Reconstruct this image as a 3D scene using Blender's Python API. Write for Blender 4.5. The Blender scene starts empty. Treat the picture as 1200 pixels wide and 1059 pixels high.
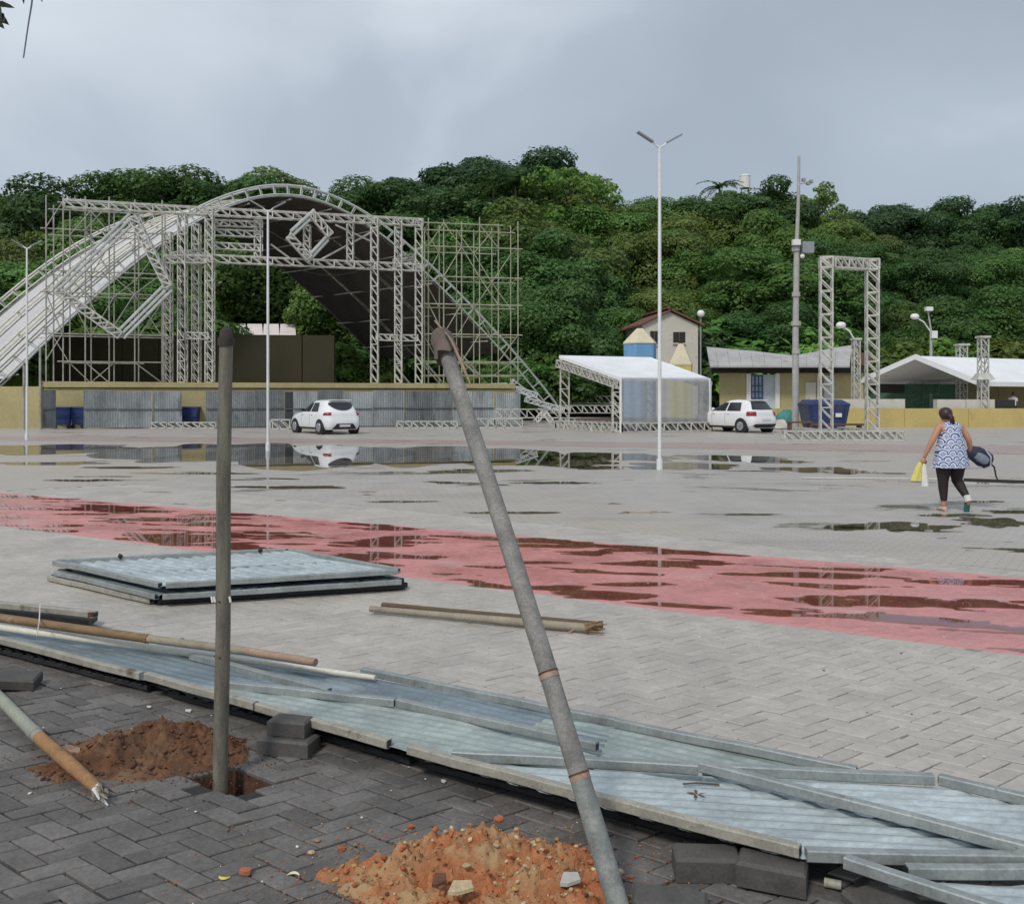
import bpy, bmesh, math, random
import numpy as np
from mathutils import Vector, Matrix, noise as mnoise

random.seed(7)
R = math.radians
scene = bpy.context.scene
COL = scene.collection

# ------------------------------------------------------------------ camera
F, CH, HZ, CX = 1050.0, 1.72, 466.0, 600.0      # focal length in photo pixels, eye height, horizon row, centre column
cam_d = bpy.data.cameras.new('camera')
cam = bpy.data.objects.new('camera', cam_d)
COL.objects.link(cam)
cam.location = (0, 0, CH)
cam.rotation_euler = (R(90), 0, 0)
cam_d.sensor_width = 36
cam_d.lens = 36 * F / 1200
cam_d.shift_y = -(529.5 - HZ) / 1200
cam_d.clip_start, cam_d.clip_end = 0.05, 3000
scene.camera = cam

# ------------------------------------------------------------------ sky, sun, exposure
SUN_EL, SUN_AZ = 48, 208                        # sun behind the camera, a little to the left, above thin cloud
w = bpy.data.worlds.new('World')
scene.world = w
w.use_nodes = True
nt = w.node_tree
nt.nodes.clear()
N = nt.nodes.new
out = N('ShaderNodeOutputWorld')
bg = N('ShaderNodeBackground')
bg.inputs['Strength'].default_value = 0.1
sky = N('ShaderNodeTexSky')
sky.sky_type = 'NISHITA'
sky.sun_disc = False
sky.sun_elevation = R(SUN_EL)
sky.sun_rotation = R(SUN_AZ)
tc = N('ShaderNodeTexCoord')
mp = N('ShaderNodeMapping')
mp.inputs['Scale'].default_value = (1.0, 1.0, 1.35)
mp.inputs['Location'].default_value = (0.38, 0.1, 0.25)
n1 = N('ShaderNodeTexNoise')
n1.inputs['Scale'].default_value = 2.1
n1.inputs['Detail'].default_value = 7
n1.inputs['Roughness'].default_value = 0.42
n1.inputs['Distortion'].default_value = 0.35
rmp = N('ShaderNodeValToRGB')
e = rmp.color_ramp.elements
e[0].position, e[0].color = 0.36, (3.1, 3.58, 4.18, 1)
e[1].position, e[1].color = 0.68, (5.9, 6.4, 6.95, 1)
m_ = rmp.color_ramp.elements.new(0.50)
m_.color = (3.62, 4.15, 4.8, 1)
mx = N('ShaderNodeMixRGB')
mx.inputs['Fac'].default_value = 0.93
L = nt.links.new
L(tc.outputs['Generated'], mp.inputs['Vector'])
L(mp.outputs['Vector'], n1.inputs['Vector'])
L(n1.outputs['Fac'], rmp.inputs['Fac'])
L(sky.outputs['Color'], mx.inputs['Color1'])
L(rmp.outputs['Color'], mx.inputs['Color2'])
L(mx.outputs['Color'], bg.inputs['Color'])
L(bg.outputs['Background'], out.inputs['Surface'])

sd = bpy.data.lights.new('sun', 'SUN')
sd.energy = 1.5
sd.angle = R(10)
sd.color = (1.0, 0.95, 0.87)
sun = bpy.data.objects.new('sun', sd)
COL.objects.link(sun)
az = R(SUN_AZ)
sdir = Vector((math.sin(az) * math.cos(R(SUN_EL)), math.cos(az) * math.cos(R(SUN_EL)), math.sin(R(SUN_EL))))
sun.rotation_euler = sdir.to_track_quat('Z', 'Y').to_euler()

vs = scene.view_settings
vs.view_transform = 'Standard'
vs.look = 'None'
vs.exposure = 0.36
vs.gamma = 1
vs.use_curve_mapping = False

# ------------------------------------------------------------------ placing helpers
def gp(px, py, z=0.0):
    """point at height z whose image is (px, py) in the photo"""
    Y = F * (CH - z) / (py - HZ)
    return Vector(((px - CX) / F * Y, Y, z))

def at(px, py, Y):
    return Vector(((px - CX) / F * Y, Y, CH - (py - HZ) / F * Y))

def onp(px, py, Y0, t):
    """point on the upright plane Y = Y0 + t X"""
    Y = Y0 / (1 - t * (px - CX) / F)
    return at(px, py, Y)

# ------------------------------------------------------------------ object helpers
def tag(o, label=None, cat=None, group=None, kind=None):
    if label: o['label'] = label
    if cat: o['category'] = cat
    if group: o['group'] = group
    if kind: o['kind'] = kind
    return o

def thing(name, label, cat, loc=(0, 0, 0), group=None, rz=0):
    o = bpy.data.objects.new(name, None)
    COL.objects.link(o)
    o.location = loc
    o.rotation_euler = (0, 0, rz)
    o.empty_display_size = 0.1
    return tag(o, label, cat, group)

def wloc(p):
    v = Vector((0, 0, 0))
    while p is not None:
        v += p.location
        p = p.parent
    return v

class MB:
    def __init__(s):
        s.v, s.f = [], []
    def add(s, vs_, fs):
        b = len(s.v)
        s.v.extend([tuple(q) for q in vs_])
        s.f.extend([tuple(i + b for i in q) for q in fs])
        return s
    def box(s, c, size, rz=0, rot=None, taper=1.0):
        x, y, z = size[0] / 2, size[1] / 2, size[2] / 2
        M = rot if rot is not None else Matrix.Rotation(rz, 3, 'Z')
        c = Vector(c)
        p = []
        for k in (-1, 1):
            t = taper if k == 1 else 1
            for (i, j) in ((-1, -1), (1, -1), (1, 1), (-1, 1)):
                p.append(c + M @ Vector((i * x * t, j * y * t, k * z)))
        return s.add(p, [(3, 2, 1, 0), (4, 5, 6, 7), (0, 1, 5, 4), (1, 2, 6, 5), (2, 3, 7, 6), (3, 0, 4, 7)])
    def block(s, c, size, rz=0, ch=0.006, tilt=(0, 0)):
        """box with chamfered top edge"""
        x, y, z = size[0] / 2, size[1] / 2, size[2]
        M = Matrix.Rotation(rz, 3, 'Z') @ Matrix.Rotation(tilt[0], 3, 'X') @ Matrix.Rotation(tilt[1], 3, 'Y')
        c = Vector(c)
        p = []
        for (xx, yy, zz) in ((x, y, -z), (x, y, -ch), (x - ch, y - ch, 0)):
            for (i, j) in ((-1, -1), (1, -1), (1, 1), (-1, 1)):
                p.append(c + M @ Vector((i * xx, j * yy, zz)))
        f = [(3, 2, 1, 0), (8, 9, 10, 11)]
        for k in (0, 4):
            for i in range(4):
                j = (i + 1) % 4
                f.append((k + i, k + j, k + 4 + j, k + 4 + i))
        return s.add(p, f)
    def bar(s, p0, p1, r, n=4, r1=None, cap=True):
        return s.tube([p0, p1], [r, r if r1 is None else r1], n, cap)
    def tube(s, path, rad, n=8, cap=True, jit=0.0, ell=None):
        path = [Vector(q) for q in path]
        if not isinstance(rad, (list, tuple)):
            rad = [rad] * len(path)
        rings = []
        t0 = (path[1] - path[0]).normalized()
        ref = Vector((0, 0, 1)) if abs(t0.z) < 0.9 else Vector((0, 1, 0))
        for i, q in enumerate(path):
            a = path[max(i - 1, 0)]
            b = path[min(i + 1, len(path) - 1)]
            t = (b - a).normalized()
            x = ref.cross(t).normalized()
            y = t.cross(x)
            ring = []
            for k in range(n):
                th = 2 * math.pi * (k + 0.5) / n
                rr = rad[i] * (1 + (random.uniform(-jit, jit) if jit else 0))
                ring.append(q + x * math.cos(th) * rr + y * math.sin(th) * rr)
            rings.append(ring)
        return s.loft(rings, cap)
    def loft(s, rings, cap=True, closed=True):
        n = len(rings[0])
        p, f = [], []
        for r_ in rings:
            p.extend(r_)
        m = n if closed else n - 1
        for i in range(len(rings) - 1):
            for k in range(m):
                k2 = (k + 1) % n
                f.append((i * n + k, i * n + k2, (i + 1) * n + k2, (i + 1) * n + k))
        if cap and closed:
            f.append(tuple(range(n - 1, -1, -1)))
            f.append(tuple((len(rings) - 1) * n + k for k in range(n)))
        return s.add(p, f)
    def poly(s, pts):
        return s.add(pts, [tuple(range(len(pts)))])
    def slab(s, pts, d):
        """polygon pts pushed by vector d into a solid"""
        n = len(pts)
        d = Vector(d)
        p = [Vector(q) for q in pts] + [Vector(q) + d for q in pts]
        f = [tuple(range(n)), tuple(range(2 * n - 1, n - 1, -1))]
        for i in range(n):
            j = (i + 1) % n
            f.append((i, i + n, j + n, j))
        return s.add(p, f)
    def ball(s, c, r, nu=10, nv=7, sc=(1, 1, 1), jit=0.0):
        c = Vector(c)
        rings = []
        for i in range(1, nv):
            ph = math.pi * i / nv
            ring = []
            for k in range(nu):
                th = 2 * math.pi * k / nu
                rr = r * (1 + (random.uniform(-jit, jit) if jit else 0))
                ring.append(c + Vector((rr * sc[0] * math.sin(ph) * math.cos(th), rr * sc[1] * math.sin(ph) * math.sin(th), -rr * sc[2] * math.cos(ph))))
            rings.append(ring)
        return s.loft(rings, True)
    def truss(s, p0, p1, w_=0.4, bay=0.45, rc=0.03, rl=0.022, up=None, h=None):
        """box truss: four chords, a zigzag on every face"""
        p0, p1 = Vector(p0), Vector(p1)
        t = (p1 - p0).normalized()
        ref = Vector(up) if up is not None else (Vector((0, 0, 1)) if abs(t.z) < 0.8 else Vector((0, 1, 0)))
        x = ref.cross(t).normalized() * w_ / 2
        y = t.cross(x).normalized() * (h or w_) / 2
        c = [x + y, y - x, -x - y, x - y]
        for k in c:
            s.bar(p0 + k, p1 + k, rc)
        Ln = (p1 - p0).length
        nb = max(1, round(Ln / bay))
        for i in range(nb):
            a = p0.lerp(p1, i / nb)
            b = p0.lerp(p1, (i + 1) / nb)
            for k in range(4):
                k2 = (k + 1) % 4
                if k < 2:
                    s.bar(a + c[k], b + c[k2], rl, cap=False)
                else:
                    s.bar(a + c[k2], b + c[k], rl, cap=False)
                if i % 2 == 0:
                    s.bar(a + c[k], a + c[k2], rl * 0.9, cap=False)
        for k in range(4):
            s.bar(p0 + c[k], p0 + c[(k + 1) % 4], rc)
            s.bar(p1 + c[k], p1 + c[(k + 1) % 4], rc)
        return s
    def mesh(s, name, m, off=None, smooth=None):
        me = bpy.data.meshes.new(name)
        v = s.v if off is None else [(q[0] - off[0], q[1] - off[1], q[2] - off[2]) for q in s.v]
        me.from_pydata(v, [], s.f)
        if m is not None:
            me.materials.append(m)
        if smooth:
            me.polygons.foreach_set('use_smooth', [True] * len(me.polygons))
            me.set_sharp_from_angle(angle=R(smooth))
        me.update()
        return me
    def build(s, name, m, parent=None, smooth=None, loc=None):
        off = wloc(parent) if parent is not None else Vector((0, 0, 0))
        if loc is not None:
            off = off + Vector(loc)
        me = s.mesh(name, m, off, smooth)
        o = bpy.data.objects.new(name, me)
        COL.objects.link(o)
        if loc is not None:
            o.location = loc
        o.parent = parent
        return o

def np_mesh(name, v, quads, m):
    me = bpy.data.meshes.new(name)
    nv, nf = len(v), len(quads)
    me.vertices.add(nv)
    me.vertices.foreach_set('co', np.asarray(v, dtype=np.float32).ravel())
    me.loops.add(nf * 4)
    me.loops.foreach_set('vertex_index', np.asarray(quads, dtype=np.int32).ravel())
    me.polygons.add(nf)
    me.polygons.foreach_set('loop_start', np.arange(0, nf * 4, 4, dtype=np.int32))
    me.update(calc_edges=True)
    me.validate()
    if m is not None:
        me.materials.append(m)
    return me

def link(name, me, parent=None):
    o = bpy.data.objects.new(name, me)
    COL.objects.link(o)
    o.parent = parent
    return o

_unit = {}
def rod(name, p0, p1, r, m, parent):
    """one straight tube of its own, sharing a unit mesh"""
    if m.name not in _unit:
        _unit[m.name] = MB().tube([(0, 0, 0), (0, 0, 1)], 1.0, 6).mesh('rod', m, smooth=50)
    o = link(name, _unit[m.name], parent)
    p0, p1 = Vector(p0), Vector(p1)
    d = p1 - p0
    o.location = p0 - wloc(parent)
    o.rotation_euler = d.to_track_quat('Z', 'Y').to_euler()
    o.scale = (r, r, d.length)
    return o

def copy_tree(o, parent=None):
    c = o.copy()
    COL.objects.link(c)
    c.parent = parent
    for ch in list(o.children):
        copy_tree(ch, c)
    return c

# ------------------------------------------------------------------ materials
MATS = {}
def mat(name, col, rough=0.6, metal=0.0, var=0.18, scale=6.0, bump=0.0, bscale=40.0, stain=None, sscale=3.0, sth=0.55,
        rnd=0.0, spec=0.5, stretch=(1, 1, 1), srough=None, coat=0.0, bdist=0.01, island=0.0, detail=6, grain=None, stain2=None):
    m = bpy.data.materials.new(name)
    m.use_nodes = True
    t = m.node_tree
    n, l = t.nodes, t.links.new
    p = n['Principled BSDF']
    p.inputs['Metallic'].default_value = metal
    p.inputs['Roughness'].default_value = rough
    p.inputs['Specular IOR Level'].default_value = spec
    p.inputs['Coat Weight'].default_value = coat
    p.inputs['Coat Roughness'].default_value = 0.08
    geo = n.new('ShaderNodeNewGeometry')
    mpn = n.new('ShaderNodeMapping')
    mpn.inputs['Scale'].default_value = stretch
    l(geo.outputs['Position'], mpn.inputs['Vector'])
    na = n.new('ShaderNodeTexNoise')
    na.inputs['Scale'].default_value = scale
    na.inputs['Detail'].default_value = detail
    na.inputs['Roughness'].default_value = 0.62
    l(mpn.outputs['Vector'], na.inputs['Vector'])
    cr = n.new('ShaderNodeValToRGB')
    a, b = cr.color_ramp.elements
    a.position, b.position = 0.3, 0.7
    a.color = (*[max(0, c * (1 - var)) for c in col], 1)
    b.color = (*[min(1, c * (1 + var)) for c in col], 1)
    l(na.outputs['Fac'], cr.inputs['Fac'])
    cur = cr.outputs['Color']
    # fine grain over everything
    nf = n.new('ShaderNodeTexNoise')
    nf.inputs['Scale'].default_value = scale * 9 if scale > 2 else 14
    nf.inputs['Detail'].default_value = 4
    nf.inputs['Roughness'].default_value = 0.75
    l(mpn.outputs['Vector'], nf.inputs['Vector'])
    rf = n.new('ShaderNodeMapRange')
    rf.inputs['From Min'].default_value, rf.inputs['From Max'].default_value = 0.3, 0.7
    gr = min(0.3, var * 1.1) if grain is None else grain
    rf.inputs['To Min'].default_value, rf.inputs['To Max'].default_value = 1 - gr, 1 + gr * 0.7
    l(nf.outputs['Fac'], rf.inputs['Value'])
    mg = n.new('ShaderNodeMixRGB')
    mg.blend_type = 'MULTIPLY'
    mg.inputs['Fac'].default_value = 1
    l(cur, mg.inputs['Color1'])
    l(rf.outputs['Result'], mg.inputs['Color2'])
    cur = mg.outputs['Color']
    if stain is not None:
        ns = n.new('ShaderNodeTexNoise')
        ns.inputs['Scale'].default_value = sscale
        ns.inputs['Detail'].default_value = 8
        ns.inputs['Roughness'].default_value = 0.68
        l(mpn.outputs['Vector'], ns.inputs['Vector'])
        rs = n.new('ShaderNodeValToRGB')
        rs.color_ramp.elements[0].position = sth
        rs.color_ramp.elements[1].position = min(1, sth + 0.12)
        l(ns.outputs['Fac'], rs.inputs['Fac'])
        mm = n.new('ShaderNodeMixRGB')
        mm.inputs['Color2'].default_value = (*stain, 1)
        l(rs.outputs['Color'], mm.inputs['Fac'])
        l(cur, mm.inputs['Color1'])
        cur = mm.outputs['Color']
    if stain2 is not None:
        n2 = n.new('ShaderNodeTexNoise')
        n2.inputs['Scale'].default_value = sscale * 3.7
        n2.inputs['Detail'].default_value = 9
        n2.inputs['Roughness'].default_value = 0.75
        l(mpn.outputs['Vector'], n2.inputs['Vector'])
        r2 = n.new('ShaderNodeValToRGB')
        r2.color_ramp.elements[0].position = 0.60
        r2.color_ramp.elements[1].position = 0.70
        r2.color_ramp.elements[1].color = (.75, .75, .75, 1)
        l(n2.outputs['Fac'], r2.inputs['Fac'])
        m2 = n.new('ShaderNodeMixRGB')
        m2.inputs['Color2'].default_value = (*stain2, 1)
        l(r2.outputs['Color'], m2.inputs['Fac'])
        l(cur, m2.inputs['Color1'])
        cur = m2.outputs['Color']
    if rnd or island:
        src = None
        if rnd:
            oi = n.new('ShaderNodeObjectInfo')
            src, amt = oi.outputs['Random'], rnd
        else:
            src, amt = geo.outputs['Random Per Island'], island
        ma = n.new('ShaderNodeMapRange')
        ma.inputs['To Min'].default_value = 1 - amt
        ma.inputs['To Max'].default_value = 1 + amt
        l(src, ma.inputs['Value'])
        vm = n.new('ShaderNodeMixRGB')
        vm.blend_type = 'MULTIPLY'
        vm.inputs['Fac'].default_value = 1
        l(cur, vm.inputs['Color1'])
        l(ma.outputs['Result'], vm.inputs['Color2'])
        cur = vm.outputs['Color']
    l(cur, p.inputs['Base Color'])
    # uneven gloss
    mr = n.new('ShaderNodeMapRange')
    mr.inputs['From Min'].default_value, mr.inputs['From Max'].default_value = 0.3, 0.7
    mr.inputs['To Min'].default_value = max(0.02, rough - 0.12)
    mr.inputs['To Max'].default_value = min(1, rough + 0.12)
    l(na.outputs['Fac'], mr.inputs['Value'])
    l(mr.outputs['Result'], p.inputs['Roughness'])
    if bump:
        nb = n.new('ShaderNodeTexNoise')
        nb.inputs['Scale'].default_value = bscale
        nb.inputs['Detail'].default_value = 5
        l(mpn.outputs['Vector'], nb.inputs['Vector'])
        bp = n.new('ShaderNodeBump')
        bp.inputs['Strength'].default_value = bump
        bp.inputs['Distance'].default_value = bdist
        l(nb.outputs['Fac'], bp.inputs['Height'])
        l(bp.outputs['Normal'], p.inputs['Normal'])
    MATS[name] = m
    return m

M_galv = mat('galvanised_truss', (0.56, 0.55, 0.50), 0.5, 0.25, 0.25, 3, stain=(0.2, 0.15, 0.10), sscale=1.5, sth=0.62)
M_white_tube = mat('white_painted_steel', (0.74, 0.75, 0.74), 0.4, 0, 0.08, 2)
M_scaf_l = mat('scaffold_tube_steel', (0.38, 0.375, 0.33), 0.5, 0.2, 0.3, 2)
M_scaf_r = mat('scaffold_tube_yellowed', (0.40, 0.40, 0.28), 0.5, 0.15, 0.3, 2, stain=(0.34, 0.34, 0.3), sscale=1.0)
M_membrane = mat('white_roof_membrane', (0.58, 0.57, 0.565), 0.45, 0, 0.1, 0.6, stain=(0.42, 0.40, 0.40), sscale=0.9, sth=0.56, stretch=(1, 1, 0.4))
M_lining = mat('dark_roof_lining', (0.085, 0.075, 0.073), 0.85, 0, 0.25, 1.2, spec=0.2)
M_canvas = mat('white_canvas', (0.82, 0.83, 0.84), 0.55, 0, 0.05, 0.8, stain=(0.6, 0.6, 0.58), sscale=1.2, sth=0.64)
M_yellow = mat('ochre_wall_paint', (0.42, 0.36, 0.18), 0.8, 0, 0.14, 0.8, stain=(0.25, 0.20, 0.10), sscale=0.9, sth=0.6, stretch=(1, 1, 0.5))
M_yellow2 = mat('bright_ochre_paint', (0.50, 0.40, 0.15), 0.8, 0, 0.1, 0.8, stain=(0.38, 0.30, 0.13), sscale=0.9, sth=0.6, stretch=(1, 1, 0.5))
M_backdrop = mat('brown_backdrop_boards', (0.042, 0.038, 0.017), 0.8, 0, 0.25, 0.8)
M_sheet_grey = mat('weathered_zinc_sheet', (0.24, 0.262, 0.27), 0.55, 0.2, 0.3, 0.9, stain=(0.12, 0.13, 0.135), sscale=1.2, sth=0.55, rnd=0.5, stretch=(1.5, 1.5, 0.4))
M_rib_dark = mat('dark_joint_rail', (0.10, 0.11, 0.12), 0.6, 0.2, 0.2, 2)
M_blue = mat('blue_plastic_bin', (0.02, 0.045, 0.16), 0.4, 0, 0.2, 2, spec=0.5)
M_navy_steel = mat('navy_painted_skip', (0.025, 0.045, 0.13), 0.45, 0, 0.2, 1.5, stain=(0.05, 0.06, 0.1), sscale=2)
M_black = mat('black_rubber', (0.016, 0.016, 0.017), 0.75, 0, 0.2, 5)
M_blackp = mat('black_trim_plastic', (0.022, 0.022, 0.024), 0.5, 0, 0.2, 5)
M_car = mat('white_car_paint', (0.80, 0.81, 0.82), 0.25, 0, 0.03, 2, coat=0.6)
M_glass = mat('dark_car_glass', (0.02, 0.024, 0.028), 0.06, 0, 0.1, 2, spec=0.7)
M_red_l = mat('red_lamp_lens', (0.30, 0.015, 0.03), 0.2, 0, 0.1, 5)
M_clear_l = mat('clear_lamp_lens', (0.6, 0.62, 0.64), 0.15, 0.2, 0.1, 5)
M_rim = mat('alloy_rim', (0.5, 0.5, 0.52), 0.35, 0.6, 0.1, 5)
M_plate = mat('number_plate_white', (0.7, 0.7, 0.7), 0.5, 0, 0.05, 5)
M_conc = mat('grey_concrete', (0.40, 0.39, 0.37), 0.8, 0, 0.15, 2, stain=(0.25, 0.24, 0.22), sscale=1.4, sth=0.6)
M_concw = mat('whitewashed_concrete', (0.56, 0.54, 0.50), 0.85, 0, 0.12, 2, stain=(0.36, 0.34, 0.3), sscale=1.6, sth=0.6)
M_roofm = mat('grey_metal_roof', (0.44, 0.43, 0.42), 0.6, 0.15, 0.15, 0.8, stain=(0.3, 0.28, 0.26), sscale=1.0, sth=0.57)
M_tile = mat('red_clay_tile', (0.17, 0.075, 0.05), 0.85, 0, 0.25, 2, stain=(0.10, 0.06, 0.045), sscale=1.2, rnd=0.2)
M_plaster = mat('old_white_plaster', (0.56, 0.53, 0.46), 0.9, 0, 0.1, 1.0, stain=(0.38, 0.34, 0.27), sscale=1.0, sth=0.58)
M_dark = mat('dark_opening_and_shade', (0.03, 0.027, 0.024), 0.9, 0, 0.1, 2)
M_bluep = mat('faded_blue_paint', (0.16, 0.36, 0.60), 0.7, 0, 0.12, 1.5, stain=(0.4, 0.5, 0.6), sscale=1.5, sth=0.62, stretch=(2, 2, 0.5))
M_yellowp = mat('faded_yellow_paint', (0.62, 0.54, 0.14), 0.7, 0, 0.12, 1.5, stain=(0.6, 0.58, 0.36), sscale=1.5, sth=0.6, stretch=(2, 2, 0.5))
M_cream = mat('cream_pencil_cone', (0.66, 0.58, 0.42), 0.75, 0, 0.1, 1.5, stain=(0.48, 0.40, 0.3), sscale=2, sth=0.6)
M_bluedoor = mat('blue_grille_paint', (0.04, 0.07, 0.22), 0.5, 0, 0.1, 3)
M_paleblue = mat('pale_blue_door', (0.50, 0.56, 0.58), 0.6, 0, 0.1, 2)
M_whitep = mat('white_paint', (0.74, 0.74, 0.72), 0.6, 0, 0.06, 2)
M_rust = mat('rusty_steel', (0.13, 0.06, 0.035), 0.8, 0.2, 0.35, 9, stain=(0.05, 0.035, 0.03), sscale=8)
M_bench = mat('brown_bench_paint', (0.13, 0.075, 0.055), 0.7, 0, 0.2, 4)
M_lampw = mat('white_lamp_glass', (0.8, 0.8, 0.78), 0.3, 0, 0.03, 4)
M_lampg = mat('grey_lamp_head', (0.30, 0.31, 0.33), 0.45, 0.3, 0.1, 4)
# ------------------------------------------------------------------ ground materials
def ground_mat(name, base, dark, warm, wet_th=0.57, red=None):
    """rain-soaked paving: mottled, faint joint lines in two directions, smooth thin water in the low spots"""
    m = bpy.data.materials.new(name)
    m.use_nodes = True
    t = m.node_tree
    n, l = t.nodes, t.links.new
    p = n['Principled BSDF']
    geo = n.new('ShaderNodeNewGeometry')
    def nz(scale, det=6, rough=0.6, sc=(1, 1, 1), rot=0.0, dist=0.0):
        mp_ = n.new('ShaderNodeMapping')
        mp_.inputs['Scale'].default_value = sc
        mp_.inputs['Rotation'].default_value = (0, 0, rot)
        l(geo.outputs['Position'], mp_.inputs['Vector'])
        k = n.new('ShaderNodeTexNoise')
        k.inputs['Scale'].default_value = scale
        k.inputs['Detail'].default_value = det
        k.inputs['Roughness'].default_value = rough
        k.inputs['Distortion'].default_value = dist
        l(mp_.outputs['Vector'], k.inputs['Vector'])
        return k.outputs['Fac']
    def ramp(fac, a, b, ca=(0, 0, 0, 1), cb=(1, 1, 1, 1)):
        k = n.new('ShaderNodeValToRGB')
        k.color_ramp.elements[0].position, k.color_ramp.elements[1].position = a, b
        k.color_ramp.elements[0].color, k.color_ramp.elements[1].color = ca, cb
        l(fac, k.inputs['Fac'])
        return k.outputs['Color']
    def mix(f, a, b, mode='MIX'):
        k = n.new('ShaderNodeMixRGB')
        k.blend_type = mode
        for s_, q in (('Fac', f), ('Color1', a), ('Color2', b)):
            if isinstance(q, (int, float)):
                k.inputs[s_].default_value = q
            elif isinstance(q, tuple):
                k.inputs[s_].default_value = (*q, 1) if len(q) == 3 else q
            else:
                l(q, k.inputs[s_])
        return k.outputs['Color']
    big = nz(0.12, 5, 0.55)
    mid = nz(1.1, 7, 0.65)
    fine = nz(26, 4, 0.7)
    c = mix(ramp(mid, 0.3, 0.72), dark, base)
    c = mix(ramp(big, 0.46, 0.62), c, warm)
    c = mix(0.35, c, ramp(fine, 0.25, 0.75, (0.55, 0.55, 0.55, 1), (1.0, 1.0, 1.0, 1)), 'MULTIPLY')
    streak = ramp(nz(1.0, 6, 0.65, (0.10, 0.9, 1), R(28)), 0.56, 0.70)
    c = mix(mix(1.0, streak, (0.5, 0.5, 0.5), 'MULTIPLY'), c, mix(1.0, c, (0.72, 0.70, 0.68), 'MULTIPLY'))
    spots = ramp(nz(3.1, 3, 0.5), 0.70, 0.74)
    c = mix(mix(1.0, spots, (0.5, 0.5, 0.5), 'MULTIPLY'), c, mix(1.0, c, (0.55, 0.53, 0.5), 'MULTIPLY'))
    bk = n.new('ShaderNodeTexBrick')
    bk.inputs['Scale'].default_value = 1.0
    bk.inputs['Brick Width'].default_value = 0.2
    bk.inputs['Row Height'].default_value = 0.1
    bk.inputs['Mortar Size'].default_value = 0.006
    bk.inputs['Mortar Smooth'].default_value = 0.3
    bk.inputs['Color1'].default_value = (1, 1, 1, 1)
    bk.inputs['Color2'].default_value = (0.93, 0.93, 0.93, 1)
    bk.inputs['Mortar'].default_value = (0.62, 0.6, 0.58, 1)
    mb_ = n.new('ShaderNodeMapping')
    mb_.inputs['Rotation'].default_value = (0, 0, R(35.5))
    l(geo.outputs['Position'], mb_.inputs['Vector'])
    l(mb_.outputs['Vector'], bk.inputs['Vector'])
    c = mix(0.8, c, bk.outputs['Color'], 'MULTIPLY')
    wet = ramp(nz(0.55, 6, 0.6, (0.55, 1.25, 1), R(20), 0.4), wet_th, wet_th + 0.06)
    c = mix(wet, c, mix(1.0, c, (0.62, 0.6, 0.58), 'MULTIPLY'))
    l(c, p.inputs['Base Color'])
    ro = mix(wet, ramp(mid, 0.3, 0.75, (0.34, 0.34, 0.34, 1), (0.54, 0.54, 0.54, 1)), (0.09, 0.09, 0.09))
    l(ro, p.inputs['Roughness'])
    p.inputs['Specular IOR Level'].default_value = 0.45
    bp = n.new('ShaderNodeBump')
    bp.inputs['Distance'].default_value = 0.004
    st = n.new('ShaderNodeMath')
    st.operation = 'SUBTRACT'
    st.inputs[0].default_value = 0.75
    l(wet, st.inputs[1])
    l(st.outputs[0], bp.inputs['Strength'])
    l(fine, bp.inputs['Height'])
    l(bp.outputs['Normal'], p.inputs['Normal'])
    return m

M_plaza = ground_mat('wet_plaza_paving', (0.52, 0.487, 0.45), (0.45, 0.42, 0.388), (0.51, 0.45, 0.385), 0.60)
M_pale_red = ground_mat('faded_red_paint', (0.48, 0.36, 0.33), (0.44, 0.33, 0.305), (0.48, 0.385, 0.34), 0.60)
M_strip = mat('red_painted_paver', (0.60, 0.235, 0.22), 0.27, 0, 0.14, 1.3, bump=0.25, bscale=60, stain=(0.58, 0.35, 0.325), sscale=1.0, sth=0.55, island=0.05, bdist=0.003)
M_bedr = None
M_pav = mat('pale_grey_paver', (0.44, 0.405, 0.365), 0.55, 0, 0.12, 1.3, bump=0.35, bscale=70, stain=(0.37, 0.345, 0.315), sscale=0.8, sth=0.56, island=0.07, bdist=0.003)
M_pavo = mat('pale_grey_paver_single', (0.44, 0.405, 0.365), 0.55, 0, 0.12, 1.3, bump=0.35, bscale=70, stain=(0.37, 0.345, 0.315), sscale=0.8, sth=0.56, rnd=0.07, bdist=0.003)
M_dpav = mat('charcoal_paver', (0.135, 0.125, 0.118), 0.7, 0, 0.28, 5, bump=0.5, bscale=90, stain=(0.19, 0.18, 0.17), sscale=5, sth=0.64, stain2=(0.075, 0.066, 0.06), rnd=0.22, bdist=0.003)
M_dpavs = mat('charcoal_paver_field', (0.135, 0.125, 0.118), 0.6, 0, 0.22, 5, bump=0.5, bscale=90, island=0.2, bdist=0.003)
M_bed = mat('wet_joint_sand', (0.032, 0.029, 0.027), 0.9, 0, 0.3, 8)
M_bedp = mat('grey_joint_sand', (0.15, 0.13, 0.112), 0.9, 0, 0.3, 8)
M_earth = mat('red_earth_pit', (0.10, 0.05, 0.03), 0.95, 0, 0.4, 12, bump=0.8, bscale=40)

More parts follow.
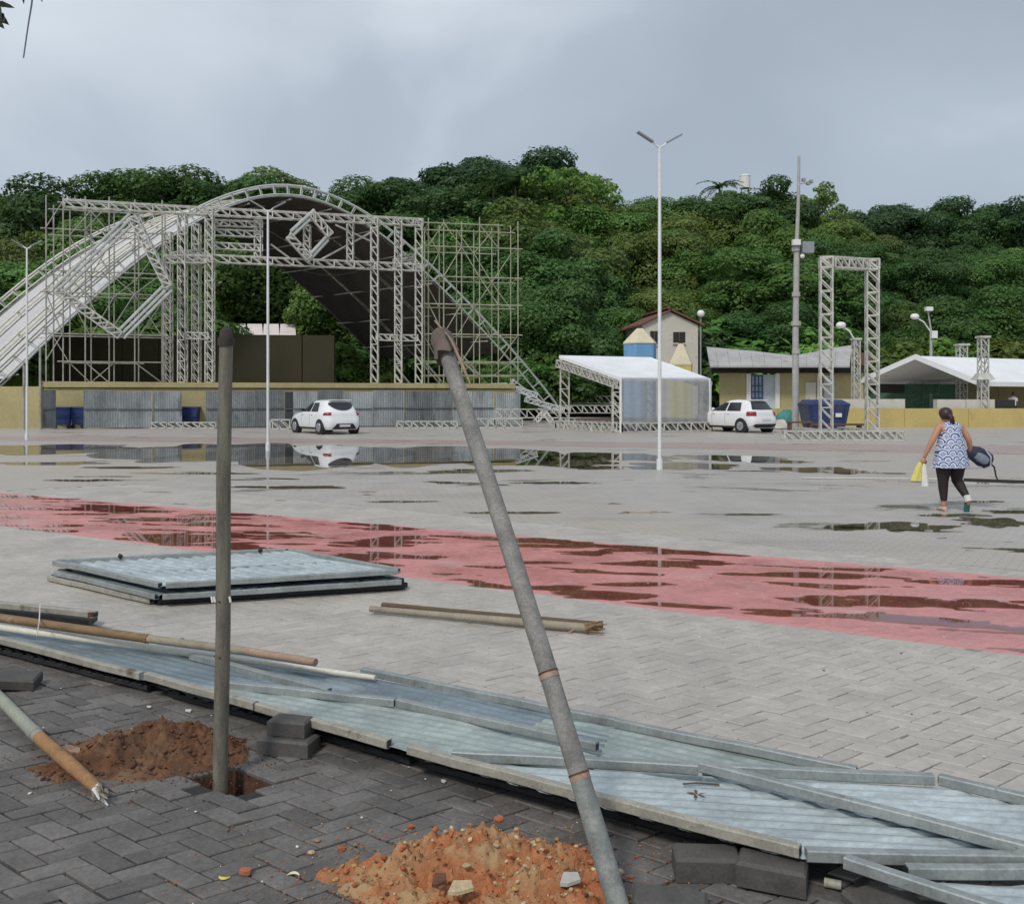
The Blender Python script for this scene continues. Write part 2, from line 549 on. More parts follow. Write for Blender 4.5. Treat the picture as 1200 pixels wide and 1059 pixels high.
def water_mat():
    m = bpy.data.materials.new('rain_water')
    m.use_nodes = True
    t = m.node_tree
    n, l = t.nodes, t.links.new
    n.remove(n['Principled BSDF'])
    o_ = n['Material Output']
    fr = n.new('ShaderNodeFresnel')
    fr.inputs['IOR'].default_value = 1.38
    tr = n.new('ShaderNodeBsdfTransparent')
    tr.inputs['Color'].default_value = (0.62, 0.58, 0.55, 1)
    gl = n.new('ShaderNodeBsdfGlossy')
    gl.inputs['Roughness'].default_value = 0.012
    gl.inputs['Color'].default_value = (0.96, 0.96, 0.96, 1)
    geo = n.new('ShaderNodeNewGeometry')
    nz = n.new('ShaderNodeTexNoise')
    nz.inputs['Scale'].default_value = 2.2
    nz.inputs['Detail'].default_value = 2
    bp = n.new('ShaderNodeBump')
    bp.inputs['Strength'].default_value = 0.03
    bp.inputs['Distance'].default_value = 0.004
    mxs = n.new('ShaderNodeMixShader')
    l(geo.outputs['Position'], nz.inputs['Vector'])
    l(nz.outputs['Fac'], bp.inputs['Height'])
    l(bp.outputs['Normal'], gl.inputs['Normal'])
    l(fr.outputs['Fac'], mxs.inputs['Fac'])
    l(tr.outputs[0], mxs.inputs[1])
    l(gl.outputs[0], mxs.inputs[2])
    l(mxs.outputs[0], o_.inputs['Surface'])
    return m
M_water = water_mat()

# ------------------------------------------------------------------ ground: local axes along / across the pavement edge
ANG = R(-32)
U = Vector((math.cos(ANG), math.sin(ANG), 0))
V = Vector((-math.sin(ANG), math.cos(ANG), 0))
def side(p, q):
    d = q[1] - q[0]
    return d.x * (p.y - q[0].y) - d.y * (p.x - q[0].x)
# laying directions of the blocks
PA = Vector((math.cos(R(-35.5)), math.sin(R(-35.5)), 0))
PB = Vector((math.cos(R(35.5)), math.sin(R(35.5)), 0))
def ab(a, b, z=0.0):
    return PA * a + PB * b + Vector((0, 0, z))
def to_ab(p):
    return (p.x / PA.x + p.y / PA.y) / 2, (p.x / PB.x + p.y / PB.y) / 2
def pblock(mb, c, flip, l_, w_, h_, ch, rot=0.0):
    d, s = (PB, PA) if flip else (PA, PB)
    if flip: s = -s
    M = Matrix.Rotation(rot, 3, 'Z')
    d, s = M @ d, M @ s
    p = []
    for (x, y, z_) in ((l_ / 2, w_ / 2, -h_), (l_ / 2, w_ / 2, -ch), (l_ / 2 - ch, w_ / 2 - ch, 0)):
        for (i, j) in ((-1, -1), (1, -1), (1, 1), (-1, 1)):
            p.append(Vector(c) + d * (i * x) + s * (j * y) + Vector((0, 0, z_)))
    f = [(8, 9, 10, 11)]
    for k in (0, 4):
        for i in range(4):
            j = (i + 1) % 4
            f.append((k + i, k + j, k + 4 + j, k + 4 + i))
    mb.add(p, f)
EDGE = (gp(-60, 734, .08) + V * .12, gp(940, 1003, .1) + V * .2)       # where the dark blocks stop, under the fallen panels

A0, A1, B0, BM, B1 = -20.0, 1.0, -2.0, 3.1, 10.8       # the paved window that is laid block by block
BIG = 900
g = MB()
for (x0, x1, y0, y1) in ((-BIG, A0, -BIG, BIG), (A1, BIG, -BIG, BIG), (A0, A1, -BIG, B0), (A0, A1, B1, BIG)):
    g.poly([ab(x0, y0), ab(x1, y0), ab(x1, y1), ab(x0, y1)])
tag(g.build('ground', M_plaza), kind='structure')

# bedding under the blocks, with the pit round the upright post left open
POST = gp(258, 912)
pa, pb = to_ab(POST)
pit = (round((pa - 0.15) / 0.1) * 0.1, round((pa + 0.15) / 0.1) * 0.1, round((pb - 0.07) / 0.1) * 0.1, round((pb + 0.15) / 0.1) * 0.1)
pave = MB()
for (x0, x1, y0, y1) in ((A0, pit[0], B0, BM), (pit[1], A1, B0, BM), (pit[0], pit[1], B0, pit[2]), (pit[0], pit[1], pit[3], BM)):
    pave.poly([ab(x0, y0, -0.016), ab(x1, y0, -0.016), ab(x1, y1, -0.016), ab(x0, y1, -0.016)])
pavement = pave.build('pavement', M_bed)
tag(pavement, kind='structure')
pit_mb = MB()
for (c0, c1) in (((0, 2), (1, 2)), ((1, 2), (1, 3)), ((1, 3), (0, 3)), ((0, 3), (0, 2))):
    p0, p1 = ab(pit[c0[0]], pit[c0[1]]), ab(pit[c1[0]], pit[c1[1]])
    pit_mb.poly([p0 + Vector((0, 0, -0.016)), p1 + Vector((0, 0, -0.016)), p1 + Vector((0, 0, -0.35)), p0 + Vector((0, 0, -0.35))])
pit_mb.poly([ab(pit[0], pit[2], -0.3), ab(pit[1], pit[2], -0.3), ab(pit[1], pit[3], -0.3), ab(pit[0], pit[3], -0.3)])
pit_mb.build('pit_lining', M_earth, pavement)
plz = MB()
plz.poly([ab(A0, BM, -0.014), ab(A1, BM, -0.014), ab(A1, B1, -0.014), ab(A0, B1, -0.014)])
plz.poly([ab(A0 - 1, B1, -0.0145), ab(A1 + 1, B1, -0.0145), ab(A1 + 1, B1 + .4, -0.0145), ab(A0 - 1, B1 + .4, -0.0145)])
edge_ = MB().poly([ab(A0, B1 - .25, -0.005), ab(A1, B1 - .25, -0.005), ab(A1, B1 + .2, -0.005), ab(A0, B1 + .2, -0.005)]).poly([ab(A0 - .2, BM, -0.006), ab(A0 + .3, BM, -0.006), ab(A0 + .3, B1, -0.006), ab(A0 - .2, B1, -0.006)])
plaza = plz.build('plaza', M_bedp)
tag(plaza, kind='structure')
edge_.build('edge_fill', M_plaza, plaza)

# the painted strip, as a band on the ground
S_lo = (gp(0, 616), gp(1200, 768))
S_hi = (gp(0, 577), gp(1200, 677))
def in_strip(p):
    return side(p, S_lo) > 0 and side(p, S_hi) < 0
def in_view(p, m=60):
    if p.y < 1.5: return False
    px = CX + F * p.x / p.y
    py = HZ + F * CH / p.y
    return -m < px < 1200 + m and py < 1059 + m

# herringbone laying: unit 0.1 m, blocks 0.2 x 0.1
def herring(a0, a1, b0, b1):
    s = 0.1
    res = []
    for i in range(math.floor(a0 / s), math.ceil(a1 / s)):
        for j in range(math.floor(b0 / s), math.ceil(b1 / s)):
            k = (i + j) % 4
            if k == 0:
                res.append(((i + 1) * s, (j + 0.5) * s, 0))      # covers (i, j), (i+1, j)
            elif k == 2:
                res.append(((i + 0.5) * s, (j + 1) * s, 1))      # covers (i, j), (i, j+1)
    return res
def block_mesh(name, m, seed, gap=0.009):
    mb = MB()
    pblock(mb, (0, 0, 0), seed % 2, 0.2 - gap, 0.1 - gap, 0.06, 0.003 + 0.001 * (seed // 2))
    return mb.mesh(name, m)
dmesh = [block_mesh('paver', M_dpav, k) for k in range(6)]
pmesh = [block_mesh('paver', M_pavo, k, .0068) for k in range(6)]
def lay(center_ab, flip, mesh, parent, rng):
    o = link('paver', mesh, parent)
    c = ab(center_ab[0] + rng.uniform(-.0015, .0015), center_ab[1] + rng.uniform(-.0015, .0015), rng.uniform(-0.004, 0.003))
    o.location = c
    o.rotation_euler = (rng.uniform(-.012, .012), rng.uniform(-.012, .012), rng.uniform(-.012, .012))
    return o
def in_pit(a, b):
    return pit[0] - 0.02 < a < pit[1] + 0.02 and pit[2] - 0.02 < b < pit[3] + 0.02
rng = random.Random(3)
dark_all, light_all = [], []
for (a, b, fl) in herring(A0, A1, B0, B1):
    p = ab(a, b)
    (dark_all if side(p, EDGE) < 0 else light_all).append((p.length, a, b, fl, p))
dark_all.sort(key=lambda q: q[0])
light_all.sort(key=lambda q: q[0])
near, rest = [], []
nd = 0
field = MB()
for (d, a, b, fl, p) in dark_all:
    if in_pit(a, b):
        continue
    if nd < 300 and in_view(p, 25):
        lay((a, b), fl, dmesh[(nd % 3) * 2 + fl], pavement, rng)
        nd += 1
    else:
        pblock(field, ab(a, b, rng.uniform(-0.003, 0.003)), fl, 0.191, 0.091, 0.015, 0.004, rng.uniform(-.01, .01))
tag(field.build('paver_field', M_dpavs, pavement), kind='stuff')
field, redf, bordf = MB(), MB(), MB()
nl = 0
for (d, a, b, fl, p) in light_all:
    red = in_strip(p)
    if min(abs(side(p, S_lo)) / (S_lo[1] - S_lo[0]).length, abs(side(p, S_hi)) / (S_hi[1] - S_hi[0]).length) < .16:
        pblock(bordf, ab(a, b, rng.uniform(-0.0012, 0.0012)), fl, 0.196, 0.096, 0.012, 0.002)
    elif red:
        pblock(redf, ab(a, b, rng.uniform(-0.0012, 0.0012)), fl, 0.1985, 0.0985, 0.012, 0.001)
    elif nl < 300 and in_view(p, 10) and side(p, EDGE) > .35 and CX + F * p.x / p.y > 380:
        lay((a, b), fl, pmesh[(nl % 3) * 2 + fl], plaza, rng)
        nl += 1
    else:
        far = p.length > 7.5
        pblock(field, ab(a, b, rng.uniform(-0.0025, 0.002) * (0.5 if far else 1)), fl, 0.1935, 0.0935, 0.012, 0.003, rng.uniform(-.008, .008))
tag(field.build('paver_field', M_pav, plaza), kind='stuff')
tag(redf.build('red_paver_field', M_strip, plaza), kind='stuff')

def border_mat():
    """grey blocks with the strip's paint ending on a straight line across them"""
    m = M_pav.copy()
    m.name = 'half_painted_paver'
    t = m.node_tree
    n, l = t.nodes, t.links.new
    p = n['Principled BSDF']
    src = p.inputs['Base Color'].links[0].from_socket
    geo = n.new('ShaderNodeNewGeometry')
    nz = n.new('ShaderNodeTexNoise')
    nz.inputs['Scale'].default_value = 9
    nz.inputs['Detail'].default_value = 5
    l(geo.outputs['Position'], nz.inputs['Vector'])
    fac = None
    for q, sg in ((S_lo, 1), (S_hi, -1)):
        d = (q[1] - q[0]).normalized()
        nv = Vector((-d.y, d.x, 0)) * sg
        dt = n.new('ShaderNodeVectorMath')
        dt.operation = 'DOT_PRODUCT'
        l(geo.outputs['Position'], dt.inputs[0])
        dt.inputs[1].default_value = nv
        k = n.new('ShaderNodeMath'); k.operation = 'MULTIPLY_ADD'
        l(nz.outputs['Fac'], k.inputs[0]); k.inputs[1].default_value = .09
        l(dt.outputs['Value'], k.inputs[2])
        g_ = n.new('ShaderNodeMath'); g_.operation = 'GREATER_THAN'
        l(k.outputs[0], g_.inputs[0]); g_.inputs[1].default_value = nv.dot(q[0]) + .045
        if fac is None: fac = g_.outputs[0]
        else:
            mu = n.new('ShaderNodeMath'); mu.operation = 'MULTIPLY'
            l(fac, mu.inputs[0]); l(g_.outputs[0], mu.inputs[1]); fac = mu.outputs[0]
    mm = n.new('ShaderNodeMixRGB')
    mm.inputs['Color2'].default_value = (0.58, 0.255, 0.24, 1)
    l(fac, mm.inputs['Fac']); l(src, mm.inputs['Color1'])
    l(mm.outputs['Color'], p.inputs['Base Color'])
    return m
tag(bordf.build('border_paver_field', border_mat(), plaza), kind='stuff')

# the strip goes on past the laid window on both sides
ext = MB()
dlo, dhi = (S_lo[1] - S_lo[0]), (S_hi[1] - S_hi[0])
def cut(q, a_target):
    a_0, _ = to_ab(q[0]); a_1, _ = to_ab(q[1])
    return q[0] + (q[1] - q[0]) * ((a_target - a_0) / (a_1 - a_0))
for (t0, t1) in ((A0 - 25, A0), (A1, A1 + 30)):
    ext.poly([cut(S_lo, t0) + Vector((0, 0, .004)), cut(S_lo, t1) + Vector((0, 0, .004)), cut(S_hi, t1) + Vector((0, 0, .004)), cut(S_hi, t0) + Vector((0, 0, .004))])
tag(ext.build('painted_strip', M_strip), kind='structure')
# a second strip across the far side of the square, worn pale
far = MB()
far.poly([gp(-300, 511, .004), gp(130, 511, .004), gp(640, 517, .004), gp(1400, 524, .004), gp(1400, 536, .004), gp(900, 527, .004), gp(500, 519.5, .004), gp(-300, 514, .004)])
tag(far.build('faded_strip', M_pale_red), kind='structure')

# puddles: irregular sheets of water lying in the low spots
pr = random.Random(11)
def puddle(px, py, hx, hy, k=0.3):
    c = gp(px, py)
    rx = hx * c.y / F
    ry = (F * CH / (py - hy - HZ) - F * CH / (py + hy - HZ)) / 2
    ph = [(pr.uniform(0, 6.28), pr.uniform(0.3, 1) / (n_ ** 0.75)) for n_ in range(2, 14)]
    nn = 120
    zz = 0.0045 + pr.uniform(0, 0.0022)
    pts = []
    sh = pr.uniform(-0.3, 0.3)
    for i in range(nn):
        th = 2 * math.pi * i / nn
        r_ = 1 + k * sum(a_ * math.sin((j + 2) * th + p_) for j, (p_, a_) in enumerate(ph))
        r_ = max(0.12, r_)
        x, y = rx * r_ * math.cos(th), ry * r_ * math.sin(th)
        pts.append(c + Vector((x + sh * y, y, zz)))
    mb = MB()
    cc = c + Vector((0, 0, zz))
    mb.add([cc] + pts, [(0, 1 + i, 1 + (i + 1) % nn) for i in range(nn)])
    tag(mb.build('puddle', M_water), kind='structure')
for q in ((60, 526, 95, 6, .22), (250, 528, 120, 9, .25), (385, 534, 95, 12.5, .12), (500, 532, 95, 11, .16), (590, 534, 70, 9, .2), (300, 531, 70, 10, .2), (60, 543, 75, 1.6), (150, 548, 60, 1.2), (100, 563, 42, 1.3),
          (250, 555, 50, 1), (340, 571, 75, 1.6), (620, 538, 95, 7.5, .3), (720, 535, 70, 4.5), (800, 546, 70, 4), (560, 552, 60, 2), (650, 566, 45, 1.4), (600, 601, 50, 1.6),
          (860, 537, 60, 4), (960, 551, 55, 4, .3), (905, 541, 40, 2), (1180, 565, 70, 2.2), (1050, 617, 62, 5.5, .35), (990, 619, 30, 2.5), (1165, 612, 45, 5, .4), (1195, 600, 40, 2.2),
          (1120, 604, 42, 1.8), (880, 603, 35, 1), (1150, 588, 30, 1), (700, 548, 40, 2), (470, 588, 40, 1), (760, 600, 25, 1)):
    puddle(*q)
def water_field(name, x0, x1, y0, y1, rx, ry, f):
    """sheet of water where the field f is positive, outline found cell by cell"""
    nx_, ny_ = int((x1 - x0) / rx), int((y1 - y0) / ry)
    val = [[f(x0 + i * rx, y0 + j * ry) for i in range(nx_ + 1)] for j in range(ny_ + 1)]
    mb, idx = MB(), {}
    def vid(key, x, y):
        if key not in idx:
            idx[key] = len(mb.v)
            mb.v.append((x, y, 0.0042))
        return idx[key]
    for j in range(ny_):
        for i in range(nx_):
            c = ((i, j), (i + 1, j), (i + 1, j + 1), (i, j + 1))
            vv = [val[q][p] for p, q in c]
            if max(vv) <= 0: continue
            poly = []
            for k in range(4):
                k2 = (k + 1) % 4
                if vv[k] > 0: poly.append(vid(c[k], x0 + c[k][0] * rx, y0 + c[k][1] * ry))
                if (vv[k] > 0) != (vv[k2] > 0):
                    t = vv[k] / (vv[k] - vv[k2])
                    poly.append(vid(tuple(sorted((c[k], c[k2]))), x0 + (c[k][0] + (c[k2][0] - c[k][0]) * t) * rx, y0 + (c[k][1] + (c[k2][1] - c[k][1]) * t) * ry))
            if len(poly) > 2: mb.f.append(tuple(poly))
    return tag(mb.build(name, M_water), kind='stuff')
def strip_field(x, y):
    p = Vector((x, y, 0))
    s1, s2 = side(p, S_lo) / dlo.length, -side(p, S_hi) / dhi.length
    e_ = min(s1, s2)
    if e_ < -0.05 or not in_view(p, 80): return -1
    n_ = mnoise.fractal(Vector((x * 0.85, y * 2.9 + x * .5, 4.2)), .8, 2.1, 4)
    dry = .14 + .10 * mnoise.noise(Vector((x * .4, y * .6, 9)))
    if x > 3.2: dry += (x - 3.2) * .12
    return n_ - dry - max(0, .10 - e_) * 4
water_field('rainwater', -11, 5.6, 5.6, 17, .045, .02, strip_field)
def plaza_field(x, y):
    p = Vector((x, y, 0))
    if side(p, S_hi) < 0.5 or not in_view(p, 40): return -1
    n_ = mnoise.fractal(Vector((x * 0.42, y * 1.5 + x * .2, 14.2)), .8, 2.1, 4)
    return n_ - .66
water_field('rainwater', -14, 13, 9, 24, .07, .03, plaza_field)
# dark hose / joint lying across the square by the woman
hose = MB().tube([gp(940, 560, .02), gp(1000, 560.5, .02), gp(1075, 561, .02), gp(1128, 561.5, .02)], 0.018, 6)
tag(hose.build('pipe', M_concw), 'thin pale pipe lying flat on the wet plaza beyond the walking woman', 'pipe')
hose = MB().tube([gp(1129, 561.5, .02), gp(1200, 564, .02), gp(1300, 568, .02)], 0.024, 6)
tag(hose.build('pipe', M_blackp), 'thin black pipe lying on the plaza right of the walking woman', 'pipe')

# hill behind the square
def hill(x, y):
    yy = y + 0.05 * x
    t = min(max((yy - 76) / 50, 0), 1.35)
    z = 13 * (t * t * (3 - 2 * t) if t < 1 else 1 + 0.15 * (t - 1))
    return z + 0.6 * mnoise.noise(Vector((x * .05, y * .05, 1))) * min(1, max(0, (yy - 72) / 10)) - 0.25 * (yy < 72)
gx = np.linspace(-190, 190, 96)
gy = np.concatenate([np.linspace(66, 140, 50), np.linspace(146, 500, 20)])
hv = [(x, y, hill(x, y) if y > 66.1 else -0.6) for y in gy for x in gx]
nx = len(gx)
hq = [(j * nx + i, j * nx + i + 1, (j + 1) * nx + i + 1, (j + 1) * nx + i) for j in range(len(gy) - 1) for i in range(nx - 1)]
M_hill = mat('hill_undergrowth', (0.045, 0.075, 0.02), 0.9, 0, 0.5, 0.5, bump=1, bscale=1.5, stain=(0.09, 0.12, 0.03), sscale=0.3, bdist=0.4)
ho = link('hill', np_mesh('hill', hv, hq, M_hill))
tag(ho, kind='structure')

# ------------------------------------------------------------------ trees
def leaf_mat():
    m = bpy.data.materials.new('broad_leaves')
    m.use_nodes = True
    t = m.node_tree
    n, l = t.nodes, t.links.new
    p = n['Principled BSDF']
    oi = n.new('ShaderNodeObjectInfo')
    geo = n.new('ShaderNodeNewGeometry')
    nz = n.new('ShaderNodeTexNoise')
    nz.inputs['Scale'].default_value = 0.35
    nz.inputs['Detail'].default_value = 4
    l(geo.outputs['Position'], nz.inputs['Vector'])
    hs = n.new('ShaderNodeHueSaturation')
    a = n.new('ShaderNodeMapRange')
    a.inputs['To Min'].default_value, a.inputs['To Max'].default_value = 0.72, 1.3
    l(geo.outputs['Random Per Island'], a.inputs['Value'])
    b = n.new('ShaderNodeMapRange')
    b.inputs['From Min'].default_value, b.inputs['From Max'].default_value = 0.3, 0.7
    b.inputs['To Min'].default_value, b.inputs['To Max'].default_value = 0.487, 0.512
    l(nz.outputs['Fac'], b.inputs['Value'])
    l(b.outputs['Result'], hs.inputs['Hue'])
    l(a.outputs['Result'], hs.inputs['Value'])
    l(oi.outputs['Color'], hs.inputs['Color'])
    l(hs.outputs['Color'], p.inputs['Base Color'])
    p.inputs['Roughness'].default_value = 0.5
    p.inputs['Specular IOR Level'].default_value = 0.35
    tl = n.new('ShaderNodeBsdfTranslucent')
    l(hs.outputs['Color'], tl.inputs['Color'])
    ms = n.new('ShaderNodeMixShader')
    ms.inputs['Fac'].default_value = 0.36
    l(p.outputs[0], ms.inputs[1])
    l(tl.outputs[0], ms.inputs[2])
    l(ms.outputs[0], n['Material Output'].inputs['Surface'])
    return m
M_leaf = leaf_mat()
M_bark = mat('grey_brown_bark', (0.10, 0.08, 0.06), 0.9, 0, 0.3, 4, bump=0.5, bscale=12)

def leaves(P, D, size, rng, asp=0.55, spread=0.6, up=0.3):
    n = len(P)
    nrm = D + rng.normal(0, spread, (n, 3)) * 0.6 + np.array([0, 0, up])
    nrm /= np.linalg.norm(nrm, axis=1)[:, None] + 1e-9
    t = np.cross(nrm, rng.normal(0, 1, (n, 3)))
    t /= np.linalg.norm(t, axis=1)[:, None] + 1e-9
    b = np.cross(nrm, t)
    s = (size * rng.uniform(0.6, 1.35, n))[:, None]
    v = np.stack([P - t * s, P - b * s * asp + nrm * s * .12, P + t * s, P + b * s * asp + nrm * s * .12], 1).reshape(-1, 3)
    q = np.arange(n * 4).reshape(n, 4)
    return v, q

def crown(seed, rx, rz, zc, nl_, n, leaf, lobe=(0.26, 0.44), flat=1.0, thin=0.0):
    """crown of lobes; every lobe a shell of small leaf faces, uneven outline, gaps between"""
    rng = np.random.default_rng(seed)
    cs, rs = [], []
    for i in range(nl_):
        d = rng.normal(0, 1, 3)
        d /= np.linalg.norm(d)
        if d[2] < -0.55: d[2] *= -0.6
        f = rng.uniform(0.25, 0.95) ** 0.6 * 0.93
        cs.append(np.array([d[0] * rx * f, d[1] * rx * f, zc + d[2] * rz * f * flat]))
        rs.append(rx * rng.uniform(*lobe))
    rs = np.array(rs)
    cnt = (n * rs ** 2 / (rs ** 2).sum()).astype(int)
    Ps, Ds = [], []
    for c_, r_, k in zip(cs, rs, cnt):
        d = rng.normal(0, 1, (k, 3))
        d[:, 2] = np.where(d[:, 2] < -0.5, -d[:, 2] * 0.5, d[:, 2])
        d /= np.linalg.norm(d, axis=1)[:, None]
        # second-order clumps on the lobe
        kk = max(5, int(k / 70))
        cd = rng.normal(0, 1, (kk, 3))
        cd[:, 2] = np.abs(cd[:, 2]) * 0.9 + cd[:, 2] * .1
        cd /= np.linalg.norm(cd, axis=1)[:, None]
        near_ = (d @ cd.T).max(1)
        rr = r_ * (0.66 + 0.42 * np.clip((near_ - 0.6) / 0.4, 0, 1) + rng.normal(0, 0.07, k))
        pp = c_ + d * rr[:, None] * np.array([1, 1, 0.82])
        if thin:
            keep = rng.random(k) > thin
            pp, d = pp[keep], d[keep]
        Ps.append(pp)
        Ds.append(d)
    if not thin:
        k = n // 4
        d = rng.normal(0, 1, (k, 3))
        d /= np.linalg.norm(d, axis=1)[:, None]
        rr = rng.uniform(0.55, 0.84, k)[:, None]
        Ps.append(np.array([0, 0, zc]) + d * rr * np.array([rx, rx, rz * flat]))
        Ds.append(d)
    return leaves(np.concatenate(Ps), np.concatenate(Ds), leaf, rng), cs

VAR = []
for i, (rx, rz, zc, nl_, n, leaf, lb, fl) in enumerate((
        (4.8, 4.7, 5.3, 58, 56000, 0.12, (0.18, 0.34), 1.0), (5.4, 4.4, 5.5, 66, 60000, 0.12, (0.16, 0.30), 1.0), (4.4, 5.0, 5.2, 54, 54000, 0.12, (0.19, 0.36), 1.0),
        (5.2, 3.8, 6.2, 64, 52000, 0.115, (0.15, 0.28), 1.0), (4.8, 4.7, 5.2, 50, 54000, 0.13, (0.20, 0.38), 1.0), (4.3, 5.0, 5.2, 58, 54000, 0.115, (0.18, 0.33), 1.0))):
    (v, q), cs = crown(100 + i, rx, rz, zc, nl_, n, leaf, lb, fl)
    cm = np_mesh('crown', v, q, M_leaf)
    tb = MB()
    lean = random.uniform(-.4, .4)
    top = Vector((lean, 0, zc))
    tb.tube([(0, 0, -1.5), (0, 0, 0.3), (lean * .4, .1, zc * .45), top], [0.42, 0.32, 0.24, 0.10], 8)
    for c_ in cs[::3]:
        s0 = Vector((lean * .4, .1, zc * .42)).lerp(top, random.uniform(0, .8))
        tb.tube([s0, s0.lerp(Vector(c_), .55) + Vector((0, 0, -.2)), Vector(c_)], [0.13, 0.08, 0.04], 5)
    VAR.append((cm, tb.mesh('trunk', M_bark, smooth=40), float(v[:, 2].max()), rx))
(v, q), cs = crown(300, 4.4, 3.2, 6.8, 40, 6500, 0.12, (0.07, 0.15), 1.0, thin=0.35)
tb = MB().tube([(0, 0, -1.5), (0.1, 0, 2), (-.1, 0, 5), (0, 0, 8.5)], [0.25, 0.2, 0.14, 0.05], 7)
for c_ in cs[::2]:
    s0 = Vector((0, 0, random.uniform(3, 6.5)))
    tb.tube([s0, s0.lerp(Vector(c_), .5) + Vector((0, 0, .3)), Vector(c_)], [0.07, 0.045, 0.02], 5)
FEATHER = (np_mesh('crown', v, q, M_leaf), tb.mesh('trunk', M_bark, smooth=40), float(v[:, 2].max()), 4.2)
(v, q), cs = crown(310, 2.0, 1.5, 1.3, 40, 9000, 0.11, (0.16, 0.3), 1.0)
SHRUB = (np_mesh('crown', v, q, M_leaf), MB().tube([(0, 0, -.6), (0, 0, .8)], [0.12, 0.06], 6).mesh('trunk', M_bark), float(v[:, 2].max()), 2.0)

GREEN = {'deep green': (0.073, 0.157, 0.039), 'mid green': (0.114, 0.221, 0.048), 'olive': (0.148, 0.227, 0.053), 'fresh green': (0.148, 0.278, 0.053), 'blackish green': (0.046, 0.101, 0.036), 'yellow-green': (0.172, 0.238, 0.046)}
def plant(var, name, label, cat, px, top, Y, tint, wide=1.0, group='trees on the hill', height=None):
    x = (px - CX) / F * Y
    ztop = CH + (HZ - top) / F * Y
    zg = hill(x, Y) if Y > 72 else 0.0
    if height is not None:
        zg = ztop - height
    hgt = max(ztop - zg, 2.0)
    s = hgt / var[2]
    o = thing(name, label, cat, (x, Y, zg), group, random.uniform(0, 6.28))
    sw = s * wide
    o.scale = (sw, sw, s)
    for nm, me in (('crown', var[0]), ('trunk', var[1])):
        c = link(nm, me, o)
        if nm == 'crown':
            k = random.uniform(0.70, 1.25)
            c.color = (GREEN[tint][0] * k * random.uniform(.9, 1.1), GREEN[tint][1] * k, GREEN[tint][2] * k, 1)
    return o

SKY_X = [-80, 0, 60, 120, 190, 225, 250, 290, 325, 345, 440, 480, 545, 600, 640, 690, 712, 740, 790, 840, 900, 950, 985, 1010, 1040, 1120, 1200, 1300]
SKY_Y = [250, 238, 219, 213, 201, 209, 211, 204, 212, 217, 212, 201, 196, 197, 205, 230, 244, 230, 219, 213, 216, 231, 254, 263, 272, 282, 280, 280]
COLS = [(-35, 'beyond the far left foot of the stage roof'), (30, 'above the smallest lamp post'), (82, 'above the outer corner of the left scaffold'), (135, 'above the middle of the left scaffold'),
        (188, 'above the upper white roof slope'), (240, 'above the left truss posts'), (292, 'left of the arch top'), (345, 'right of the arch top'), (395, 'above the small diamond frame'),
        (445, 'above the three right truss posts'), (495, 'above the right end of the stage truss'), (545, 'above the middle of the right scaffold'), (592, 'above the outer corner of the right scaffold'),
        (640, 'above the right foot of the arch'), (690, 'above the left end of the white booth'), (738, 'above the blue pencil tower'), (788, 'above the yellow pencil tower'),
        (840, 'above the left end of the wavy roof'), (890, 'above the middle of the wavy roof'), (938, 'behind the grey concrete mast'), (990, 'seen through the square truss gate'),
        (1042, 'above the left slope of the white marquee'), (1090, 'above the curved lamp over the marquee'), (1138, 'above the two truss stubs over the marquee'), (1188, 'above the right end of the marquee'), (1245, 'past the right end of the marquee')]
ROWS = [('ridge', 'on the ridge', 1.0, 112, 1.15, ('deep green', 'mid green', 'olive', 'deep green')),
        ('upper', 'high uphill', 0.83, 101, 1.15, ('mid green', 'deep green', 'olive', 'mid green')),
        ('lower', 'halfway uphill', 0.64, 91, 1.2, ('deep green', 'mid green', 'deep green', 'olive')),
        ('foot', 'at hill foot', 0.43, 82, 1.3, ('mid green', 'deep green', 'fresh green', 'deep green'))]
tr = random.Random(21)
for ri, (nm, where, fr_, Y, wide, tints) in enumerate(ROWS):
    for ci, (px, mark) in enumerate(COLS):
        if nm == 'ridge' and 695 < px < 720:
            continue
        pxx = px + tr.uniform(-14, 14) + (24 if ri % 2 else 0)
        sk = float(np.interp(pxx, SKY_X, SKY_Y))
        top = HZ - (HZ - sk) * fr_ * (tr.uniform(0.80, 1.14) if ri else tr.uniform(0.92, 1.02))
        tint = tints[tr.randrange(4)]
        lab = f'{tint} tree {where}, {mark}'
        plant(VAR[tr.randrange(6)], 'broadleaf_tree', lab, 'tree', pxx, top, Y + tr.uniform(-4, 4) + (17 if nm == 'foot' and 200 < px < 420 else 8 if nm == 'lower' and 200 < px < 420 else 0), tint, wide * tr.uniform(0.9, 1.15))
# a second dark line of trees further back on the right
for px, top, t_, lab in ((1030, 243, 'blackish green', 'dark round tree on the far ridge just right of the square gate'), (1075, 236, 'blackish green', 'tallest dark tree on the far ridge above the marquee lamp'),
                         (1118, 239, 'deep green', 'dark tree on the far ridge with thin twigs on its right'), (1180, 236, 'blackish green', 'dark tree on the far ridge at the right picture edge'),
                         (1230, 238, 'blackish green', 'dark tree on the far ridge past the right picture edge')):
    plant(VAR[(px // 7) % 6], 'broadleaf_tree', lab, 'tree', px, top, 140, t_, 1.1)
plant(VAR[3], 'umbrella_tree', 'dark flat-topped tree, highest on the skyline above the right scaffold', 'tree', 592, 181, 118, 'blackish green', 1.15)
plant(VAR[3], 'umbrella_tree', 'dark flat-topped tree on the skyline just left of the feathery tree', 'tree', 634, 188, 120, 'deep green', 0.8)
plant(FEATHER, 'feathery_tree', 'thin feathery tree with sky showing through at the skyline gap', 'tree', 668, 190, 108, 'fresh green', 0.95)
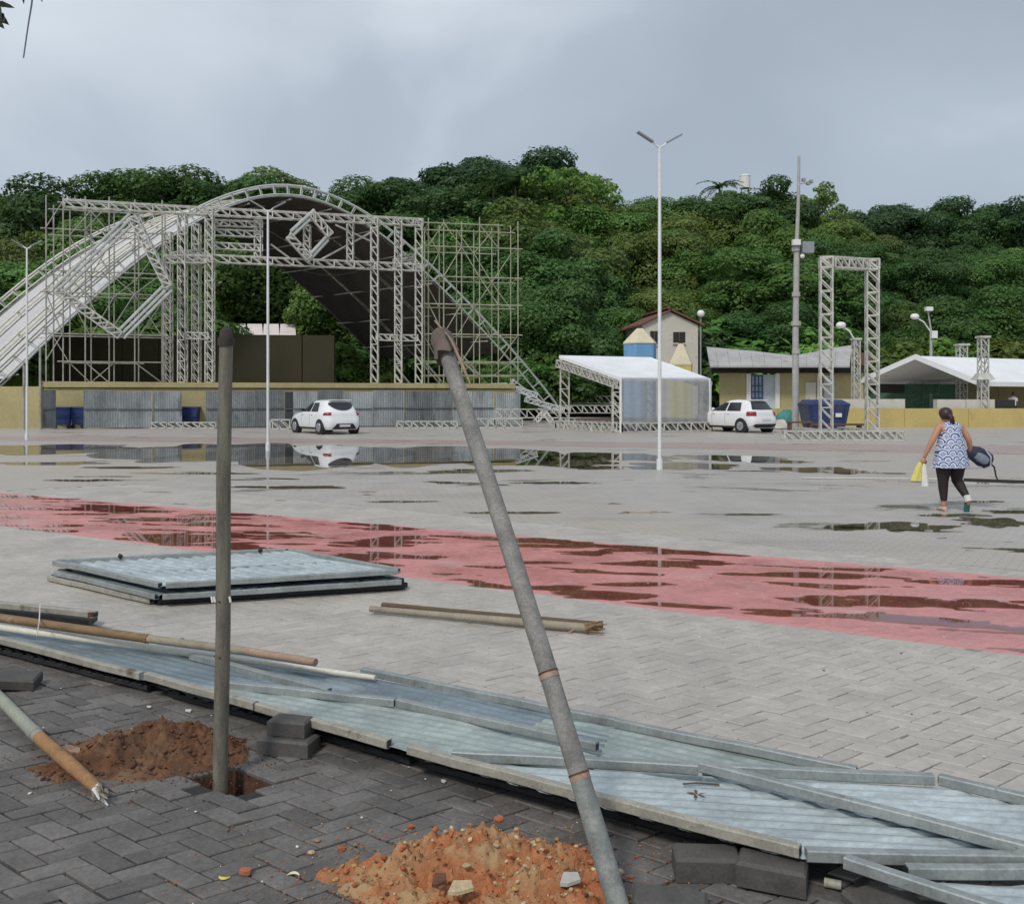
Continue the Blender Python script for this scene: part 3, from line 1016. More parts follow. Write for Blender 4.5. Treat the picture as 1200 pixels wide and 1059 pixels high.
plant(FEATHER, 'feathery_tree', 'bare twiggy treetop on the skyline above the square truss gate', 'tree', 958, 216, 118, 'olive', 0.9)
plant(VAR[0], 'broadleaf_tree', 'olive rounded tree below the feathery tree, right of the right scaffold', 'tree', 622, 240, 96, 'olive', 1.2)
plant(VAR[2], 'broadleaf_tree', 'bright yellow-green tree behind the left truss posts of the stage', 'tree', 232, 322, 92, 'yellow-green', 0.8)
plant(VAR[5], 'broadleaf_tree', 'olive tree forming the small dome left of the arch top', 'tree', 290, 197, 112, 'olive', 1.2)
plant(VAR[4], 'broadleaf_tree', 'dark bushy tree directly behind the right scaffold foot', 'tree', 640, 330, 75, 'deep green', 1.1)
plant(VAR[1], 'broadleaf_tree', 'broad rounded tree at right hill foot above the marquee stubs', 'tree', 1145, 338, 78, 'mid green', 1.25)

def palm(px, top, Y, label, s=1.0):
    x = (px - CX) / F * Y
    zt = CH + (HZ - top) / F * Y
    zg = hill(x, Y)
    o = thing('palm_tree', label, 'palm', (x, Y, zg), 'palms on the hill')
    h = zt - zg - 1.2 * s
    MB().tube([(x, Y, zg - 1), (x + .2, Y, zg + h * .5), (x, Y, zg + h)], [0.2, 0.16, 0.12], 7).build('trunk', M_bark, o, smooth=50)
    rg = np.random.default_rng(int(px))
    Ps, Ds = [], []
    for k in range(16):
        th = k * 2.399
        el = rg.uniform(0.1, 1.25)
        ln = rg.uniform(2.2, 3.2) * s
        for i in range(26):
            f = i / 25
            r_ = ln * f * math.cos(el * (1 - f * .5))
            zz = ln * (math.sin(el) * f - 0.75 * f * f)
            for sd_ in (-1, 1):
                off = sd_ * 0.22 * s * math.sin(math.pi * min(1, f * .9 + .1))
                Ps.append((math.cos(th) * r_ - math.sin(th) * off, math.sin(th) * r_ + math.cos(th) * off, h + zz - abs(off) * .5))
                Ds.append((0, 0, 1))
    v, q = leaves(np.array(Ps), np.array(Ds, dtype=float), 0.22 * s, rg, 0.3, 0.5, 0.5)
    c = link('crown', np_mesh('crown', v, q, M_leaf), o)
    c.color = (0.08, 0.14, 0.045, 1)
palm(578, 196, 104, 'feather palm with drooping fronds below the flat-topped trees', 1.5)
palm(604, 200, 103, 'second feather palm just right of the drooping palm below the flat-topped trees', 1.4)
palm(843, 207, 127, 'palm with fronds standing up on the skyline above the wavy roof', 1.3)

# low bushes at the foot of the slope
for i, (px, top, Y, t_, lab, wd) in enumerate((
        (405, 402, 72, 'fresh green', 'bright green bush right of the brown stage backdrop', 1.1), (430, 415, 70, 'yellow-green', 'yellowish bush behind the three right truss posts', 1.0), (352, 376, 96, 'yellow-green', 'grassy bright bush above the white shed roof', 1.5),
        (558, 420, 68, 'fresh green', 'bright bush behind the lower right scaffold', 1.1), (600, 420, 70, 'mid green', 'bush behind the right scaffold foot', 1.2), (645, 405, 72, 'mid green', 'bush left of the white booth', 1.3),
        (690, 395, 73, 'deep green', 'dark bush over the left end of the booth roof', 1.3), (735, 380, 78, 'fresh green', 'fresh bush left of the small white house', 1.2), (830, 385, 76, 'deep green', 'dark bush right of the small white house', 1.2),
        (850, 372, 78, 'mid green', 'bush behind the left end of the wavy roof', 1.5), (895, 372, 77, 'fresh green', 'bush behind the middle of the wavy roof', 1.5), (955, 378, 78, 'deep green', 'bush behind the right end of the wavy roof', 1.4),
        (1010, 398, 76, 'mid green', 'bush between the square gate legs and the marquee', 1.2), (1045, 400, 74, 'yellow-green', 'bright bush behind the marquee peak', 1.3), (1085, 395, 74, 'fresh green', 'bush right of the marquee peak', 1.3),
        (1140, 398, 75, 'deep green', 'dark bush behind the truss stubs', 1.3), (1180, 392, 72, 'yellow-green', 'yellow-green bush behind the right part of the marquee', 1.2), (1225, 390, 72, 'mid green', 'bush past the right end of the marquee', 1.3),
        (20, 335, 74, 'olive', 'olive bush behind the smallest lamp post', 1.3), (-20, 350, 70, 'fresh green', 'bush behind the left foot of the roof', 1.3), (175, 360, 76, 'mid green', 'bush behind the large diamond frame', 1.3))):
    plant(SHRUB, 'bush', lab, 'bush', px, top, Y, t_, wd, 'bushes at the foot of the hill', None if Y > 71 else (HZ - top) / F * Y + CH)
# ------------------------------------------------------------------ stage: arched roof
AY, AT = 63.4, 0.35
AC = -14.4
ARC = [(-17.6, 0.35), (-15.9, 2.0), (-13.1, 5.5), (-8.5, 10.4), (-5.3, 13.0), (-2.6, 14.5), (0.0, 15.1), (2.6, 14.5), (5.3, 13.0), (8.5, 10.2), (11.2, 7.5), (13.1, 5.5), (15.6, 2.75), (17.3, 0.5)]
ax_, az_ = [q[0] for q in ARC], [q[1] for q in ARC]
ag = np.linspace(-17.6, 17.3, 120)
zg_ = np.interp(ag, ax_, az_)
for _ in range(60):
    zg_[1:-1] = (zg_[:-2] + 2 * zg_[1:-1] + zg_[2:]) / 4
SH = Vector((-10.2, 8.4, 0))                       # front arch -> rear arch
def arc(s, k=0.0, lift=0.0):
    """point on the roof curve, s across, k = 0 front .. 1 rear"""
    z = float(np.interp(s, ag, zg_))
    ds = 0.3
    dz = float(np.interp(s + ds, ag, zg_) - np.interp(s - ds, ag, zg_)) / (2 * ds)
    nrm = Vector((-dz, 0, 1)).normalized()
    x = AC + s + nrm.x * lift
    return Vector((x, AY + AT * x, z + nrm.z * lift)) + SH * k
base = arc(0)
M_arch = mat('pale_arch_steel', (0.50, 0.52, 0.50), 0.45, 0.1, 0.15, 2)
roof = thing('arched_stage_roof', 'huge half stripped arched stage roof, white membrane outside, dark lining inside', 'stage roof', (base.x, base.y, 0))
SS = [-17.6 + 34.9 * i / 46 for i in range(47)]
for k in range(4):
    a = MB()
    kk = k / 3
    outer = [arc(s, kk, 0.72 if k in (0, 3) else 0.34) for s in SS]
    inner = [arc(s, kk, 0.12) for s in SS]
    for dy in (-.22, .22):
        d = Vector((0, dy, 0))
        a.tube([q + d for q in outer], 0.07, 5)
        a.tube([q + d for q in inner], 0.055, 5)
    for i in range(0, 47, 1 if k in (0, 3) else 2):
        a.bar(outer[i] + Vector((0, -.22, 0)), inner[i] + Vector((0, -.22, 0)), 0.055)
        a.bar(outer[i] + Vector((0, .22, 0)), inner[i] + Vector((0, .22, 0)), 0.035)
        a.bar(outer[i] + Vector((0, -.22, 0)), outer[i] + Vector((0, .22, 0)), 0.06)
        if i < 46:
            pass
    a.build('arch_truss', M_arch if k == 0 else M_galv, roof)
# membrane: one sheet per bay, sagging a little between the arches
mr_ = random.Random(4)
for k in range(3):
    for nm, m, lift, s0, s1 in (('membrane', M_membrane, 0.02, -15.2, 12.8), ('lining', M_lining, -0.03, -15.2, 13.6)):
        rings = []
        for i in range(61):
            s = s0 + (s1 - s0) * i / 60
            row = []
            for j in range(9):
                f = j / 8
                sag = -0.16 * math.sin(math.pi * f) - 0.03 * math.sin(s * 4.1 + k) * math.sin(math.pi * f)
                row.append(arc(s, (k + 0.02 + 0.96 * f) / 3, lift + sag))
            rings.append(row)
        mb = MB().loft(rings, cap=False, closed=False)
        mb.build(nm, m, roof, smooth=60)
for s in [-15, -13, -11, -9, -7, -5, -2.5, 0, 2.5, 5, 7, 9, 11, 12.8]:
    p, q = arc(s, 0, -0.14), arc(s, 1, -0.14)
    rod('purlin', p, q, 0.05, M_galv, roof)

# deck, front wall, backdrop
def bar_pt(px, z, dy=0.0):
    """on the line of the sheet barrier"""
    p = onp(px, HZ, 54.59, 0.2265)
    return Vector((p.x, p.y + dy, z))
deck = thing('stage_deck', 'raised stage floor with ochre front edge behind the zinc barrier', 'stage', bar_pt(330, 0, 2))
a, b = bar_pt(40, 0, 1.2), bar_pt(604, 0, 1.2)
back = Vector((-5, 9, 0))
MB().slab([a, b, b + back, a + back], (0, 0, 2.25)).build('platform', M_yellow, deck)
MB().slab([a + Vector((0, -.12, 2.3)), b + Vector((0, -.12, 2.3)), b + back + Vector((0, 0, 2.3)), a + back + Vector((0, 0, 2.3))], (0, 0, 0.3)).build('deck_edge', M_yellow, deck)
bd = thing('stage_backdrop', 'long dark brown boarded wall standing across the stage floor', 'backdrop wall', at(230, 466, 61))
edges = [57, 100, 143, 186, 229, 272, 315, 354, 392]
for i in range(8):
    p, q = onp(edges[i] + .6, 447, 63.5, 0.12), onp(edges[i + 1] - .6, 447, 63.5, 0.12)
    zt = CH + (HZ - 393 - (0 if i > 4 else 1.5)) / F * 62
    p.z = q.z = 2.62
    MB().slab([p, q, Vector((q.x, q.y, zt)), Vector((p.x, p.y, zt))], (0.05, 0.25, 0)).build('board_panel', M_backdrop, bd)
ws = thing('white_shed', 'low shed with pinkish white sheet roof peeping over the brown backdrop', 'shed', at(300, 466, 84))
p0, p1 = at(254, 394, 84), at(343, 394, 84)
MB().slab([Vector((p0.x, 84, 0)), Vector((p1.x, 84, 0)), p1, p0], (0, 4, 0)).build('wall', M_plaster, ws)
M_pinkroof = mat('pinkish_white_sheet', (0.74, 0.66, 0.64), 0.6, 0, 0.08, 1)
for i in range(5):
    x0, x1 = 250 + i * 19.4, 250 + (i + 1) * 19.4 - .15
    MB().slab([at(x0, 393, 83), at(x1, 393, 83), at(x1 - 1, 379.5, 85.5), at(x0 + 1, 379.5, 85.5)], (0, 0, -.12)).build('roof', M_pinkroof, ws)

# ------------------------------------------------------------------ stage: front truss gantry
GY, GT = 57.73, 0.309
def gt(px, py, back_=0.0):
    p = onp(px, py, GY, GT)
    return p + Vector((-0.3 * back_, 0.954 * back_, 0))
base = gt(330, HZ)
gan = thing('truss_gantry', 'grey box truss portal with bars and small diamond, fronting the arched stage', 'truss frame', (base.x, base.y, 0))
UPY = (0.3, -0.95, 0)
def beam(name, p, q, parent, w_=0.42, m=None, bay=0.6, rl=0.04, rc=0.042, up=None):
    return MB().truss(p, q, w_, bay, rc, rl, up).build(name, m or M_galv, parent)
for (x0, y0, x1, y1) in ((75, 238.5, 242, 248), (244, 248, 495, 261), (192, 304, 242, 304), (244, 303, 495, 314)):
    beam('truss_beam', gt(x0, y0), gt(x1, y1), gan)
def post(px, top, back_, parent=gan, foot=2.62):
    p = gt(px, top, back_)
    beam('truss_post', Vector((p.x, p.y, foot)), p, parent, 0.42, None, 0.6, 0.036, 0.04, (0, 1, 0))
for q in ((214, 250, 0), (246, 246, 0), (193, 262, 3.0), (228, 252, 3.0), (439, 256, 0), (467, 256, 0), (491, 258, 0), (477, 262, 3.0)):
    post(*q)
for (x0, x1, y0, y1, b) in ((216, 244, 393, 394, 0), (441, 465, 395, 396, 0), (469, 489, 396, 396, 0), (250, 308, 259, 261.5, .6), (242, 308, 270, 273, .6), (248, 308, 286, 289, .6)):
    beam('truss_tie', gt(x0, y0, b), gt(x1, y1, b), gan, 0.36, None, 0.5, 0.045)
for (x0, x1, y0, y1) in ((200, 240, 296, 292), (470, 490, 300, 298)):
    for b in (1.2, 2.6):
        beam('truss_tie', gt(x0, y0, b), gt(x1, y1, b), gan, 0.36, None, 0.5, 0.045)
for (x, y0, y1) in ((303, 254, 303), (412, 258, 306), (361, 262, 300)):
    beam('truss_hanger', gt(x, y0, .6), gt(x, y1, .6), gan, 0.36, None, 0.5, 0.045, 0.045, (0, 1, 0))
dia = [(365, 254), (385.5, 278), (361, 304.5), (337.5, 279)]
for i in range(4):
    a_, b_ = dia[i], dia[(i + 1) % 4]
    p, q = gt(*a_, -0.7), gt(*b_, -0.7)
    if i % 2 == 0:
        beam('diamond_truss', p, q, gan, 0.4, None, 0.45, 0.05)
    else:
        mb = MB()
        for o_ in (-.17, .17):
            n_ = Vector((0.35 * o_ * 2, 0, o_ * 1.6))
            mb.bar(p + n_, q + n_, 0.1, 6)
        for f_ in (0.02, .33, .66, .98):
            c_ = p.lerp(q, f_)
            mb.bar(c_ - Vector((.12, 0, .27)), c_ + Vector((.12, 0, .27)), 0.05)
        mb.build('diamond_bar', M_arch, gan)
for (x0, y0, x1, y1) in ((375, 303, 440, 268), (318, 283, 345, 303), (250, 266, 262, 256), (395, 260, 438, 280)):
    rod('brace', gt(x0, y0, 1.0), gt(x1, y1, 1.0), 0.06, M_galv, gan)

def cable(p, q, sag, m=M_blackp, r=.02):
    pts = [p.lerp(q, i / 10) - Vector((0, 0, sag * math.sin(math.pi * i / 10))) for i in range(11)]
    MB().tube(pts, r, 4).build('cable', m, gan)
for (x0, y0, x1, y1, sg) in ((250, 306, 330, 308, .5), (330, 308, 436, 312, .7), (446, 318, 488, 340, .3), (75, 242, 150, 246, .6), (213, 310, 218, 440, .0), (468, 262, 466, 300, .1)):
    cable(gt(x0, y0, -.3), gt(x1, y1, -.3), sg)
bigd = [(158, 258), (199, 338), (143, 394), (71, 343)]
base = gt(135, HZ, -1)
fd = thing('diamond_frame', 'large tilted diamond of truss bars hanging against the left scaffold and roof slope', 'truss frame', (base.x, base.y, 0))
for i in range(4):
    p, q = gt(*bigd[i], -0.9), gt(*bigd[(i + 1) % 4], -0.9)
    if i % 2 == 0:
        beam('diamond_truss', p, q, fd, 0.42, None, 0.45, 0.05)
    else:
        mb = MB()
        d_ = (q - p).normalized()
        n0 = Vector((-d_.z, 0, d_.x))
        for o_ in (-.25, 0.02, .27):
            mb.bar(p + n0 * o_, q + n0 * o_, 0.085, 6)
        for f_ in (0.01, .25, .5, .75, .99):
            c_ = p.lerp(q, f_)
            mb.bar(c_ - n0 * .3 + Vector((0, .06, 0)), c_ + n0 * .3 + Vector((0, .06, 0)), 0.04)
        mb.build('diamond_bar', M_arch, fd)

# ------------------------------------------------------------------ scaffolds: every tube an object
def scaffold(label, pxs, pys, Y0, t, depth, m, seed, ground_px=(), rows=2, foot=2.62, missing=0.1):
    rg = random.Random(seed)
    def pt(i, j, r_):
        p = onp(pxs[i], pys[j], Y0, t)
        mid = onp((pxs[0] + pxs[-1]) / 2, pys[j], Y0, t)
        return Vector((p.x, p.y, mid.z)) + Vector((-t, 1, 0)).normalized() * depth * r_
    b_ = pt(len(pxs) // 2, 0, 0)
    o = thing('scaffold_tower', label, 'scaffold', (b_.x, b_.y, 0), 'scaffold towers beside the stage')
    nI, nJ = len(pxs), len(pys)
    r = 0.038
    for r_ in range(rows):
        for i in range(nI):
            top = pt(i, 0, r_) + Vector((0, 0, rg.uniform(0.1, 0.5)))
            bot = pt(i, nJ - 1, r_)
            bot.z = 0.0 if pxs[i] in ground_px else foot
            rod('standard', bot, top, r * 1.05, m, o)
        for j in range(nJ):
            i0, i1 = 0, nI - 1
            if rg.random() < missing: i0 = 1
            if rg.random() < missing: i1 = nI - 2
            p, q = pt(i0, j, r_), pt(i1, j, r_)
            d = (q - p).normalized() * 0.3
            rod('ledger', p - d, q + d, r, m, o)
        for j in range(nJ - 1):
            for i in range(nI - 1):
                if rg.random() < 0.5:
                    continue
                p, q = (pt(i, j, r_), pt(i + 1, j + 1, r_)) if (i + j + r_) % 2 else (pt(i + 1, j, r_), pt(i, j + 1, r_))
                dy = Vector((0, -.08, 0))
                rod('brace', p + dy, q + dy, r * 0.85, m, o)
    for j in range(nJ):
        for i in range(nI):
            if rg.random() < 0.4:
                rod('transom', pt(i, j, 0), pt(i, j, rows - 1), r * 0.9, m, o)
    return o
scaffold('bare steel scaffold on the left of the stage behind the large diamond', [54, 74, 100, 128, 158, 190], [240, 271, 319, 344, 392, 424, 448], 57.73 + 1.3, 0.309, 2.2, M_scaf_l, 5)
scaffold('yellowish bare scaffold on the right of the stage beside the leaning post top', [502, 520, 541, 562, 584, 607], [263, 290, 325, 357, 392, 424, 440], 57.4, 0.20, 2.4, M_scaf_r, 9)
# two thin poles on the ground left of the scaffold
for px, top, lab in ((28, 428, 'thin pale scaffold pole left of the barrier beside the smallest lamp post'), (47, 408, 'thin pale scaffold pole at the left end of the zinc barrier')):
    p = at(px, top, 48.2)
    o = MB().tube([Vector((p.x, p.y, 0)), p], 0.06, 6).build('scaffold_pole', M_scaf_l, None, loc=(p.x, p.y, 0))
    tag(o, lab, 'pole')

# ------------------------------------------------------------------ zinc sheet barrier, one panel at a time
fence = thing('sheet_barrier', 'long barrier of weathered zinc sheets in front of the stage with two gaps', 'barrier', bar_pt(330, 0))
spans = [(50, 66), (98, 138), (138, 179), (179, 213), (241, 268), (268, 299), (299, 334), (334, 344), (344, 372), (372, 402), (402, 437), (437, 474), (474, 508), (508, 530), (530, 553), (553, 579), (580, 610)]
fr_ = random.Random(8)
for i, (x0, x1) in enumerate(spans):
    p, q = bar_pt(x0 + .25, 0), bar_pt(x1 - .25, 0)
    dy = fr_.uniform(-.06, .06)
    top = 2.1 + fr_.uniform(-.06, .05) - (0.1 if i == 16 else 0)
    n_ = 26
    d = (q - p)
    rows_ = []
    for zz in (0.06, top * .5, top):
        rows_.append([p + d * (k / n_) + Vector((0.0, dy + 0.03 * (k % 2), zz)) for k in range(n_ + 1)])
    pn = MB().loft(rows_, cap=False, closed=False).build('panel', M_sheet_grey, fence)
    for zz in (top * 0.52,) if i != 16 else ():
        MB().bar(p + Vector((.03, dy - .03, zz)), q + Vector((-.03, dy - .03, zz)), 0.04).build('rail', M_rib_dark, pn)
    MB().bar(p + Vector((.02, dy + .09, top - .02)), q + Vector((-.02, dy + .09, top - .02)), 0.035).build('rail', M_galv, pn)

# ochre wall left of the barrier
lw = thing('ochre_wall', 'low ochre wall running out of the picture left of the zinc barrier', 'wall', at(0, 503, 50.2))
p, q = at(-160, 466, 50.5), at(49, 466, 50.2)
for i in range(3):
    a_, b_ = p.lerp(q, i / 3), p.lerp(q, (i + 1) / 3 - .004)
    MB().slab([Vector((a_.x, a_.y, 0)), Vector((b_.x, b_.y, 0)), Vector((b_.x, b_.y, 2.35)), Vector((a_.x, a_.y, 2.35))], (0, .3, 0)).build('wall_section', M_yellow, lw)

# blue bins showing in the gaps
def bin_(px, Y, label, w_=1.15, h_=1.0):
    p = at(px, HZ, Y)
    o = thing('blue_bin', label, 'bin', (p.x, p.y, 0), 'blue bins behind the gaps in the zinc barrier')
    mb = MB()
    rings = []
    for z, s in ((0.22, .82), (0.3, .85), (h_ + .1, 1.0)):
        rings.append([Vector((p.x + i * w_ / 2 * s, p.y + j * .5 * s, z)) for i, j in ((-1, -1), (1, -1), (1, 1), (-1, 1))])
    mb.loft(rings).build('body', M_blue, o)
    MB().box((p.x, p.y, h_ + .16), (w_ * 1.06, 1.08, .1)).build('lid', M_blue, o)
    MB().bar((p.x - w_ * .45, p.y - .55, h_ * .7), (p.x + w_ * .45, p.y - .55, h_ * .7), .03).build('handle_bar', M_blue, o)
    for i in (-1, 1):
        MB().tube([(p.x + i * w_ * .38, p.y - .42, .11), (p.x + i * w_ * .38, p.y - .34, .11)], .11, 10).build('wheel', M_black, o)
bin_(76.5, 50.4, 'wide blue bin in the left gap of the zinc barrier', 1.0)
bin_(95, 50.6, 'narrow blue bin half hidden at the right of the left gap', .7)
bin_(224, 51.6, 'blue bin in the gap near the upright post', 1.0)

# loose truss sections lying about
def ground_truss(x0, x1, y, label, w_=0.4, dz=0.0, m=None):
    p, q = gp(x0, y), gp(x1, y)
    z = w_ / 2 + .04 + dz
    o = MB().truss(p + Vector((0, 0, z)), q + Vector((0, 0, z)), w_, .45, .04, .04).build('truss_section', m or M_galv, None, loc=((p.x + q.x) / 2, (p.y + q.y) / 2, dz))
    return tag(o, label, 'truss section', 'loose truss sections on the ground')
ground_truss(139, 254, 502.0, 'thin truss lying along the barrier left of the upright post', .3)
ground_truss(318, 341, 503.5, 'short truss lying just left of the white hatchback by the stage', .5)
ground_truss(465, 536, 502.0, 'truss lying at the barrier foot left of the leaning post', .36)
ground_truss(552, 612, 502.0, 'truss lying at the barrier foot right of the leaning post', .5)
ground_truss(580, 655, 500.0, 'far truss under the right end of the barrier', .5, .5)
ground_truss(640, 732, 493.0, 'upper truss lying behind the open side of the white booth', .55, .55)
ground_truss(636, 736, 492.0, 'truss lying furthest back behind the white booth', .55, 1.25)
ground_truss(645, 725, 500.5, 'truss lying between the arch foot and the white booth', .5, 0)

# crossed feet where the arch comes down
sj = thing('truss_footing', 'crossed steel struts at the right foot of the arched roof', 'strut', at(652, 496, 62))
for (x0, y0, x1, y1) in ((628, 494, 643, 476), (647, 495, 634, 478), (600, 447, 640, 478), (616, 468, 660, 480)):
    MB().truss(at(x0, y0, 61.5), at(x1, y1, 62.5), .3, .4, .05, .03, (0, 1, 0)).build('strut', M_white_tube, sj)
for (x0, y0, x1, y1) in ((560, 453, 592, 452), (592, 452, 628, 463)):
    MB().truss(at(x0, y0, 56), at(x1, y1, 57), .3, .4, .045, .03, (0, 1, 0)).build('strut', M_white_tube, sj)
# ------------------------------------------------------------------ twin-arm lamp posts
def lamp_post(loc, h, label, spread=0.95, th=0.0):
    x, y = loc
    o = thing('lamp_post', label, 'lamp post', (x, y, 0), 'white twin arm lamp posts across the plaza')
    MB().tube([(x, y, 0), (x, y, .25)], .075, 10).build('base', M_white_tube, o, smooth=40)
    MB().tube([(x, y, .25), (x, y, h * .6), (x, y, h - .25)], [.047, .042, .034], 10).build('pole', M_white_tube, o, smooth=40)
    c, s = math.cos(th), math.sin(th)
    for d in (-1, 1):
        tip = Vector((x + d * c * spread * .3, y + d * s * spread * .3, h - .16))
        end = Vector((x + d * c * spread, y + d * s * spread, h + .06))
        ar = MB().tube([(x, y, h - .28), (x + d * c * .1, y + d * s * .1, h - .23), tip], [.03, .024, .022], 6).build('arm', M_white_tube, o, smooth=40)
        rt = (end - tip).to_track_quat('X', 'Z').to_matrix()
        MB().box(tip.lerp(end, .5), ((end - tip).length, .13, .035), rot=rt).build('lamp_head', M_lampg, o)
LP = [(at(773, 466, 21.5), 8.0, 'tallest white twin arm lamp post, right of centre before the booth'), (at(314, 466, 28.9), 8.0, 'middle white twin arm lamp post standing in front of the arched stage'),
      (at(31.5, 466, 36.4), 8.05, 'smallest white twin arm lamp post at the far left')]
for p, h, lab in LP:
    lamp_post((p.x, p.y), h, lab, 0.56, R(12))

# ------------------------------------------------------------------ hatchback cars
def car(loc, rz, label, kind=0):
    o = thing('parked_car', label, 'car', loc, 'white hatchbacks parked on the square')
    KS = 1.06
    zs = [0.20, 0.26, 0.34, 0.44, 0.54, 0.64, 0.74, 0.82, 0.88, 0.93, 0.97, 1.03, 1.1, 1.18, 1.26, 1.33, 1.39, 1.43, 1.46, 1.475]
    def interp(z, t):
        return float(np.interp(z, [a for a, b in t], [b for a, b in t]))
    XR = [(.2, .10), (.3, .03), (.5, .0), (.62, .02), (.72, .07), (.9, .10), (1.0, .16), (1.2, .33), (1.36, .46), (1.43, .62), (1.475, 1.2)]
    XF = [(.2, 3.80), (.35, 3.92), (.55, 3.93), (.7, 3.84), (.82, 3.55), (.88, 3.2), (.93, 2.98), (.97, 2.86), (1.1, 2.58), (1.25, 2.28), (1.36, 2.02), (1.43, 1.78), (1.475, 1.4)]
    W = [(.2, .76), (.3, .82), (.5, .85), (.7, .855), (.88, .835), (.97, .79), (1.2, .69), (1.36, .62), (1.43, .55), (1.475, .3)]
    def plan(z):
        return interp(z, XR), interp(z, XF), interp(z, W)
    def nexp(z):
        return 7.0 if z < 0.9 else 5.0
    def side_pt(x, z, sgn, off=0.0):
        a, b, w_ = plan(z)
        q = min(1, abs(2 * (x - (a + b) / 2) / (b - a)))
        y = w_ * (1 - q ** nexp(z)) ** (1 / nexp(z))
        return Vector((x, sgn * (y + off), z + off * .4))
    def end_pt(y, z, rear, off=0.0):
        a, b, w_ = plan(z)
        q = min(1, abs(y) / w_)
        L_ = (b - a) / 2 * (1 - q ** nexp(z)) ** (1 / nexp(z))
        return Vector(((a + b) / 2 + (-L_ - off if rear else L_ + off), y, z + off * .6))
    rings = []
    for z in zs:
        a, b, w_ = plan(z)
        n = nexp(z)
        ring = []
        for k in range(56):
            th = 2 * math.pi * k / 56
            c, s = math.cos(th), math.sin(th)
            ring.append(Vector(((a + b) / 2 + (b - a) / 2 * math.copysign(abs(c) ** (2 / n), c), w_ * math.copysign(abs(s) ** (2 / n), s), z)))
        rings.append(ring)
    M4 = Matrix.Translation(Vector(loc)) @ Matrix.Rotation(rz, 4, 'Z') @ Matrix.Scale(1.11, 4) @ Matrix.Translation((-1.96, 0, 0))
    def place(mb, name, m, parent=o, smooth=None):
        mb.v = [tuple(M4 @ Vector(q)) for q in mb.v]
        return mb.build(name, m, parent, smooth)
    place(MB().loft(rings), 'body', M_car, smooth=38)
    # wheel arches and wheels
    for x in (.72, 3.2):
        for s in (-1, 1):
            arch = MB()
            arch.tube([(x, s * .66, .30), (x, s * (.862), .30)], .355, 22)
            place(arch, 'wheel_arch', M_blackp)
            wh = place(MB().tube([(x, s * .70, .30), (x, s * .735, .30), (x, s * .86, .30), (x, s * .885, .30)], [.27, .30, .30, .27], 22), 'wheel', M_black, smooth=40)
            place(MB().tube([(x, s * .88, .30), (x, s * .895, .30)], [.20, .19], 18), 'rim', M_rim, wh)
            sp = MB()
            for k in range(5):
                th = k * 1.2566
                sp.bar((x, s * .897, .30), (x + .17 * math.cos(th), s * .897, .30 + .17 * math.sin(th)), .02)
            place(sp, 'spoke', M_lampg, wh)
    def patch(fn, name, m, nu=10, nv=6, parent=o):
        rings_ = [[fn(i / nu, j / nv) for i in range(nu + 1)] for j in range(nv + 1)]
        return place(MB().loft(rings_, cap=False, closed=False), name, m, parent, 60)
    for s in (-1, 1):
        def win(x0b, x1b, x0t, x1t, z0=.955, z1=1.335):
            def f(u, v):
                z = z0 + (z1 - z0) * v
                x = (x0b + (x1b - x0b) * u) * (1 - v) + (x0t + (x1t - x0t) * u) * v
                return side_pt(x, z, s, .012)
            return f
        patch(win(1.72, 2.62, 1.64, 2.05), 'side_window', M_glass)
        patch(win(.95 if kind == 0 else .78, 1.62, 1.1 if kind == 0 else .86, 1.56), 'side_window', M_glass)
        def tl(u, v):
            z = (.80 if kind == 0 else .74) + (.13 if kind == 0 else .19) * v
            if u < .5:
                y = s * (interp(z, W) * ((.70 if kind == 0 else .62) + (.25 if kind == 0 else .33) * u / .5))
                return end_pt(y, z, True, .014)
            x = .09 + (u - .5) / .5 * .26 + .05
            return side_pt(x, z, s, .014)
        patch(tl, 'tail_light', M_red_l, 14, 5)
        def hl(u, v):
            z = .62 + .16 * v
            return end_pt(s * (.5 + .27 * u), z, False, .014)
        patch(hl, 'headlight', M_clear_l, 6, 4)
        for x in (1.6, 2.45):
            for (xx, z0, z1) in ((x + .1, .36, .94),):
                place(MB().loft([[side_pt(xx - .006, z, s, .004), side_pt(xx + .006, z, s, .004)] for z in (z0, .5, .7, .85, z1)], cap=False, closed=False), 'door_seam', M_blackp)
        for x in (1.5, 2.42):
            pz = side_pt(x, .83, s, .02)
            place(MB().box(pz, (.17, .03, .03)), 'door_handle', M_car)
        mpnt = side_pt(2.5, 1.0, s, .09)
        place(MB().ball(mpnt, .1, 8, 6, (.7, 1.0, .7)), 'mirror', M_car if kind else M_blackp, smooth=60)
        place(MB().box(side_pt(1.96, .27, s, -.02), (1.9, .05, .12)), 'sill', M_blackp)
    def rw(u, v):
        z = (1.0 if kind == 0 else 1.02) + .34 * v
        w_ = interp(z, W) * (.80 - .05 * v)
        if kind == 0:
            z = 1.34 - (1 - v) * .33 * (1 - .72 * abs(2 * u - 1) ** 2.2)
            w_ = interp(z, W) * .84
        return end_pt(w_ * (2 * u - 1), z, True, .014)
    patch(rw, 'rear_window', M_glass)
    patch(lambda u, v: end_pt(interp(.97 + .4 * v, W) * (2 * u - 1) * .84, .99 + .34 * v, False, .012), 'windscreen', M_glass)
    patch(lambda u, v: end_pt(.8 * (.72 if kind == 0 else .98) * (2 * u - 1) * (1 - (.35 if kind == 0 else .2) * v), .21 + (.24 if kind == 0 else .17) * v, True, .016), 'rear_bumper_trim', M_blackp)
    patch(lambda u, v: end_pt(.25 * (2 * u - 1), (.31 if kind == 0 else .55) + .1 * v, True, .022), 'number_plate', M_plate, 3, 2)
    patch(lambda u, v: end_pt(.5 * (2 * u - 1), .3 + .2 * v, False, .016), 'grille', M_blackp)
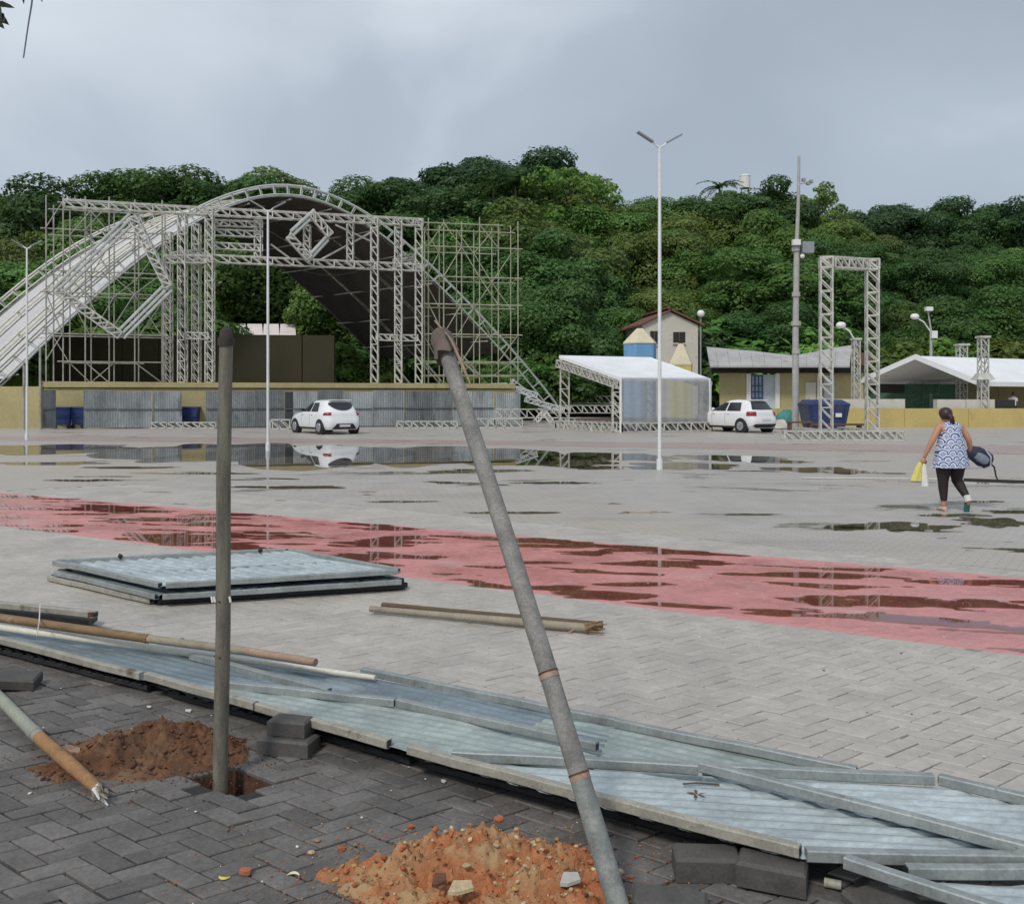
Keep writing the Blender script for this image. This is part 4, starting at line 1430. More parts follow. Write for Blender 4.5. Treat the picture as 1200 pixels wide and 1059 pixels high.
    place(MB().box((.5, 0, 1.452), (.24, .98, .03)), 'spoiler', M_car)
    return o
p = gp(377, 508.5)
car((p.x - .1, p.y + 1.2, 0), R(127), 'white hatchback with small oval rear window parked before the zinc barrier', 0)
p = gp(868, 506.5)
car((p.x, p.y + 1.2, 0), R(120), 'white hatchback with wide rear window parked beside the white booth', 1)

# ------------------------------------------------------------------ white booth
def net_mat():
    m = bpy.data.materials.new('translucent_shade_net')
    m.use_nodes = True
    t = m.node_tree
    n, l = t.nodes, t.links.new
    p = n['Principled BSDF']
    p.inputs['Base Color'].default_value = (0.36, 0.37, 0.38, 1)
    p.inputs['Roughness'].default_value = 0.8
    tr = n.new('ShaderNodeBsdfTransparent')
    geo = n.new('ShaderNodeNewGeometry')
    nz = n.new('ShaderNodeTexNoise')
    nz.inputs['Scale'].default_value = 2.2
    nz.inputs['Detail'].default_value = 5
    mp_ = n.new('ShaderNodeMapping')
    mp_.inputs['Scale'].default_value = (.5, .5, 3)
    l(geo.outputs['Position'], mp_.inputs['Vector'])
    l(mp_.outputs['Vector'], nz.inputs['Vector'])
    ma = n.new('ShaderNodeMapRange')
    ma.inputs['From Min'].default_value, ma.inputs['From Max'].default_value = .3, .7
    ma.inputs['To Min'].default_value, ma.inputs['To Max'].default_value = .20, .40
    l(nz.outputs['Fac'], ma.inputs['Value'])
    ms = n.new('ShaderNodeMixShader')
    l(ma.outputs['Result'], ms.inputs['Fac'])
    l(p.outputs[0], ms.inputs[1])
    l(tr.outputs[0], ms.inputs[2])
    l(ms.outputs[0], n['Material Output'].inputs['Surface'])
    return m
M_net = net_mat()
A_, C_, D_ = Vector((2.57, 49, 0)), Vector((5.33, 44.2, 0)), Vector((10.15, 46.3, 0))
E_ = Vector((7.9, 51.3, 0))
booth = thing('canvas_booth', 'open booth with sloping white canvas roof, truss legs and grey net front', 'booth', (6.2, 47.5, 0))
hA, hC = 4.02, 2.72
z = Vector((0, 0, 1))
roofp = [[A_ + z * hA, E_ + z * (hA - .02)], [C_ + z * hC, D_ + z * (hC + .03)]]
rings = []
for i in range(13):
    f = i / 12
    rings.append([(roofp[0][0].lerp(roofp[1][0], f)).lerp(roofp[0][1].lerp(roofp[1][1], f), j / 12) + z * (-.14 * math.sin(math.pi * f) * math.sin(math.pi * j / 12)) for j in range(13)])
MB().loft(rings, cap=False, closed=False).build('canvas_roof', M_canvas, booth, smooth=60)
for a, b in ((A_ + z * hA, C_ + z * hC), (E_ + z * hA, D_ + z * hC), (A_ + z * hA, E_ + z * hA), (C_ + z * hC, D_ + z * hC)):
    MB().slab([a + z * .02, b + z * .02, b - z * .16, a - z * .16], (0.02, -.02, 0)).build('valance', M_canvas, booth)
beam('truss_beam', A_ + z * (hA - .42), C_ + z * (hC - .36), booth, .36, None, .4, .035, .04)
beam('truss_beam', E_ + z * (hA - .42), D_ + z * (hC - .36), booth, .36, None, .4, .035, .04)
for q, h in ((A_ + Vector((.3, -.1, 0)), hA), (E_, hA), (C_ + Vector((-.12, .2, 0)), hC), (D_ + Vector((-.1, .25, 0)), hC)):
    beam('truss_post', q + z * .1, q + z * (h - .25), booth, .46 if q is not C_ else .3, None, .5, .035, .045, (0, 1, 0))
for q in (C_ + Vector((0.02, -.12, 0)), D_ + Vector((0.05, -.05, 0))):
    MB().tube([q, q + z * hC], .07, 8).build('corner_pole', M_whitep, booth, smooth=40)
for a, b in ((A_, C_), (C_, D_), (D_, E_)):
    beam('base_truss', a + z * .25, b + z * .25, booth, .42, None, .42, .05, .045)
net = []
for i in range(7):
    zz = .38 + (hC - .42) * i / 6
    net.append([C_.lerp(D_, j / 40) + z * zz + Vector((.03, -.12 + .03 * math.sin(j * 1.3) + .02 * math.sin(j * .5 + i), 0)) for j in range(41)])
MB().loft(net, cap=False, closed=False).build('net_front', M_net, booth, smooth=60)
MB().slab([A_.lerp(C_, .3) + z * .55, A_.lerp(C_, .98) + z * .55, D_ + z * .55, E_ + z * .55], (0, 0, .08)).build('floor_board', M_bench, booth)

# ------------------------------------------------------------------ pencil towers
def pencil(px, Y, wpx, tip, shoulder, m, label):
    c = at(px, HZ, Y)
    o = thing('pencil_tower', label, 'pencil tower', (c.x, c.y, 0), 'giant pencil towers by the square')
    r_ = wpx / F * Y / 2 / .97
    zt, zs_ = CH + (HZ - tip) / F * Y, CH + (HZ - shoulder) / F * Y
    hexp = [(math.cos(R(60 * k + 12)), math.sin(R(60 * k + 12))) for k in range(8 - 2)]
    for k in range(6):
        a, b = hexp[k], hexp[(k + 1) % 6]
        i_ = .985
        MB().slab([Vector((c.x + a[0] * r_, c.y + a[1] * r_, 0)), Vector((c.x + (a[0] + (b[0] - a[0]) * i_) * r_, c.y + (a[1] + (b[1] - a[1]) * i_) * r_, 0)),
                   Vector((c.x + (a[0] + (b[0] - a[0]) * i_) * r_, c.y + (a[1] + (b[1] - a[1]) * i_) * r_, zs_)), Vector((c.x + a[0] * r_, c.y + a[1] * r_, zs_))],
                  (-(a[0] + b[0]) * .06, -(a[1] + b[1]) * .06, 0)).build('side_panel', m, o)
    def ring(rr, zz):
        return [Vector((c.x + h[0] * rr, c.y + h[1] * rr, zz)) for h in hexp]
    MB().loft([ring(r_ * 1.04, zs_ - .02), ring(r_ * 1.04, zs_ + .06), ring(r_ * .2, zt - (zt - zs_) * .14)]).build('cone', M_cream, o)
    MB().loft([ring(r_ * .2, zt - (zt - zs_) * .14), ring(r_ * .13, zt)]).build('lead', M_dark, o)
pencil(750, 58, 39, 382, 403, M_bluep, 'faded blue giant pencil tower behind the booth roof')
pencil(798, 54.5, 28, 398.5, 428, M_yellowp, 'faded yellow giant pencil tower behind the booth net')

# ------------------------------------------------------------------ small white house on the slope
HYD = 70
hc = at(785, HZ, HYD)
house = thing('gable_house', 'small old white gable house with red tiled roof at the hill foot', 'house', (hc.x, HYD, hill(hc.x, HYD)))
def hp(px, py, dy=0): return at(px, py, HYD + dy)
gl, gr, ap = hp(752, 381), hp(818, 381), hp(785, 365.5)
gz = hill(hc.x, HYD) - .5
MB().slab([Vector((gl.x, HYD, gz)), Vector((gr.x, HYD, gz)), gr, ap, gl], (-.9, 7, 0)).build('wall', M_plaster, house)
for a, b, n_ in ((gl, ap, 6), (ap, gr, 6)):
    ov = (a - b).normalized() * .35 if a is gl else Vector()
    a2 = a + (a - b).normalized() * .4
    b2 = b + (b - a).normalized() * (.4 if b is gr else 0.0)
    a2 += Vector((.1, -.3, .08)); b2 += Vector((.1, -.3, .08))
    ext_ = Vector((-1.1, 7.8, 0))
    for k in range(n_):
        MB().slab([a2 + ext_ * (k / n_), b2 + ext_ * (k / n_), b2 + ext_ * ((k + .97) / n_), a2 + ext_ * ((k + .97) / n_)], (0, 0, .14)).build('roof_tile_row', M_tile, house)
for (x0, x1, y0, y1) in ((789, 803, 389, 402), (762, 772, 388, 404)):
    w_ = MB().slab([hp(x0, y1, -.05), hp(x1, y1, -.05), hp(x1, y0, -.05), hp(x0, y0, -.05)], (0, .12, 0)).build('window', M_dark, house)
    MB().bar(hp(x0 - .5, y1 + .4, -.12), hp(x1 + .5, y1 + .4, -.12), .06).build('sill', M_plaster, w_)
    MB().bar(hp((x0 + x1) / 2, y1, -.09), hp((x0 + x1) / 2, y0, -.09), .05).build('mullion', M_bench, w_)
fl = thing('flood_lamp', 'round white flood lamp on a thin post right of the small white house', 'lamp', at(820, HZ, 70))
a = at(821, 370, 70)
MB().tube([Vector((a.x, 70, 0)), a], .07, 6).build('pole', M_lampg, fl)
MB().ball(a + Vector((0.0, -.1, .15)), .3, 10, 7).build('lamp_head', M_lampw, fl, smooth=60)

# ------------------------------------------------------------------ ochre building under the wavy roof
BY = 60.5
bl = thing('wavy_roof_building', 'low ochre building under a sagging grey sheet roof behind the mast', 'building', at(915, HZ, BY))
def bp_(px, py, dy=0): return at(px, py, BY + dy)
def wall_part(x0, x1, y0, y1, m, nm, dy=0.0, th=.25):
    a, b = bp_(x0, y1, dy), bp_(x1, y1, dy)
    c, d = bp_(x1, y0, dy), bp_(x0, y0, dy)
    if y1 >= 490:
        a.z = b.z = 0
    return MB().slab([a, b, c, d], (0, th, 0)).build(nm, m, bl)
wall_part(844, 875, 429, 497, M_yellow, 'wall')
wall_part(914.5, 958, 429, 497, M_yellow, 'wall')
wall_part(958, 1012, 429, 497, M_yellow, 'wall', .3)
wall_part(834, 1012, 429, 437, M_dark, 'painted_eave_shadow', -.1, .3)  # dark strip painted in for the shade under the eave
wall_part(875, 880, 438, 497, M_whitep, 'pillar', -.12)
wall_part(908.5, 914, 438, 497, M_whitep, 'pillar', -.12)
wall_part(958, 962, 438, 497, M_whitep, 'pillar', -.12)
wall_part(966, 978, 440, 497, M_paleblue, 'door', .2)
dr = wall_part(880, 894, 439, 497, M_paleblue, 'grille_gate', .05, .1)
for k in range(4):
    a, b = bp_(880.5 + k * 4.3, 497, -.02), bp_(880.5 + k * 4.3, 440, -.02); a.z = 0
    MB().bar(a, b, .055).build('bar', M_bluedoor, dr)
for yy in (440, 452, 459, 466, 474):
    MB().bar(bp_(880, yy, -.04), bp_(894, yy, -.04), .05).build('bar', M_bluedoor, dr)
wall_part(894, 908, 439, 497, M_paleblue, 'door', .05)
wall_part(944, 956, 448, 497, M_plaster, 'door', -.1)
top = [(828, 406), (838, 407.2), (852, 408.5), (866, 410), (880, 411), (895, 412.5), (915, 415), (930, 416.5), (945, 414), (960, 411), (980, 407), (998, 404.5)]
for i in range(len(top) - 1):
    (x0, y0), (x1, y1) = top[i], top[i + 1]
    f0, f1 = (x0 - 828) / 170, (x1 - 828) / 170
    u0, u1 = 832 + f0 * 164, 832 + f1 * 164
    MB().slab([bp_(u0, 428.5, -1.6), bp_(u1 - .25, 428.5, -1.6), bp_(x1 - .25, y1, 1.6), bp_(x0, y0, 1.6)], (0, 0, -.12)).build('roof_sheet', M_roofm, bl)
wall_part(1000, 1022, 413, 428, M_bench, 'side_panel', .8)

# ------------------------------------------------------------------ ochre wall on the right and what stands behind it
WY = 52
wl = thing('ochre_wall', 'long low ochre wall on the right behind the square gate and the woman', 'wall', at(1050, HZ, WY))
xs = [835, 912, 985, 1060, 1135, 1210, 1300]
for i in range(6):
    a, b = at(xs[i] + .2, HZ, WY), at(xs[i + 1] - .2, HZ, WY)
    MB().slab([Vector((a.x, WY, 0)), Vector((b.x, WY, 0)), Vector((b.x, WY, 1.1)), Vector((a.x, WY, 1.1))], (0, .3, 0)).build('wall_section', M_yellow2, wl)
bars = [(966, 1018, 467.5, 'whitewashed concrete block row on the wall behind the square gate legs'), (1018, 1060, 467.5, 'whitewashed block ending right of the square gate'),
        (1097, 1131, 468, 'whitewashed block right behind the head of the woman'), (1131, 1165, 468, 'whitewashed block left of the black box on the wall')]
for x0, x1, y, lab in bars:
    a, b = at(x0 + .3, HZ, WY + .6), at(x1 - .3, HZ, WY + .6)
    zt = CH - (y - HZ) / F * (WY + .6)
    o = MB().box(((a.x + b.x) / 2, WY + .75, zt / 2), (b.x - a.x, .5, zt)).build('concrete_block', M_concw, None, loc=((a.x + b.x) / 2, WY + .75, 0))
    tag(o, lab, 'concrete block', 'whitewashed blocks along the ochre wall')
a, b = at(1165.5, HZ, WY + .6), at(1189, HZ, WY + .6)
o = MB().box(((a.x + b.x) / 2, WY + .8, .8), (b.x - a.x, .5, 1.62)).build('black_box', M_blackp, None, loc=((a.x + b.x) / 2, WY + .8, 0))
tag(o, 'black box standing on the wall line below the man in white', 'box')
yb = thing('ochre_building', 'plain ochre building wall under the right end of the marquee', 'building', at(1170, HZ, 66))
for i, (x0, x1) in enumerate(((1134, 1170), (1170, 1206), (1206, 1290))):
    a, b = at(x0, 449, 66), at(x1 - .3, 449, 66)
    MB().slab([Vector((a.x, 66, 0)), Vector((b.x, 66, 0)), b, a], (0, .4, 0)).build('wall_section', M_yellow, yb)
# green mesh fence under the marquee
def mesh_mat():
    m = M_net.copy()
    m.name = 'green_fence_mesh'
    m.node_tree.nodes['Principled BSDF'].inputs['Base Color'].default_value = (0.10, 0.22, 0.15, 1)
    return m
M_gnet = mesh_mat()
M_gpost = mat('green_fence_post', (0.10, 0.2, 0.14), 0.6, 0, 0.1, 3)
mf = thing('mesh_fence', 'green mesh fence with posts in the shade under the marquee', 'fence', at(1060, HZ, 63))
fx = [1008, 1030, 1052, 1082, 1100, 1134]
for i, x in enumerate(fx):
    a = at(x, 449, 63)
    MB().tube([Vector((a.x, 63, 0)), a], .05, 6).build('post', M_gpost, mf)
    if i:
        b = at(fx[i - 1], 449, 63)
        MB().slab([Vector((b.x + .06, 63, .1)), Vector((a.x - .06, 63, .1)), a + Vector((-.06, 0, -.05)), b + Vector((.06, 0, -.05))], (0, .02, 0)).build('mesh_panel', M_gnet, mf)

# ------------------------------------------------------------------ marquee
mq = thing('white_marquee', 'long white marquee with one open gable end, right of the square gate', 'marquee', (26, 57, 0))
Rr, Ff = Vector((23.7, 61, 2.9)), Vector((27.9, 53, 2.62))
ax = Vector((8, 4.1, 0)).normalized()
Mm = Vector((25.75, 57, 4.38))
nb_ = 4
for k in range(nb_):
    for e0, nm in ((Rr, 'canvas_slope'), (Ff, 'canvas_slope')):
        rings = []
        for i in range(9):
            f = i / 8
            q = Mm.lerp(e0, f) + Vector((0, 0, -.16 * math.sin(math.pi * f)))
            rings.append([q + ax * (5 * k + 5 * j / 8) + Vector((0, 0, -.10 * math.sin(math.pi * j / 8) * f)) for j in range(9)])
        MB().loft(rings, cap=False, closed=False).build(nm, M_canvas, mq, smooth=60)
for e0 in (Rr, Ff):
    d = (e0 - Mm).normalized()
    MB().slab([Mm + Vector((-.12, 0, .1)), e0 + d * .35 + Vector((-.12, 0, .1)), e0 + d * .35 + Vector((-.12, 0, -.28)), Mm + Vector((-.12, 0, -.22))], (.1, .05, 0)).build('gable_edge', M_canvas, mq)
    for k in range(nb_):
        a, b = e0 + ax * (5 * k), e0 + ax * (5 * k + 4.9)
        MB().slab([a + Vector((0, 0, .05)), b + Vector((0, 0, .05)), b - Vector((0, 0, .22)), a - Vector((0, 0, .22))], (.03, -.03, 0)).build('valance', M_canvas, mq)
    for k in range(nb_ + 1):
        a = e0 + ax * 5 * k + Vector((.1, 0, 0))
        MB().tube([Vector((a.x, a.y, 0)), a], .06, 6).build('leg', M_whitep, mq)
# dark sheet under the far eave, coloured to stand in for the shade inside
M_inner = mat('dark_green_inside_shade', (0.05, 0.055, 0.05), 0.9, 0, 0.2, 2)
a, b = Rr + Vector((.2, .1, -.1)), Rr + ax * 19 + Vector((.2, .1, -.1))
MB().slab([a + Vector((0, 0, -.75)), b + Vector((0, 0, -.75)), b, a], (0, .03, 0)).build('inside_shade_sheet', M_inner, mq)

# truss towers by the marquee
def truss_tower(px, Y, top, w_, label, base_=0.0, cap=True, plate=None):
    a = at(px, top, Y)
    o = thing('truss_tower', label, 'truss tower', (a.x, Y, base_), 'truss towers by the marquee')
    MB().truss(Vector((a.x, Y, base_ + .05)), a, w_, .5, .045, .035, (0, 1, 0)).build('truss_post', M_galv, o)
    if cap:
        MB().box(a + Vector((0, 0, .06)), (w_ * 1.5, w_ * 1.5, .12)).build('cap_plate', M_galv, o)
    if plate:
        MB().box(at(px, plate, Y), (1.1, .8, .4), taper=.55).build('collar_plate', M_galv, o)
truss_tower(1003, 54, 398.5, .36, 'short truss tower between the gate legs with a street lamp behind', cap=True)
truss_tower(1127, 60, 405, .5, 'stubby capped truss tower, left one poking through the marquee')
truss_tower(1152, 52.6, 396, .42, 'taller truss tower standing at the front eave of the marquee', plate=441)

# ------------------------------------------------------------------ curved street lamps
def street_lamp(px, Y, head, elbow, label, box=None, extra=None):
    e_ = at(*elbow, Y)
    h_ = at(*head, Y)
    o = thing('street_lamp', label, 'street lamp', (e_.x, Y, 0), 'curved arm street lamps on the right')
    MB().tube([Vector((e_.x, Y, 0)), e_], [.13, .10], 8).build('pole', M_conc, o, smooth=40)
    mid = e_.lerp(h_, .45) + Vector((0, 0, .16))
    MB().tube([e_ + Vector((0, 0, -.15)), mid, h_], .055, 6).build('arm', M_whitep, o, smooth=40)
    MB().ball(h_, .32, 10, 7, (1.1, .8, .75)).build('lamp_head', M_lampw, o, smooth=60)
    if box:
        c = at(*box, Y - .2)
        MB().box(c, (.42, .3, .55)).build('meter_box', M_whitep, o)
    if extra:
        c = at(*extra, Y - .2)
        MB().tube([e_, c + Vector((0, .2, 0))], .06, 6).build('mast_tip', M_conc, o)
        MB().box(c, (.5, .35, .3)).build('flood_light', M_whitep, o)
street_lamp(1003, 62, (985.5, 381), (1003.5, 399), 'white curved street lamp between the legs of the square gate')
street_lamp(1092, 68, (1072, 371), (1091, 387), 'white curved street lamp with small meter box above the marquee peak', (1094.5, 392), (1088.5, 362))

# ------------------------------------------------------------------ tall concrete mast
MY = 48.6
a = at(932, HZ, MY)
mast = thing('concrete_mast', 'tall grey mast with light box left of the square truss gate', 'mast', (a.x, MY, 0))
def mpz(py): return CH + (HZ - py) / F * MY
MB().tube([(a.x, MY, 0), (a.x + .02, MY, mpz(380)), (a.x + .08, MY, mpz(285))], [.19, .165, .15], 12).build('pole', M_conc, mast, smooth=40)
MB().tube([(a.x + .08, MY, mpz(285)), (a.x + .16, MY, mpz(240)), (a.x + .2, MY, mpz(183))], [.11, .095, .07], 10).build('upper_pole', M_conc, mast, smooth=40)
for py in (379, 345, 292, 412):
    MB().tube([(a.x + .04, MY, mpz(py) - .12), (a.x + .04, MY, mpz(py) + .12)], .22 if py != 379 else .26, 12).build('band', M_conc, mast)
MB().box((a.x + .62, MY - .1, mpz(290.5)), (.62, .4, .6)).build('light_box', M_lampg, mast)
MB().box((a.x - .02, MY - .22, mpz(285)), (.42, .25, .3)).build('flood_light', M_whitep, mast)
MB().ball((a.x + .32, MY - .2, mpz(301)), .13, 8, 6).build('camera_dome', M_whitep, mast, smooth=60)
MB().bar((a.x + .14, MY, mpz(216)), (a.x + .8, MY, mpz(214)), .03).build('bracket', M_lampg, mast)
for dx, py in ((.45, 211), (.7, 215), (.85, 213)):
    MB().box((a.x + dx, MY, mpz(py)), (.18, .2, .16)).build('flood_light', M_lampg, mast)

# ------------------------------------------------------------------ square truss gate
QY = 37.2
gate = thing('square_truss_gate', 'tall free standing square gate of box truss on a truss base', 'truss gate', at(995, 515, QY))
g0, g1 = at(968, HZ, QY), at(1022, HZ, QY + .6)
zt = CH + (HZ - 302) / F * QY
for q in (g0, g1):
    beam('truss_post', Vector((q.x, q.y, .35)), Vector((q.x, q.y, zt - .42)), gate, .46, None, .5, .036, .042, (.22, 1, 0))
    MB().truss((q.x, q.y, zt - .42), (q.x, q.y, zt), .48, .42, .05, .05, (.22, 1, 0)).build('corner_block', M_galv, gate)
zb = zt - .2
beam('truss_beam', Vector((g0.x + .25, g0.y, zb)), Vector((g1.x - .25, g1.y, zb)), gate, .42, None, .36, .04, .045)
for (x0, x1, y, w_) in ((918, 990, 515.8, .3), (990, 1058, 515.8, .3)):
    p, q = gp(x0, y), gp(x1, y)
    MB().truss(p + z * .2, q + z * .2, .34, .36, .04, .045).build('base_truss', M_galv, gate)
for q in (g0, g1):
    MB().truss((q.x, q.y - .1, .2), (q.x - .2, q.y + 3.0, .2), .34, .4, .04, .04).build('base_truss', M_galv, gate)
# low benches and boards between the gate feet
def bench(x0, x1, y, label, zt_=.5, dp=.5):
    p, q = gp(x0, y), gp(x1, y)
    o = thing('low_bench', label, 'bench', ((p.x + q.x) / 2, p.y, 0), 'low brown benches by the square gate')
    MB().slab([p + z * zt_, q + z * zt_, q + z * zt_ + Vector((0, dp, 0)), p + z * zt_ + Vector((0, dp, 0))], (0, 0, .08)).build('seat', M_bench, o)
    for f in (.08, .92):
        c = p.lerp(q, f)
        MB().box(c + Vector((0, dp / 2, zt_ / 2)), (.1, dp * .9, zt_)).build('leg', M_bench, o)
bench(925, 953, 508, 'dark brown bench left of the gate, in front of the blue skip')
bench(955, 1014, 509, 'long brown bench between the feet of the square gate', .42)
# blue skip
c = at(964, HZ, 47.2)
sk = thing('blue_skip', 'dark blue steel waste skip with a white label behind the gate', 'skip', (c.x, c.y, 0))
def skr(hw, hy, zz, dx=0): return [Vector((c.x + dx - hw, c.y - hy, zz)), Vector((c.x + dx + hw, c.y - hy, zz)), Vector((c.x + dx + hw, c.y + hy, zz)), Vector((c.x + dx - hw, c.y + hy, zz))]
MB().loft([skr(.86, .6, .12, .05), skr(.95, .65, .35, .05), skr(1.1, .78, 1.32, .05)]).build('body', M_navy_steel, sk)
MB().loft([skr(1.12, .8, 1.32, .05), skr(1.12, .8, 1.4, .05), skr(.85, .55, 1.62, -.05)]).build('lid', M_navy_steel, sk)
for x in (-.9, -.3, .3, .9):
    MB().bar((c.x + .05 + x * .85, c.y - .67, .3), (c.x + .05 + x * .98, c.y - .80, 1.3), .04).build('rib', M_navy_steel, sk)
MB().box((c.x + .56, c.y - .775, .82), (.32, .06, .2)).build('label', M_plate, sk)
for x in (-.7, .78):
    MB().tube([(c.x + x, c.y - .58, .1), (c.x + x, c.y - .48, .1)], .1, 10).build('wheel', M_black, sk)
# turquoise bundle and rubble beside the mast
M_teal = mat('turquoise_tarp', (0.06, 0.24, 0.22), 0.7, 0, 0.2, 3)
q = gp(925, 502)
random.seed(5)
o = MB().ball(q + Vector((0, .4, .45)), .62, 16, 10, (1.0, .7, .9), .16).build('tarp_bundle', M_teal, None, 60, loc=(q.x, q.y + .4, 0))
tag(o, 'crumpled turquoise tarp bundle left of the mast foot', 'tarp')
o = MB().ball(gp(914, 503) + Vector((0, 0, .2)), .5, 14, 8, (1.1, .8, .6), .25).build('white_sack', M_concw, None, 40, loc=tuple(gp(914, 503)))
tag(o, 'pale crumpled sack on the ground beside the second white hatchback', 'sack')
# water tank on the skyline
q = at(873, 211, 128)
wt = thing('water_tank', 'small white water tank on the skyline above the wavy roof', 'water tank', (q.x, 128, q.z - 4))
MB().tube([q + Vector((0, 0, -1.2)), q + Vector((0, 0, .5))], .75, 14).build('tank', M_whitep, wt, smooth=40)
MB().tube([q + Vector((0, 0, .5)), q + Vector((0, 0, .75))], [.8, .5], 14).build('lid', M_whitep, wt)
for d in (-.5, .5):
    MB().bar(q + Vector((d, 0, -6)), q + Vector((d, 0, -1.2)), .12).build('leg', M_conc, wt)
# ------------------------------------------------------------------ fallen fence panels in the foreground
M_zinc = mat('galvanised_corrugated_sheet', (0.45, 0.51, 0.525), 0.4, 0.25, 0.24, 2.6, grain=.22, stain=(0.31, 0.335, 0.335), sscale=2.1, sth=0.58, stretch=(1, 2.5, 1), stain2=(0.20, 0.16, 0.12), bump=0.1, bscale=60, bdist=0.002)
M_zincg = mat('greenish_dulled_sheet', (0.345, 0.40, 0.38), 0.45, 0.2, 0.24, 2.6, grain=.22, stain=(0.28, 0.31, 0.30), sscale=2.2, sth=0.58, stain2=(0.20, 0.16, 0.12), stretch=(1, 2, 1), bump=0.1, bscale=60, bdist=0.002)
M_zincd = mat('bluish_dark_sheet', (0.20, 0.25, 0.28), 0.42, 0.25, 0.24, 2.2, grain=.22, stain=(0.30, 0.36, 0.38), sscale=1.2, sth=0.55, stretch=(1, 2, 1), bump=0.1, bscale=60, bdist=0.002)
M_rail = mat('galvanised_rail', (0.32, 0.345, 0.34), 0.5, 0.3, 0.2, 7, stain=(0.20, 0.16, 0.11), sscale=6, sth=0.6, stain2=(0.13, 0.07, 0.04), bump=0.2, bscale=50, bdist=0.002)
M_railc = mat('dirty_cream_rail', (0.35, 0.335, 0.28), 0.65, 0.1, 0.22, 8, stain=(0.13, 0.10, 0.07), sscale=6, sth=0.57, stain2=(0.15, 0.08, 0.05), bump=0.35, bscale=50, bdist=0.003)
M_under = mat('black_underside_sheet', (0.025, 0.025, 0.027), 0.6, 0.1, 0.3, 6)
M_scrap = mat('white_scrap', (0.66, 0.64, 0.60), 0.8, 0, 0.1, 8)

def sheet_mesh(name, corners, cdir, m, parent, pitch=0.062, amp=0.007, drop=0.0, sag=0.0):
    """corrugated sheet cut to a polygon; corrugations run along cdir"""
    c = sum((Vector(q) for q in corners), Vector()) / len(corners)
    # plane through the corners
    nrm = Vector()
    for i in range(len(corners)):
        a, b = Vector(corners[i]), Vector(corners[(i + 1) % len(corners)])
        nrm += (a - c).cross(b - c)
    nrm.normalize()
    if nrm.z < 0: nrm = -nrm
    x = Vector(cdir); x = (x - nrm * x.dot(nrm)).normalized()
    y = nrm.cross(x)
    us = [(Vector(q) - c).dot(x) for q in corners]
    vs_ = [(Vector(q) - c).dot(y) for q in corners]
    nu = max(2, int((max(us) - min(us)) / 0.16))
    nv = int((max(vs_) - min(vs_)) / (pitch / 8)) + 1
    bm = bmesh.new()
    grid = []
    for i in range(nu + 1):
        u = min(us) + (max(us) - min(us)) * i / nu
        col = []
        for j in range(nv + 1):
            v = min(vs_) + (max(vs_) - min(vs_)) * j / nv
            ph = 2 * math.pi * v / pitch
            h = amp * max(-0.75, min(0.75, math.sin(ph) * 1.2)) + 0.011 * mnoise.noise(Vector((u * 1.6, v * 2.4, c.x)))
            col.append(bm.verts.new(c + x * u + y * v + nrm * (h + drop - sag * (1 - (2 * i / nu - 1) ** 2))))
        grid.append(col)
    for i in range(nu):
        for j in range(nv):
            bm.faces.new((grid[i][j], grid[i + 1][j], grid[i + 1][j + 1], grid[i][j + 1]))
    n = len(corners)
    for i in range(n):
        a, b = Vector(corners[i]), Vector(corners[(i + 1) % n])
        pn = (b - a).cross(nrm).normalized()
        if (c - a).dot(pn) > 0: pn = -pn
        bmesh.ops.bisect_plane(bm, geom=bm.verts[:] + bm.edges[:] + bm.faces[:], plane_co=a, plane_no=pn, clear_outer=True)
    off = wloc(parent)
    for v in bm.verts: v.co -= off
    me = bpy.data.meshes.new(name)
    bm.to_mesh(me); bm.free()
    me.materials.append(m)
    me.polygons.foreach_set('use_smooth', [True] * len(me.polygons))
    return link(name, me, parent)

def rail(p, q, m, parent, w_=0.04, h_=0.042, dz=0.010, name='rail', rust=False):
    """square tube lying on the sheet from p to q, open dark ends"""
    p, q = Vector(p), Vector(q)
    d = (q - p)
    L_ = d.length
    t = d.normalized()
    rt = Matrix((t, Vector((0, 0, 1)).cross(t).normalized(), t.cross(Vector((0, 0, 1)).cross(t).normalized()))).transposed()
    mb = MB()
    rings = []
    n_ = max(2, int(L_ / .12))
    for i in range(n_ + 1):
        c = p + d * (i / n_) + Vector((.004 * mnoise.noise(p * 5 + Vector((i * .33, 2, 0))), .005 * mnoise.noise(p * 5 + Vector((i * .33, 7, 0))), dz + h_ / 2 - .01 + .005 * mnoise.noise(p * 3 + Vector((i * .4, 0, 0)))))
        ring = []
        for (a, b) in ((-1, -.8), (-.8, -1), (.8, -1), (1, -.8), (1, .8), (.8, 1), (-.8, 1), (-1, .8)):
            ring.append(c + rt @ Vector((0, a * w_ / 2, b * h_ / 2)))
        rings.append(ring)
    mb.loft(rings)
    o = mb.build(name, m, parent, smooth=40)
    for e_, s_ in ((p, -1), (q, 1)):
        MB().box(e_ + t * (.0006 * s_) + Vector((0, 0, dz + h_ / 2 - .01)), (.0014, w_ * .66, h_ * .66), rot=rt).build('tube_mouth', M_rust if rust else M_blackp, o)
    return o

def P(px, py, z_): return gp(px, py, z_)
def panel(label, corners, cdir, m, rails, sag=0.0, amp=0.007, rm=None, under=None, pitch=0.062):
    c = sum((Vector(q) for q in corners), Vector()) / len(corners)
    o = thing('fence_panel', label, 'fence panel', (c.x, c.y, 0), 'fallen zinc fence panels in the foreground')
    sheet_mesh('sheet', corners, cdir, m, o, pitch, amp, sag=sag)
    for r_ in rails:
        rail(r_[0], r_[1], r_[2] if len(r_) > 2 else M_rail, o)
    return o
Z0, Z1, Z2, Z3 = 0.062, 0.082, 0.105, 0.128
dU = U
d6 = Vector((math.cos(R(-7)), math.sin(R(-7)), 0))
